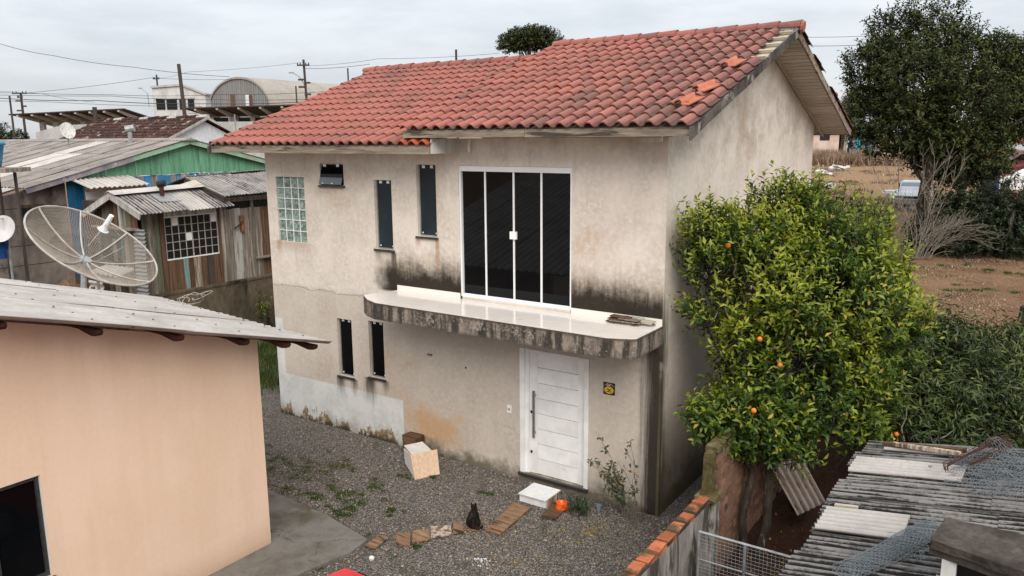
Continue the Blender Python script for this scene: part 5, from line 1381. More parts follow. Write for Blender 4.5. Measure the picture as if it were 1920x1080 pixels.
solo('site_wall', MB().prism(stp([(-29.9, 78, 2.8), (-14, 78, 2.8), (-14, 78, 6.95), (-29.9, 78, 6.95)]), tuple(_H * .3)), 'grey_render', 'pale grey wall running behind the old tiled house towards the red roof', 'wall', tuple(st(-22, 78, 2.8)))

hg = thing('hangar', 'grey barrel-roofed hangar with a ribbed arched front', 'hangar', tuple(st(-43, 130, gz(0, 130))))
dirA = (_A * .86 - _H * .5).normalized(); dirB = (_A * .5 + _H * .86).normalized()
c0 = st(-43.3, 130, 0); arch = []
for i in range(25):
    t = math.pi * i / 24; arch.append(c0 - dirA * (7.3 * math.cos(t)) + Vector((0, 0, 9.0 + 5.85 * math.sin(t) ** .92)))
base_pts = [c0 + dirA * 7.3 + Vector((0, 0, 3)), c0 - dirA * 7.3 + Vector((0, 0, 3))]
part('front_wall', MB().prism(arch + base_pts, tuple(dirB * .2)), 'hangar_front', hg)
roofm = MB(); nA = len(arch)
for k in range(2):
    for p in arch: roofm.v.append(tuple(p + dirB * (-.25 + 26 * k) + (p - (c0 + Vector((0, 0, 9.3)))).normalized() * .12))
for p in arch: roofm.v.append(tuple(p - dirB * .25 + (p - (c0 + Vector((0, 0, 9.3)))).normalized() * -.18))
roofm.f = [(i, i + 1, nA + i + 1, nA + i) for i in range(nA - 1)] + [(2 * nA + i, 2 * nA + i + 1, i + 1, i) for i in range(nA - 1)]
part('roof', roofm, 'hangar_roof', hg, smooth=False)
part('side_wall', MB().prism([tuple(c0 + dirA * 7.2 + Vector((0, 0, 3))), tuple(c0 + dirA * 7.2 + Vector((0, 0, 9.4))), tuple(c0 + dirA * 7.2 + dirB * 25 + Vector((0, 0, 9.4))), tuple(c0 + dirA * 7.2 + dirB * 25 + Vector((0, 0, 3)))], tuple(-dirA * .2)), 'hangar_front', hg)
for i in range(1, 30):
    aa = -7.3 + 14.6 * i / 30; zt = 9.0 + 5.85 * max(0, 1 - (aa / 7.3) ** 2) ** .5 - .12
    p0 = c0 + dirA * aa - dirB * .03
    part('rib', MB().beam(p0 + Vector((0, 0, 8)), p0 + Vector((0, 0, zt)), .10, .10, tuple(dirB)), 'hangar_front', hg)
for aa, m_, w in ((-1.35, 'rust', .55), (2.0, 'white_wall', .42), (2.75, 'rust', .35)):
    p0 = c0 + dirA * aa - dirB * .12
    part('panel', MB().prism([tuple(p0 + dirA * (-w / 2 if i in (0, 3) else w / 2) * 1.8 + Vector((0, 0, (9.0 if i < 2 else 12.6 - .2 * abs(aa))))) for i in range(4)], tuple(-dirB * .04)), m_ if m_ != 'rust' else 'plank_brown', hg)

def pole(a, h, zt, r_, lab, cross=(), lean=0, lamp=None, stubs=()):
    z0 = gz(a, h); p = thing('utility_pole', lab, 'pole', tuple(st(a, h, z0)))
    part('post', MB().tube([st(a + lean, h, z0), st(a, h, zt)], [r_ * .95, r_ * .75], 7), 'pole', p)
    for dz, w in cross: part('crossarm', MB().obox(st(a, h - r_ - .06, zt - dz), tuple(_A), tuple(_H), (0, 0, 1), w, .06, .07), 'pole', p); 
    for dz, w in cross:
        for s_ in (-.9, -.45, .45, .9): part('insulator', MB().tube([st(a + w * s_, h - r_ - .06, zt - dz + .07), st(a + w * s_, h - r_ - .06, zt - dz + .24)], .055, 5), 'stone_dark', p)
    for dz, s_ in stubs: part('bracket', MB().obox(st(a + s_ * .28, h - r_, zt - dz), tuple(_A), tuple(_H), (0, 0, 1), .3, .08, .09), 'pole', p)
    if lamp:
        part('lamp_arm', MB().tube([st(a, h, lamp - 1.2), st(a - .5, h, lamp - .35), st(a - 1.1, h, lamp)], .05, 5), 'galv', p)
        part('lamp_head', MB().obox(st(a - 1.25, h, lamp + .02), tuple(_A), tuple(_H), (0, 0, 1), .22, .1, .06), 'galv', p)
    return p
pole(-24.22, 60, 10.73, .17, 'thick leaning dark wooden pole in front of the white tower', lean=.32)
pole(-20.12, 80, 12.85, .15, 'power pole with crossarm and brackets right of the hangar front', ((.55, .6),), lean=.25, stubs=((1.9, -1), (2.2, 1), (2.6, -1), (3.3, 1)), lamp=11.6)
pole(-47.5, 110, 13.86, .14, 'power pole with one crossarm behind the white tower', ((.55, .42),))
pole(-57.0, 95, 10.75, .17, 'power pole with a wide crossarm at the far left', ((.05, .85), (.5, .3)), stubs=((.9, -1), (1.5, 1), (2.0, -1)))
pole(-52.2, 85, 9.9, .13, 'plain slim pole at the far left beside the crossarm pole')
pole(-21.48, 42, 7.0, .15, 'stubby dark pole rising by the old tiled house')
pole(-4.6, 70, 12.63, .13, 'pole top sticking up behind the lower red ridge')
pole(-15.85, 80, 12.0, .10, 'short pole tip just left of the lower red ridge')
pole(-22.32, 85, 10.68, .10, 'slim pole standing just left of the bracketed power pole')
lp = thing('street_lamp', 'thin street lamp reaching out at the left of the white tower', 'street lamp', tuple(st(-41.9, 94, 3)))
part('arm', MB().tube([st(-41.75, 94, 9), st(-41.8, 94, 10.54), st(-42.4, 94, 11.05)], .05, 5), 'galv', lp); part('lamp_head', MB().obox(st(-42.6, 94, 11.12), tuple(_A), tuple(_H), (0, 0, 1), .22, .1, .06), 'galv', lp)

def cable(pts, r_, lab):
    P = []
    for i in range(len(pts) - 1):
        a, b = st(*pts[i]), st(*pts[i + 1]); n = 8
        for k in range(n):
            t = k / n; q = a.lerp(b, t); q.z -= 4 * t * (1 - t) * pts[0][1] * .0015; P.append(q)
    P.append(st(*pts[-1])); S_ = [(P[i], P[i + 1]) for i in range(len(P) - 1)]
    V, F = wires(S_, r_ * .75, 4); c = P[len(P) // 2]
    o = link('cable', mesh_np('cable', V - np.array(c), F, 'cable'), None, c)
    tag(o, lab, 'cable', 'overhead cables')
cable([(-43.25, 70, 13.4), (-38.85, 70, 12.4), (-32.15, 70, 11.4), (-24.0, 70, 10.55)], .026, 'highest overhead cable slanting down from the top left to the hangar')
cable([(-64, 86, 10.8), (-42.1, 86, 9.99), (-31, 86, 9.91), (-17.5, 86, 10.25)], .030, 'upper of the level cables crossing the tower windows')
cable([(-64, 86, 10.45), (-42.1, 86, 9.86), (-31, 86, 9.40), (-17.5, 86, 9.5)], .030, 'cable crossing just below the level upper one at the tower')
cable([(-68, 88, 10.6), (-56.4, 88, 9.93), (-44.6, 88, 9.5), (-32.9, 88, 9.07), (-20, 88, 9.3)], .05, 'thick sagging black cable across the foot of the tower windows')
cable([(-68, 87, 10.15), (-50, 87, 9.4), (-33, 87, 8.75)], .028, 'cable sagging just above the left grandstand roof')
cable([(-57.0, 95, 10.7), (-47.4, 108, 13.3), (-40, 120, 13.9)], .03, 'thin cable from the left crossarm pole up to the pole behind the tower')
cable([(-64, 80, 11.4), (-54, 94, 10.6), (-48, 94, 9.6)], .022, 'thin cable dipping at the far left edge')
cable([(-20.0, 80, 12.25), (-12.0, 75, 12.4), (-1.0, 75, 12.8)], .020, 'upper cable from the bracketed pole to the red ridge')
cable([(-20.0, 80, 12.6), (-33, 84, 12.1), (-47.5, 110, 13.4)], .018, 'faint cable between the bracketed pole and the pole behind the tower')
cable([(-20.0, 80, 12.0), (-13.0, 76, 12.02)], .026, 'cable level from the bracketed pole to the lower red ridge')
cable([(22, 70, 13.52), (30.9, 70, 13.5), (46, 70, 13.6)], .024, 'upper cable passing behind the big dark tree')
cable([(22, 70, 12.8), (31, 70, 12.78), (46, 70, 12.9)], .028, 'lower cable passing behind the big dark tree')

# ------------------------------------------------------------------ trees
def tree(name, lab, cat, base, blobs, n, per, sl, leaf, mat, seed, trunks, limbs=10, rt=.16, bark='bark', twigs=None, group=None, **kw):
    t = thing(name, lab, cat, base, group)
    cb = np.array(blobs)
    for i, (x, y, z, xt, yt, zt, r0) in enumerate(trunks):
        m_ = MB(); p = limb((x, y, z), (xt, yt, zt), r0, r0 * .55, seed + i, .05, 6, 8, m_)
        rr_ = random.Random(seed * 3 + i)
        for k in range(limbs):
            q = blobs[rr_.randrange(len(blobs))]; d = Vector((rr_.gauss(0, 1), rr_.gauss(0, 1), rr_.gauss(.3, 1))).normalized()
            e = Vector((q[0] + d.x * q[3] * .75, q[1] + d.y * q[4] * .75, q[2] + d.z * q[5] * .75))
            limb(p[rr_.choice((3, 4, 5, 6))], e, r0 * .42, r0 * .08, seed + k * 7 + i, .10, 6, 5, m_)
        part('trunk', m_, bark, t)
    crown('crown', t, mat, blobs, n, per, sl, leaf, seed, twigs, **kw)
    return t
cb_ = [(0.57, 0.37, 3.70, 0.38, 0.38, 0.62), (0.45, 0.28, 4.05, 0.25, 0.25, 0.25), (0.85, 1.16, 3.98, 0.55, 0.55, 0.42), (1.28, 1.77, 3.78, 0.70, 0.70, 0.72), (1.75, 2.40, 3.50, 0.64, 0.64, 0.68), (2.10, 2.75, 2.90, 0.60, 0.60, 0.72), (2.32, 2.74, 2.46, 0.56, 0.56, 0.67), (1.84, 1.52, 2.88, 0.85, 0.85, 0.92), (1.17, 0.77, 3.17, 0.68, 0.68, 0.83), (0.65, 0.28, 3.12, 0.34, 0.34, 0.43), (1.54, 0.67, 2.21, 0.75, 0.75, 0.68), (2.12, 1.49, 1.94, 0.58, 0.58, 0.7), (1.04, 0.28, 2.52, 0.35, 0.35, 0.42), (1.16, -0.32, 1.69, 0.48, 0.48, 0.35), (0.89, -0.62, 1.73, 0.19, 0.19, 0.16), (1.58, -0.08, 1.49, 0.37, 0.37, 0.35), (1.42, 0.15, 1.89, 0.48, 0.48, 0.42), (2.25, 1.43, 1.28, 0.33, 0.33, 0.33), (1.09, 1.67, 4.36, 0.26, 0.26, 0.20), (1.42, 2.1, 4.30, 0.26, 0.26, 0.20)]
ct = tree('orange_tree', 'bright green orange tree with a few fruits beside the gable wall', 'tree', (1.45, -.35, 0), cb_, 6600, 8, .31, .094, 'leaf_citrus', 21,
          [(1.38, -.45, -.05, 1.05, .35, 3.3, .060), (1.53, -.38, -.05, 1.50, .55, 3.0, .062), (1.66, 1.30, -.05, 1.72, 1.75, 2.9, .12)], 9, bark='bark', twigs=.0045, shell=.5, spread=.8, lump=.22, up=.9, gapt=-.42)
ripe = ((( .84, .04, 3.95), 'orange near the upper left edge of the bright green orange tree'), ((2.07, .59, 2.70), 'largest-looking orange, at the right middle of the bright green orange tree'), ((1.63, -.17, 2.54), 'orange at the centre of the bright green orange tree'),
        ((1.39, -.26, 2.86), 'orange in the left middle of the bright green orange tree, below the highest one'), ((1.49, -.69, 2.08), 'lowest orange of the bright green orange tree, above the mossy pillar'), ((2.31, 2.06, 3.27), 'orange half hidden at the far right of the bright green orange tree'))
for (x, y, z), lab in ripe: solo('orange', MB().ball((x, y, z), .034, 8, 6), 'orange_fruit', lab, 'orange', (x, y, z), 'oranges on the orange tree', smooth=True)
bb = [(2.51, 3.55, 1.71, 0.46, 0.46, 0.46), (2.93, 4.47, 1.78, 0.7, 0.7, 0.57), (3.58, 5.44, 1.41, 0.82, 0.82, 0.65), (4.22, 6.45, 1.26, 0.75, 0.75, 0.66), (2.71, 2.96, 1.22, 0.47, 0.47, 0.47), (3.29, 3.6, 1.23, 0.66, 0.66, 0.56), (3.9, 4.45, 1.0, 0.68, 0.68, 0.58), (2.93, 2.55, 0.94, 0.45, 0.45, 0.35), (3.45, 2.9, 0.93, 0.55, 0.55, 0.4), (4.02, 3.76, 0.85, 0.5, 0.5, 0.36), (5.2, 5.6, 1.2, .9, .9, .7), (3.3, 3.2, .5, .6, .5, .4)]
tree('orange_bush', 'dark drooping citrus bush behind the corrugated shed roof', 'bush', (3.6, 4.4, 0), bb, 5200, 8, .32, .125, 'leaf_bush', 31, [(3.4, 4.2, 0, 3.2, 4.5, 1.3, .05), (4.25, 3.35, 0, 4.4, 4.3, 1.3, .05), (4.4, 3.45, 0, 4.7, 4.5, 1.4, .045), (3.0, 3.6, 0, 2.8, 4.2, 1.2, .04)], 9, bark='bark_pale', twigs=.005, shell=.6, droop=.5, up=.15, width=.24, lump=.2, gapt=-.8)
for (x, y, z), lab in (((3.72, 3.13, 1.11), 'upper of the two oranges at the right of the dark citrus bush'), ((3.81, 3.15, .95), 'lower of the two oranges at the right of the dark citrus bush'), ((2.72, 1.97, 1.17), 'small orange at the left foot of the dark citrus bush')):
    solo('orange', MB().ball((x, y, z), .036, 8, 6), 'orange_fruit', lab, 'orange', (x, y, z), 'oranges on the dark citrus bush', smooth=True)
for o_ in list(COL.objects):
    if o_.name == 'orange_bush':
        for a_, b_ in (((2.67, 2.9, 1.63), (2.86, 2.82, 1.52)), ((2.49, 2.41, 1.63), (3.14, 2.55, 1.14)), ((3.04, 2.13, 0.92), (3.39, 2.26, 1.27)), ((3.82, 3.74, 1.35), (4.11, 3.69, 1.09)), ((3.05, 2.47, 1.28), (3.19, 2.29, 0.92)), ((3.42, 4.26, 1.59), (3.81, 4.28, 1.3)), ((2.79, 2.07, 0.87), (2.81, 2.06, 1.59)), ):
            m_ = MB(); limb(a_, b_, .014, .008, 5, .05, 4, 5, m_); part('branch', m_, 'bark_pale', o_)
# big dark tree on the right
def L3(a, h, z): p = st(a, h, 0); return (p.x, p.y, z)
bt = [(-1.31, 34.18, 9.73, 1.41, 1.41, 1.53), (-2.89, 33.09, 9.62, 1.07, 1.07, 1.33), (-3.37, 32.41, 8.12, 1.23, 1.23, 1.48), (-1.34, 32.37, 7.29, 2.19, 2.19, 2.12), (0.39, 35.07, 8.58, 1.74, 1.74, 1.74), (1.69, 35.89, 8.32, 1.28, 1.28, 1.48), (-3.45, 31.9, 6.0, 1.05, 1.05, 1.15), (-1.5, 31.8, 5.6, 2.0, 2.0, 1.55), (0.43, 32.55, 5.57, 2.33, 2.33, 2.21), (2.13, 35.66, 6.5, 1.79, 1.79, 1.35), (-0.6, 32.6, 4.5, 1.2, 1.2, 1.0), (0.6, 33, 4.1, 1.6, 1.6, 1.3), (1.6, 35.2, 5.5, .9, .9, .7), (3.9, 37, 6.9, 1.9, 1.9, 1.9), (3.0, 36.4, 8.3, 1.4, 1.4, 1.3)]
tree('evergreen_tree', 'tall dark evergreen tree standing behind the field at the right', 'tree', L3(18.9, 36.6, gz(0, 36.6)), bt, 11500, 7, .42, .185, 'leaf_big', 41, [(*L3(18.9, 36.6, .6), *L3(19.0, 36.6, 5.5), .30), (*L3(20.6, 36.4, .6), *L3(21.0, 36.5, 5), .2)], 14, twigs=.010, shell=.5, lump=.24, width=.46, spread=.9, gapt=-.5)
hd = [(0.04, 27.55, 1.02, 0.86, 0.86, 0.63), (0.66, 28.12, 1.68, 0.95, 0.95, 1.35), (1.67, 28.83, 1.78, 1.24, 1.24, 1.4), (2.79, 29.59, 1.77, 1.31, 1.31, 1.53), (3.89, 30.38, 1.75, 1.24, 1.24, 1.3), (1.24, 27.75, 1.01, 1.29, 1.29, 0.67), (2.72, 28.74, 0.95, 1.33, 1.33, 0.62)]
hedge = tree('hedge', 'dark dense hedge at the far side of the field, below the big tree', 'hedge', L3(20.5, 33.3, .4), hd, 5200, 7, .24, .13, 'leaf_hedge', 51, [(*L3(18.8, 33.3, .3), *L3(18.8, 33.3, 1.8), .06), (*L3(21, 33.3, .3), *L3(21, 33.3, 1.8), .06)], 6, twigs=.008, shell=.7, lump=.2, width=.55)
# bare shrub: arching leafless twigs
bs_ = thing('bare_shrub', 'leafless grey shrub with long arching twigs at the edge of the field', 'shrub', L3(16.1, 31.8, .3))
segs, seg2 = [], []
r = random.Random(9)
b0 = st(16.1, 31.8, .35)
for i in range(38):
    az_ = r.uniform(-.5, 1.0) if i < 30 else r.uniform(1.0, 4.6)
    Lr = r.uniform(1.6, 3.6) if i < 30 else r.uniform(1.4, 2.9)
    up_ = r.uniform(.45, 2.2); dirh = _A * math.cos(az_) + _H * math.sin(az_) * .8; p = b0 + dirh * r.uniform(0, .6) + _A * r.uniform(-.3, .5); v = (dirh * .8 + Vector((0, 0, up_))).normalized(); n = 9; st_ = Lr / n
    for k in range(n):
        q = p + v * st_; (segs if k < 5 else seg2).append((p.copy(), q.copy()))
        if k > 1:
            for _ in range(2):
                sv = (v + Vector((r.gauss(0, .5), r.gauss(0, .5), r.gauss(.15, .4)))).normalized(); e = q + sv * r.uniform(.2, .7); seg2.append((q.copy(), e)); seg2.append((e, e + (sv + Vector((r.gauss(0, .5), r.gauss(0, .5), .1))).normalized() * r.uniform(.1, .35)))
        p = q; v = (v + Vector((r.gauss(0, .10), r.gauss(0, .10), -.17 * (1.2 if i < 30 else .5)))).normalized()
for i in range(9):
    p = b0 + _A * r.uniform(-.9, .6); v = Vector((r.gauss(0, .12), r.gauss(0, .12), 1)).normalized()
    for k in range(9):
        q = p + v * .46; segs.append((p.copy(), q.copy()))
        if k > 2:
            for _ in range(3): seg2.append((q.copy(), q + (v + Vector((r.gauss(0, .7), r.gauss(0, .7), r.gauss(.3, .4)))).normalized() * r.uniform(.3, .9)))
        p = q; v = (v + Vector((r.gauss(0, .08), r.gauss(0, .08), 0))).normalized()
wire_part('branch', segs, .0115, 'twig', bs_); wire_part('twig', seg2, .006, 'twig', bs_)
for k, (a, h, hh) in enumerate(((13.2, 29, 2.6), (14.6, 33, 2.2), (12.6, 34, 2.3))):
    sp = thing('bare_sapling', ('thin leafless sapling just above the orange tree top', 'thin bare sapling left of the leafless shrub', 'bare twiggy sapling nearest the gable corner')[k], 'sapling', tuple(st(a, h, gz(a, h))))
    sg = []
    for j in range(3):
        p = st(a, h, gz(a, h)); v = Vector((r.gauss(0, .25), r.gauss(0, .25), 1)).normalized()
        for q_ in range(7):
            e = p + v * hh / 7; sg.append((p.copy(), e.copy()))
            for _ in range(2): sg.append((e.copy(), e + (v + Vector((r.gauss(0, .8), r.gauss(0, .8), .2))).normalized() * r.uniform(.15, .5)))
            p = e; v = (v + Vector((r.gauss(0, .12), r.gauss(0, .12), 0))).normalized()
    wire_part('branch', sg, .013, 'twig', sp)
tree('tree', 'round dark tree top showing above the junction of the two red ridges', 'tree', L3(1.4, 60, 2.2), [(*L3(1.1, 60, 12.2), 1.5, 1.3, .75), (*L3(2.5, 60, 12.1), 1.2, 1.1, .8), (*L3(.1, 60, 12.0), .9, .9, .65), (*L3(1.7, 60, 12.5), 1.0, 1, .55)], 1500, 7, .30, .17, 'leaf_big', 61, [(*L3(1.4, 60, 2.2), *L3(1.4, 60, 11.9), .22)], 9, twigs=.012, shell=.6, lump=.12, width=.5)
tree('tree', 'dark low tree at the far left edge below the power poles', 'tree', L3(-57, 90, 2.9), [(*L3(-57.6, 90, 5.6), 1.8, 1.6, 1.6), (*L3(-55.6, 91, 5.3), 1.2, 1, 1.0)], 700, 7, .4, .26, 'leaf_hedge', 62, [(*L3(-57.3, 90, 2.9), *L3(-57.3, 90, 5.4), .2)], 6, shell=.6)
tree('tree', 'small olive-yellow tree behind the gable corner and the dark tree', 'tree', L3(31.6, 75, 2.6), [(*L3(31.6, 75, 7.7), .9, .8, 1.2)], 700, 7, .4, .22, 'leaf_rose', 63, [(*L3(31.6, 75, 2.6), *L3(31.6, 75, 7), .10)], 6, shell=.6)
# dry grass bank and things at the end of the field
gf = []
r = random.Random(12)
for _ in range(70):
    a, h = r.uniform(25.5, 36), r.uniform(72, 82); p = st(a, h, 0); gf.append((p.x, p.y, 1.2, .9, gz(a, h)))
grass_patch('dry_grass', gf, 9000, 1.15, 'leaf_litter', 'tall dry straw-coloured weeds at the far end of the field', 14, .035)
ctg = thing('hut', 'small pale pink rendered hut with a little dark window beyond the field', 'hut', tuple(st(36, 92, gz(0, 92))))
part('wall', MB().prism(stp([(34.2, 92, 2.9), (37.45, 92, 2.9), (37.45, 92, 5.5), (34.2, 92, 5.5)]), tuple(_H * 3)), 'pink_render', ctg)
part('window', MB().prism(stp([(35.25, 91.98, 4.65), (36.35, 91.98, 4.65), (36.35, 91.98, 5.22), (35.25, 91.98, 5.22)]), tuple(-_H * .06)), 'black', ctg)
part('roof', MB().prism(stp([(34.0, 91.6, 5.5), (37.7, 91.6, 5.5), (37.7, 95.4, 5.9), (34.0, 95.4, 5.9)]), (0, 0, .1)), 'fibre_far', ctg)
tsh = thing('board_shed', 'shed of peeling teal and grey boards right of the pink hut', 'shed', tuple(st(40, 92, gz(0, 92))))
r = random.Random(6)
for i in range(13):
    a = 37.75 + i * .33
    part('board', MB().prism(stp([(a, 92.2, 2.9), (a + .3, 92.2, 2.9), (a + .3, 92.2, 5.5), (a, 92.2, 5.5)]), tuple(-_H * .05)), ('plank_dark', 'plank_grey', 'plank_pale', 'board_blue', 'plank_grey', 'board_aqua', 'board_aqua', 'plank_grey', 'board_aqua', 'board_aqua', 'plank_pale', 'plank_brown', 'board_aqua')[i], tsh)
part('body', MB().prism(stp([(37.75, 92.26, 2.9), (42.0, 92.26, 2.9), (42.0, 92.26, 5.4), (37.75, 92.26, 5.4)]), tuple(_H * 2.5)), 'plank_dark', tsh)
part('roof', MB().prism(stp([(37.75, 91.7, 5.52), (42.3, 91.7, 5.52), (42.3, 95, 5.9), (37.75, 95, 5.9)]), (0, 0, .08)), 'fibre_far', tsh)
part('prop', MB().beam(st(40.6, 91.4, 3), st(40.2, 91.6, 5.5), .16, .16), 'plank_pale', tsh)
for k, (a, h, s_, lab) in enumerate(((24.2, 62, .42, 'white rubbish sack lying by the dry weeds'), (27.1, 66, .6, 'low pile of grey and white sheets at the far end of the field'), (20.6, 52, .42, 'white broken frame lying on the field above the orange tree'), (23.0, 47, .55, 'white and brown heap of rubble near the leafless shrub'), (21.6, 42, .3, 'small white scrap on the field by the shrub'))):
    z = gz(a, h); m_ = MB(); rr_ = random.Random(k)
    for q in range(7): m_.obox(st(a + rr_.uniform(-s_, s_), h + rr_.uniform(-.4, .4), z + .08 + .10 * q * s_), tuple((_A + Vector((0, 0, rr_.uniform(-.4, .4)))).normalized()), tuple(_H), (0, 0, 1), s_ * rr_.uniform(.3, .7), .25, .05 + .05 * rr_.random())
    solo('scrap_heap', m_.jit(.04, k), 'white_trash', lab, 'rubbish', tuple(st(a, h, z)))
solo('fence_post', MB().tube([st(20.15, 32.05, .2), st(20.2, 32.05, 1.2), st(20.3, 32.05, 2.25)], [.075, .075, .07], 7), 'bark', 'mossy wooden post in front of the dark hedge', 'post', tuple(st(20.2, 32.05, 0)))
solo('fence_post', MB().tube([(3.87, 15.1, 0), (3.93, 15.0, .75)], .12, 7).tube([(3.93, 15.0, .75), (3.93, 15.0, .80)], [.12, .08], 7), 'bark', 'dark wooden post at the right edge by the citrus bush', 'post', (3.9, 15.1, 0))
solo('blue_post', MB().obox(st(22.8, 38, 2.3), tuple(_A), tuple(_H), (0, 0, 1), .30, .25, 1.45), 'bluepost', 'broad dark blue post standing above the hedge', 'post', tuple(st(22.8, 38, 1)))

def car(name, lab, org, fwd, body_m, glass_m='glass_dark', L=4.0, W=1.64, H=1.44, stripe=None):
    """hatchback: x along fwd, nose at +L/2"""
    c = thing(name, lab, 'car', tuple(org)); f = Vector(fwd).normalized(); s_ = Vector((0, 0, 1)).cross(f); o = Vector(org)
    def P(x, y, z): return tuple(o + f * x + s_ * y + Vector((0, 0, z)))
    side = [(-.5, .42), (-.5, .82), (-.47, .93), (-.44, 1.38), (-.36, 1.43), (.02, 1.44), (.06, 1.42), (.235, .98), (.40, .90), (.485, .74), (.5, .42), (.42, .24), (-.45, .24)]
    def sec(q, y): return [P(x * L, y * (1 if z < .95 else .86), z * H / 1.44) for x, z in side]
    m_ = MB(); n = len(side); a, b = sec(0, -W / 2), sec(0, W / 2)
    ia = [P(x * L * .985, -W / 2 * (.985 if z < .95 else .80), (z if z < 1.4 else z + .025) * H / 1.44) for x, z in side]; ib = [P(x * L * .985, W / 2 * (.985 if z < .95 else .80), (z if z < 1.4 else z + .025) * H / 1.44) for x, z in side]
    m_.add(a + b, [tuple(range(n)), tuple(range(2 * n - 1, n - 1, -1))] + [(i, n + i, n + (i + 1) % n, (i + 1) % n) for i in range(n)])
    bd = part('body', m_, body_m, c)
    bv = bd.modifiers.new('bevel', 'BEVEL'); bv.width = .045; bv.segments = 3
    sc = H / 1.44
    part('windscreen', MB().poly([P(.222 * L + .012, -W * .41, 1.0 * sc), P(.222 * L + .012, W * .41, 1.0 * sc), P(.075 * L + .012, W * .38, 1.38 * sc), P(.075 * L + .012, -W * .38, 1.38 * sc)]), glass_m, c)
    part('rear_window', MB().poly([P(-.47 * L - .004, W * .38, .98 * sc), P(-.47 * L - .004, -W * .38, .98 * sc), P(-.448 * L - .008, -W * .36, 1.34 * sc), P(-.448 * L - .008, W * .36, 1.34 * sc)]), glass_m, c)
    for y in (-1, 1):
        part('side_window', MB().poly([P(x * L, y * (W / 2 * .93 + .004), z * sc) for x, z in ((-.40, .99), (.18, .99), (.04, 1.36), (-.38, 1.36))]), glass_m, c)
        for x in (-.31, .31):
            w = part('wheel', MB().tube([P(x * L, y * (W / 2 - .16), .30), P(x * L, y * (W / 2 + .012), .30)], .30, 14), 'rubber', c)
            part('hubcap', MB().tube([P(x * L, y * (W / 2 + .012), .30), P(x * L, y * (W / 2 + .03), .30)], [.19, .16], 12), 'galv', w)
        part('headlight', MB().obox(P(.488 * L, y * W * .36, .68 * sc), tuple(f), tuple(s_), (0, 0, 1), .03, .15, .07), 'glass_pale', c)
        part('tail_light', MB().obox(P(-.497 * L, y * W * .42, .85 * sc), tuple(f), tuple(s_), (0, 0, 1), .02, .08, .14), 'paint_maroon', c)
    part('bumper', MB().obox(P(.497 * L, 0, .45 * sc), tuple(f), tuple(s_), (0, 0, 1), .05, W * .46, .10), 'galv', c)
    part('grille', MB().obox(P(.492 * L, 0, .66 * sc), tuple(f), tuple(s_), (0, 0, 1), .02, W * .22, .06), 'black', c)
    return c
car('parked_car', 'glossy red car of which only a roof corner shows at the bottom edge', (-.245, -6.84, 0), (0, -1, 0), 'paint_red', H=1.455)
car('parked_car', 'white car half hidden behind the leafless shrub', tuple(st(22.0, 43.5, 1.38)), tuple(-_A * .55 - _H * .9), 'car_white', 'glass_pale', 3.9, 1.6, 1.4)
rc = car('parked_car', 'dusty dark red car parked far off at the right edge', tuple(st(39.2, 62, 2.25)), tuple(-_A), 'paint_maroon', 'glass_dark', 4.2, 1.7, 1.5)
solo('roof_panel', MB().prism(stp([(37.6, 59.5, 4.02), (43, 59.5, 4.02), (43, 61.5, 4.35), (37.4, 61.5, 4.35)]), (0, 0, .07)), 'galv', 'pale metal carport sheet above the dusty red car', 'sheet', tuple(st(40, 60, 4)))
solo('brick_hut', MB().prism(stp([(36.8, 66, 2.4), (46, 66, 2.4), (46, 66, 5.1), (36.8, 66, 5.0)]), tuple(_H * 3)), 'brick_wall', 'orange-brown hut wall behind the dusty red car', 'hut', tuple(st(41, 66, 2.4)))
solo('white_tarp', MB().prism(stp([(29.0, 48, 2.0), (33, 48, 2.0), (33, 48, 2.9), (31.2, 48, 3.1), (30.3, 48, 2.75), (29.6, 48, 2.35)]), tuple(_H * .8)).jit(.08, 3), 'white_trash', 'crumpled whitish tarpaulin above the right end of the hedge', 'tarpaulin', tuple(st(31, 48, 1.7)))

# ------------------------------------------------------------------ lot wall between the yard and the orange tree
lw = thing('lot_wall', 'low plastered lot wall capped with orange bricks, rising to a mossy pillar and tall brick wall', 'wall', (1.2, -2, 0))
part('plaster_wall', MB().box(1.135, 1.265, -8.2, -1.43, -.2, 1.135), 'lot_wall', lw, 'low grey stained stretch under the orange bricks')
bc = mesh_of('brick', MB().box(-.066, .066, -.112, .112, -.030, .030).jit(.006, 2), 'brick_coping')
y = -1.56; r = random.Random(8)
while y > -6.2:
    piece('brick', bc, lw, (1.20 + r.uniform(-.008, .008), y, 1.174 + r.uniform(-.004, .006)), (r.uniform(-.03, .03), r.uniform(-.03, .03), r.uniform(-.05, .05))); y -= .25
part('coping_mortar', MB().box(1.138, 1.262, -8.2, -1.44, 1.136, 1.188).jit(.003, 4), 'stone_dark', lw)
part('pillar', MB().box(1.13, 1.245, -1.37, -1.235, 1.2, 1.64).box(1.137, 1.238, -1.362, -1.24, 1.641, 1.70).jit(.007, 3), 'moss', lw, 'upright mossy pillar end')
part('pillar_base', MB().box(1.09, 1.33, -1.50, -1.20, 1.14, 1.205).jit(.012, 5), 'moss', lw)
part('pillar_foot', MB().box(1.10, 1.30, -1.43, -1.22, -.1, 1.139).jit(.005, 6), 'lot_wall', lw)
part('tall_wall', MB().box(1.115, 1.205, -1.215, 7.5, -.2, 1.66), 'stone_dark', lw, 'brick stretch behind the orange tree trunks')
brm = mesh_of('brick', MB().box(-.012, .042, -.092, .092, -.0405, .0405).jit(.003, 7), 'brick_wall')
for j in range(17):
    for i in range(14):
        yb = -1.11 + i * .196 + (.098 if j % 2 else 0)
        piece('brick', brm, lw, (1.19 + r.uniform(-.004, .006), yb, .05 + j * .094), (0, r.uniform(-.015, .015), r.uniform(-.02, .02)))
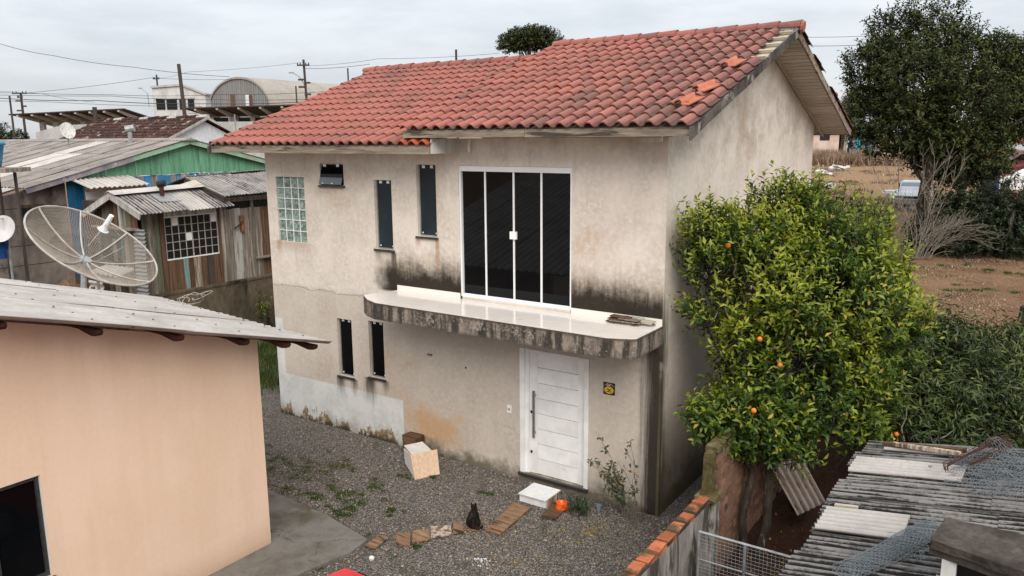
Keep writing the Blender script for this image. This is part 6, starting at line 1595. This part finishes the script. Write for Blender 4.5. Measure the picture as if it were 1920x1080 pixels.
part('bricks', (lambda m_: [m_.box(1.18, 1.232, 1.66 + i * .2, 1.66 + i * .2 + .19, .01 + j * .094, .01 + j * .094 + .086) for i in range(28) for j in range(17)] and m_)(MB()), 'brick_wall', lw, kind='stuff')
part('coping', MB().box(1.09, 1.25, -1.2, 7.5, 1.662, 1.72).jit(.006, 9), 'moss', lw)

# wire gate across the side passage
gt_ = thing('wire_gate', 'galvanised wire gate between the lot wall and the shed', 'gate', (1.85, -2.0, 0))
gx0, gx1, gz0, gz1, gy = 1.345, 2.56, .04, 1.045, -2.0
fm = MB()
for a, b in (((gx0, gy, gz0), (gx0, gy, gz1)), ((gx0, gy, gz1), (gx1, gy, gz1)), ((gx1, gy, gz1), (gx1, gy, gz0)), ((gx1, gy, gz0), (gx0, gy, gz0))): fm.tube([a, b], .014, 6)
part('frame', fm, 'galv', gt_); part('centre_bar', MB().tube([(1.86, gy, gz0), (1.86, gy, gz1)], .017, 6), 'galv', gt_); part('cross_bar', MB().tube([(gx0, gy, .72), (gx1, gy, .72)], .008, 5), 'galv', gt_)
sg = [((x, gy + .004, gz0), (x, gy + .004, gz1)) for x in np.arange(gx0 + .04, gx1, .042)] + [((gx0, gy - .004, z), (gx1, gy - .004, z)) for z in np.arange(gz0 + .04, gz1, .042)]
wire_part('wire_mesh', sg, .0028, 'galv', gt_)
ls = thing('rusty_sheet', 'rust-streaked corrugated sheet leaning by the orange tree trunks', 'metal sheet', (1.55, .6, .1))
part('sheet', corrugated((1.36, .50, .98), (.33, .12, -.62), (.30, .28, .16), .86, .44, .085, .014, .004, 6, 2, .006, 90), 'sheet_rust', ls)

# ------------------------------------------------------------------ shed roof, lower right
shd = thing('shed', 'low shed with a blackened corrugated fibre-cement roof at lower right', 'shed', (4.2, -2, 0))
sa = Vector((1, 0, .14)).normalized(); sn = Vector((-.14, 0, 1)).normalized()
def sh(x, y, dz=0.0): return Vector((x, y, 1.6 + .14 * (x - 2.62))) + sn * dz
k = 0
for row, (x0, L) in enumerate(((2.60, 1.56), (4.06, 1.6), (5.55, 1.5))):
    for i in range(11):
        y0 = .32 - i * .46
        part('roof_sheet', corrugated(sh(x0 + random.Random(k).uniform(-.05, .04), y0, .012 * row + .006 * (i % 2)), sa, (0, -1, 0), L,    .485, .097, .0185, .006, 7, 3, .008, 200 + k), 'fibre_shed', shd); k += 1
part('purlin', MB().box(2.72, 2.78, -4.6, .2, 1.50, 1.575), 'plank_dark', shd); part('wall', MB().box(2.95, 7.0, -4.5, .12, 0, 1.585), 'plank_dark', shd)
def loose(name, lab, x, y, L, W, mat, dz, yaw=0, seed=0):
    t = thing(name, lab, 'roofing sheet', tuple(sh(x, y, dz)), 'loose pale sheets on the shed roof'); a = Matrix.Rotation(yaw, 3, 'Z') @ sa; b = Matrix.Rotation(yaw, 3, 'Z') @ Vector((0, -1, 0))
    part('sheet', corrugated(sh(x, y, dz), a, b, L, W, .090, .017, .006, 8, 2, .003, seed), mat, t)
loose('loose_sheet', 'clean whitish corrugated sheet lying nearest the gate side of the shed roof', 2.64, -1.92, .76, .53, 'sheet_white', .045, 0, 1)
loose('loose_sheet', 'longer dusty white corrugated sheet higher up the shed roof beside the wire heap', 2.63, -.42, 1.12, .40, 'sheet_white', .045, -.03, 2)
loose('loose_sheet', 'white sheet sticking out under the brown timbers at the top of the shed roof', 2.86, .20, .9, .26, 'sheet_white', .03, -.04, 3)
t = thing('timber_strip', 'narrow pale wood strip beside the clean white sheet', 'strip', tuple(sh(2.7, -1.8))); part('strip', MB().obox(sh(2.80, -1.80, .03), tuple(sa), (0, 1, 0), tuple(sn), .11, .022, .01), 'batten', t)
for k, (p, q, lab) in enumerate((((2.83, .10), (3.70, .02), 'long brown timber along the upper edge of the shed roof'), ((2.95, .02), (3.66, -.10), 'shorter reddish timber lying below the long brown one'))):
    solo('timber', MB().beam(sh(*p, .06 + .03 * k), sh(*q, .07), .065 - .012 * k, .04), 'plank_brown' if not k else 'plank_patchy', lab, 'timber', tuple(sh(*p)))
# crumpled hexagonal netting: heap, and a flattened roll
def hexnet(fn, nu, nv):
    sg = []
    for i in range(nu):
        for j in range(nv):
            u0, v0 = i, j * 2 + (i % 2)
            p = [(u0, v0), (u0 + .35, v0 + 1), (u0 + 1, v0 + 1), (u0 + .35, v0 - 1)]
            q = [fn(a / nu, b / (2 * nv)) for a, b in p]
            sg += [(q[0], q[1]), (q[1], q[2]), (q[0], q[3])]
    return sg
r = random.Random(15); ph_ = [r.uniform(0, 6.28) for _ in range(8)]
heap = thing('wire_netting', 'heap of crumpled blue-grey wire netting on the shed roof', 'wire netting', tuple(sh(3.9, -.5)))
def hfn(lx, ly, ox, oy, hgt, ps):
    def f(u, v):
        x, y = ox + lx * u, oy + ly * v
        z = hgt * math.sin(math.pi * min(1, max(0, u))) * math.sin(math.pi * min(1, max(0, v))) * (.6 + .5 * math.sin(u * 9 + ps) * math.sin(v * 7 + ps * 2)) + .02 + .02 * abs(math.sin(u * 23 + v * 17 + ps))
        return tuple(sh(x + .03 * math.sin(v * 19 + ps), y + .03 * math.sin(u * 21 + ps), z))
    return f
sg = hexnet(hfn(.85, .95, 3.55, -.95, .17, ph_[0]), 30, 17) + hexnet(hfn(.75, .85, 3.62, -.62, .26, ph_[1]), 26, 15) + hexnet(hfn(.6, .7, 3.85, -1.15, .12, ph_[2]), 22, 13)
wire_part('netting', sg, .0023, 'wire_blue', heap, kind='stuff')
rr_ = thing('rod_bundle', 'bundle of rusty wire rods tied on the netting heap', 'rods', tuple(sh(3.8, -.5, .2)))
for i in range(9):
    o = Vector((r.uniform(-.02, .02), r.uniform(-.03, .03), r.uniform(-.015, .03)))
    part('rod', MB().tube([sh(3.60, -.92, .16) + o, sh(3.57, -.80, .17) + o * 1.6, sh(3.75, -.52, .21) + o, sh(3.98, -.12, .25) + o * 2, sh(4.03, .06, .22) + o * 3, sh(4.10, .02, .17) + o * 3, sh(4.02, -.25, .18) + o * 2, sh(3.78, -.65, .15) + o], .0042, 5), 'rust', rr_)
roll = thing('netting_roll', 'flattened roll of blue-grey wire netting lying across the shed roof', 'wire netting', tuple(sh(3.3, -2.7)))
pA, pB = sh(3.08, -3.30, .07), sh(3.66, -2.18, .10)
ax_ = (pB - pA).normalized(); s1_ = ax_.cross(Vector((0, 0, 1))).normalized()
def rfn(rad, flat):
    def f(u, v):
        t = 2 * math.pi * v; c = pA.lerp(pB, u); w = 1 + .15 * math.sin(u * 8 + v * 5)
        return tuple(c + s1_ * math.cos(t) * rad * w + Vector((0, 0, 1)) * math.sin(t) * rad * flat)
    return f
wire_part('netting', hexnet(rfn(.105, .7), 46, 14) + hexnet(rfn(.075, .7), 40, 10) + hexnet(hfn(.35, .5, 3.28, -2.75, .07, 1.0), 14, 9), .0022, 'wire_blue', roll, kind='stuff')
# masonry slab on short posts
sl = thing('chimney_slab', 'thick dark concrete slab on short white posts standing on the shed roof', 'chimney', (4.3, -3.4, 1.6))
part('slab', MB().prism([(3.735, -2.96, 2.22), (3.70, -3.42, 2.22), (4.9, -3.72, 2.22), (5.2, -2.9, 2.22)][::-1], (0, 0, .068)), 'stone_dark', sl)
sd_ = sl.children[-1]
m1 = sd_.modifiers.new('sub', 'SUBSURF'); m1.subdivision_type = 'SIMPLE'; m1.levels = m1.render_levels = 5
tx = bpy.data.textures.new('rough', 'CLOUDS'); tx.noise_scale = .12
m2_ = sd_.modifiers.new('rough', 'DISPLACE'); m2_.texture = tx; m2_.strength = .045; m2_.mid_level = .5
part('lower_slab', MB().prism([(3.74, -2.99, 2.15), (3.69, -3.36, 2.15), (4.25, -3.52, 2.15), (4.27, -3.58, 2.15), (4.9, -3.70, 2.15), (5.2, -2.93, 2.15)][::-1], (0, 0, .068)).jit(.01, 4), 'stone_dark', sl)
for x, y_ in ((3.83, -3.34), (4.22, -3.46), (4.65, -3.58)): part('post', MB().box(x - .05, x + .05, y_ - .05, y_ + .06, 1.68, 2.149), 'white_render', sl)
part('back', MB().box(3.86, 4.9, -3.18, -3.0, 1.7, 2.149), 'black', sl); part('ledge', MB().box(3.74, 4.9, -3.62, -3.2, 1.70, 1.90), 'white_render', sl)

# ------------------------------------------------------------------ things in the yard
def board_obj(name, lab, corners, th, mat, z=.012, group=None, seed=0):
    """a board lying on the ground given by its four corners"""
    c = sum((Vector((x, y, 0)) for x, y in corners), Vector()) / 4
    m_ = MB().prism([(x, y, z) for x, y in corners], (0, 0, th))
    nrm_ = (Vector((*corners[1], 0)) - Vector((*corners[0], 0))).cross(Vector((*corners[2], 0)) - Vector((*corners[0], 0)))
    o = link(name, mesh_of(name, m_.jit(.003, seed), mat, (c.x, c.y, z)), None, (c.x, c.y, z)); tag(o, lab, 'plank', group)
    b = o.modifiers.new('bevel', 'BEVEL'); b.width = .003; b.segments = 1
    return o
pg = 'short planks laid as stepping boards across the gravel'
for i, (cs, lab, mt) in enumerate((([(-2.89, -2.93), (-2.92, -2.62), (-2.77, -2.59), (-2.72, -2.92)], 'first short plank, touching the concrete apron', 'plank_yard'),
                ([(-2.78, -2.45), (-2.61, -2.33), (-2.39, -2.59), (-2.53, -2.71)], 'dark-stained short plank, second from the concrete apron', 'plank_yard'),
                ([(-2.63, -2.27), (-2.44, -2.13), (-2.27, -2.33), (-2.43, -2.50)], 'pale clean short plank between two darker ones', 'plank_yard'),
                ([(-2.49, -2.05), (-2.28, -1.86), (-2.11, -2.06), (-2.29, -2.29)], 'rough grey-brown short plank, fourth from the concrete apron', 'plank_patchy'),
                ([(-2.29, -1.79), (-2.19, -1.71), (-2.01, -1.92), (-2.11, -2.03)], 'smallest square plank, next to the cat', 'plank_yard'),
                ([(-2.13, -1.66), (-1.98, -1.55), (-1.87, -1.75), (-2.05, -1.88)], 'plank the cat is sitting on', 'plank_yard'))):
    board_obj('plank', lab, cs, .024, mt, .010 if i < 5 else .006, pg, i)
board_obj('plank', 'long brown plank leading from the gravel to the white step box', [(-1.80, -1.71), (-1.93, -.80), (-1.64, -.79), (-1.555, -1.70)], .026, 'plank_yard', .012, None, 9)
board_obj('plank', 'dark wet board under the orange bowl', [(-1.37, -.97), (-1.45, -.46), (-1.19, -.52), (-1.16, -.93)], .022, 'plank_wet', .010, None, 10)
stp_ = thing('step_box', 'low box clad in white tiles used as a step below the front door', 'step', (-1.68, -.48, 0))
part('core', MB().box(-1.905, -1.455, -.655, -.295, 0, .125), 'mortar', stp_)
for x0, x1 in ((-1.925, -1.575), (-1.572, -1.452)):
    for y0, y1 in ((-.70, -.56), (-.557, -.262)): part('tile', MB().box(x0, x1, y0, y1, .126, .137), 'tile_white', stp_)
for x0, x1 in ((-1.92, -1.575), (-1.572, -1.468)): part('tile', MB().box(x0, x1, -.669, -.657, .004, .119), 'tile_white', stp_)
part('bare_side', MB().box(-1.453, -1.446, -.64, -.30, .004, .12), 'plank_patchy', stp_)
solo('bowl', MB().lathe([(0, .012), (.096, .012), (.098, .02), (.087, .05), (.078, .09), (.082, .10), (.075, .102), (.066, .09), (.058, .055), (0, .05)], (-1.25, -.57, .022), 24), 'orange_plastic', 'bright orange plastic pet bowl by the front door', 'bowl', (-1.25, -.57, .03), smooth=True)
cab = thing('cabinet', 'tipped-over small cabinet of pale board against the house wall', 'cabinet', (-3.75, -.6, 0))
bl, br = Vector((-3.72, -.96, .0)), Vector((-3.53, -.57, .0))
ud = Vector((0, 0, 1)); fx = (br - bl).normalized(); nx_ = Vector((fx.y, -fx.x, 0))
lean_ = (ud * .97 - nx_ * .20).normalized(); thv = -nx_ * .016
part('front_panel', MB().prism([bl, br, br + lean_ * .40 - fx * .0, bl + lean_ * .40 - fx * .03], tuple(thv)), 'plywood', cab)
d_ = (-nx_ * .93 + Vector((0, 0, .10))).normalized()
tl, tr = bl + lean_ * .37 + fx * .0 - nx_ * .03, br + lean_ * .37 - fx * .09 - nx_ * .03
part('top_panel', MB().prism([tl + Vector((0, 0, .015)), tr + Vector((0, 0, .015)), tr + d_ * .36, tl + d_ * .36 + fx * .02], (0, 0, .016)), 'mdf', cab)
part('side_panel', MB().prism([bl - nx_ * .05 + fx * .012, bl + lean_ * .36 - nx_ * .045 + fx * .012, tl + d_ * .33 - Vector((0, 0, .02)), bl - nx_ * .40 + Vector((0, 0, .14))], tuple(fx * .016)), 'mdf', cab)
part('back_panel', MB().prism([br - nx_ * .06 - fx * .09, br + lean_ * .34 - nx_ * .05 - fx * .09, tr + d_ * .33 - Vector((0, 0, .02)), br - nx_ * .38 + Vector((0, 0, .1)) - fx * .09], tuple(-fx * .016)), 'mdf', cab)
solo('wooden_box', MB().box(-4.62, -4.30, -.24, -.02, 0, .33).box(-4.60, -4.32, -.255, -.241, .02, .31).jit(.008, 2), 'plank_wet', 'dark brown wooden box behind the tipped cabinet', 'box', (-4.45, -.1, 0))
m_ = MB(); r = random.Random(4)
for i in range(40):
    s_ = r.uniform(.005, .014); m_.ball((-1.40 + r.gauss(0, .09), -2.36 + r.gauss(0, .07), s_ * .5), (s_, s_ * .8, s_ * .5), 5, 3)
solo('plaster_crumbs', m_, 'tile_white', 'scattered white plaster crumbs on the gravel', 'crumbs', (-1.4, -2.35, 0), kind='stuff')
solo('white_stone', MB().ball((-2.58, -3.12, .03), (.04, .035, .035), 7, 5).jit(.004, 2), 'tile_white', 'single white stone on the gravel beside the concrete apron', 'stone', (-2.58, -3.12, 0))
solo('plastic_cup', MB().lathe([(0, 0), (.03, 0), (.042, .075), (.038, .075), (.027, .006), (0, .006)], (-.80, -.28, .0), 14), 'glass_pale', 'small clear cup lying at the foot of the wall by the rose bush', 'cup', (-.8, -.28, 0))
# weeds and rose bush
wd = thing('weed_clump', 'dark green weed clump beside the orange bowl', 'weed', (-1.02, -.50, 0))
crown('leaves', wd, 'leaf_weed', [(-1.02, -.50, .08, .17, .15, .10), (-.93, -.62, .05, .12, .1, .06)], 130, 7, .10, .045, 71, .002, shell=.9, width=.3)
wd2 = thing('weed_clump', 'tall thin weed growing against the mossy boundary wall', 'weed', (-12.9, 3.6, .4))
crown('leaves', wd2, 'leaf_citrus', [(-12.95, 3.62, .75, .16, .16, .45)], 50, 7, .14, .07, 72, .004, shell=.9, width=.35)
rb = thing('rose_bush', 'straggly rose bush with few leaves against the front wall right of the door', 'rose bush', (-.32, -.32, 0))
sg, tips = [], []
r = random.Random(23)
for i in range(16):
    p = Vector((-.28 + r.uniform(-.12, .12), -.30 + r.uniform(-.06, .06), 0)); tx = r.uniform(-.95, .12); v = Vector((tx * .55, r.uniform(-.25, .10), 1)).normalized(); L = r.uniform(.55, 1.22); n = 8
    for k in range(n):
        e = p + v * L / n; sg.append((p.copy(), e.copy()))
        if k > 2:
            tips.append((e.copy(), v.copy()))
            if r.random() < .5:
                w = (v + Vector((r.gauss(0, .6), r.gauss(-.1, .4), .2))).normalized() * r.uniform(.08, .22); sg.append((e.copy(), e + w)); tips.append((e + w, w.normalized()))
        p = e; v = (v + Vector((r.gauss(-.03, .12), r.gauss(0, .10), -.03))).normalized()
wire_part('stem', sg, .0042, 'twig', rb)
tp = [t for t in tips if r.random() < .62]
P = np.array([tuple(t[0]) for t in tp for _ in range(7)]); n = len(P); g_ = np.random.default_rng(3)
D = nrm(g_.normal(size=(n, 3)) + np.array([0, -.2, .1])); Nn = nrm(g_.normal(size=(n, 3)) * .6 + np.array([0, -.3, 1])); L = .062 * g_.uniform(.6, 1.3, n); P = P + g_.normal(size=(n, 3)) * .022
V, F = leaf_arrays(P, D, Nn, L, L * .62); me = mesh_np('leaves', V - np.array(WL[rb]), F, 'leaf_rose'); set_tip(me, np.full(len(V), .5)); link('leaves', me, rb)
lt = thing('low_plant', 'thin low seedlings with sparse leaves in the gravel before the rose bush', 'plant', (-.55, -1.3, 0))
sg = []; P = []
for i in range(26):
    p = Vector((-.55 + r.gauss(0, .35), -1.35 + r.gauss(0, .38), 0)); v = Vector((r.gauss(0, .3), r.gauss(0, .3), 1)).normalized()
    for k in range(4):
        e = p + v * r.uniform(.05, .10); sg.append((p.copy(), e.copy())); P += [tuple(e)] * 3; p = e; v = (v + Vector((r.gauss(0, .25), r.gauss(0, .25), 0))).normalized()
wire_part('stem', sg, .0025, 'twig', lt)
P = np.array(P); n = len(P); D = nrm(g_.normal(size=(n, 3))); Nn = nrm(g_.normal(size=(n, 3)) * .6 + np.array([0, 0, 1])); L = .034 * g_.uniform(.6, 1.3, n)
V, F = leaf_arrays(P, D, Nn, L, L * .55); me = mesh_np('leaves', V - np.array(WL[lt]), F, 'leaf_rose'); set_tip(me, np.full(len(V), .5)); link('leaves', me, lt)
for k, (a, h, lab) in enumerate(((17.2, 24.4, 'leafy seedling at the near edge of the brown field'), (18.6, 23.2, 'dark twiggy seedling in the brown field above the citrus bush'))):
    w = thing('field_seedling', lab, 'plant', tuple(st(a, h, 0)))
    q = st(a, h, 0); crown('leaves', w, 'leaf_bush', [(q.x, q.y, .8, .55, .5, .5)], 60, 6, .35, .12, 80 + k, .006, shell=.8, width=.3)

# ------------------------------------------------------------------ the cat
ctt = thing('cat', 'dark tabby cat sitting on a plank with its back to the viewer, head turned', 'cat', (-1.98, -1.74, .03))
me = bpy.data.meshes.new('body'); bm = bmesh.new()
o_ = Vector((0, 0, 0))
# local frame: +x right of picture, +y away from viewer, turned to face away-left
nodes = [((0, 0, .075), .104), ((0, .020, .135), .100), ((.004, .045, .190), .082), ((.01, .062, .235), .060), ((.012, .072, .270), .046), ((.004, .088, .302), .053), ((-.032, .116, .294), .032), ((-.050, .128, .288), .021),
         ((.052, .100, .175), .026), ((.050, .122, .09), .020), ((.048, .132, .018), .018), ((.048, .155, .014), .015), ((-.030, .108, .175), .026), ((-.030, .128, .09), .020), ((-.030, .138, .018), .018), ((-.03, .16, .014), .015),
         ((.072, .015, .055), .055), ((.090, .065, .028), .030), ((-.072, .015, .055), .055), ((-.090, .065, .028), .030),
         ((.01, -.075, .035), .026), ((.075, -.085, .022), .021), ((.125, -.045, .020), .018), ((.14, .02, .018), .014)]
edges = [(0, 1), (1, 2), (2, 3), (3, 4), (4, 5), (5, 6), (6, 7), (2, 8), (8, 9), (9, 10), (10, 11), (2, 12), (12, 13), (13, 14), (14, 15), (0, 16), (16, 17), (0, 18), (18, 19), (0, 20), (20, 21), (21, 22), (22, 23)]
vs = [bm.verts.new(p) for p, _ in nodes]
for a_, b_ in edges: bm.edges.new((vs[a_], vs[b_]))
bm.to_mesh(me); bm.free(); me.materials.append(MATS['cat_fur'])
body = bpy.data.objects.new('body', me); COL.objects.link(body); body.parent = ctt
sk = body.modifiers.new('skin', 'SKIN'); sk.use_smooth_shade = True
for i, (_, r_) in enumerate(nodes): me.skin_vertices[0].data[i].radius = (r_, r_)
me.skin_vertices[0].data[0].use_root = True
sb = body.modifiers.new('sub', 'SUBSURF'); sb.levels = 2; sb.render_levels = 2
def catpart(name, mb_, mat, lab=None):
    o = bpy.data.objects.new(name, mesh_of(name, mb_, mat, smooth=True)); COL.objects.link(o); o.parent = ctt; return o
catpart('ear', MB().add([(.014, .070, .335), (.046, .078, .326), (.030, .098, .326), (.040, .074, .378)], [(0, 1, 3), (1, 2, 3), (2, 0, 3), (2, 1, 0)]), 'cat_fur')
catpart('ear', MB().add([(-.036, .088, .332), (-.008, .078, .340), (-.014, .104, .332), (-.034, .080, .376)], [(0, 1, 3), (1, 2, 3), (2, 0, 3), (2, 1, 0)]), 'cat_fur')
catpart('eye', MB().ball((-.046, .086, .312), (.007, .008, .008), 8, 6), 'cat_eye'); catpart('eye', MB().ball((-.014, .142, .314), (.008, .006, .008), 8, 6), 'cat_eye')
catpart('nose', MB().ball((-.069, .138, .291), (.006, .006, .005), 6, 4), 'cat_nose'); catpart('muzzle_patch', MB().ball((-.048, .110, .284), (.022, .022, .014), 8, 6), 'cat_pale')
ctt.rotation_euler = (0, 0, R(32)); ctt.scale = (.92, .92, .90)
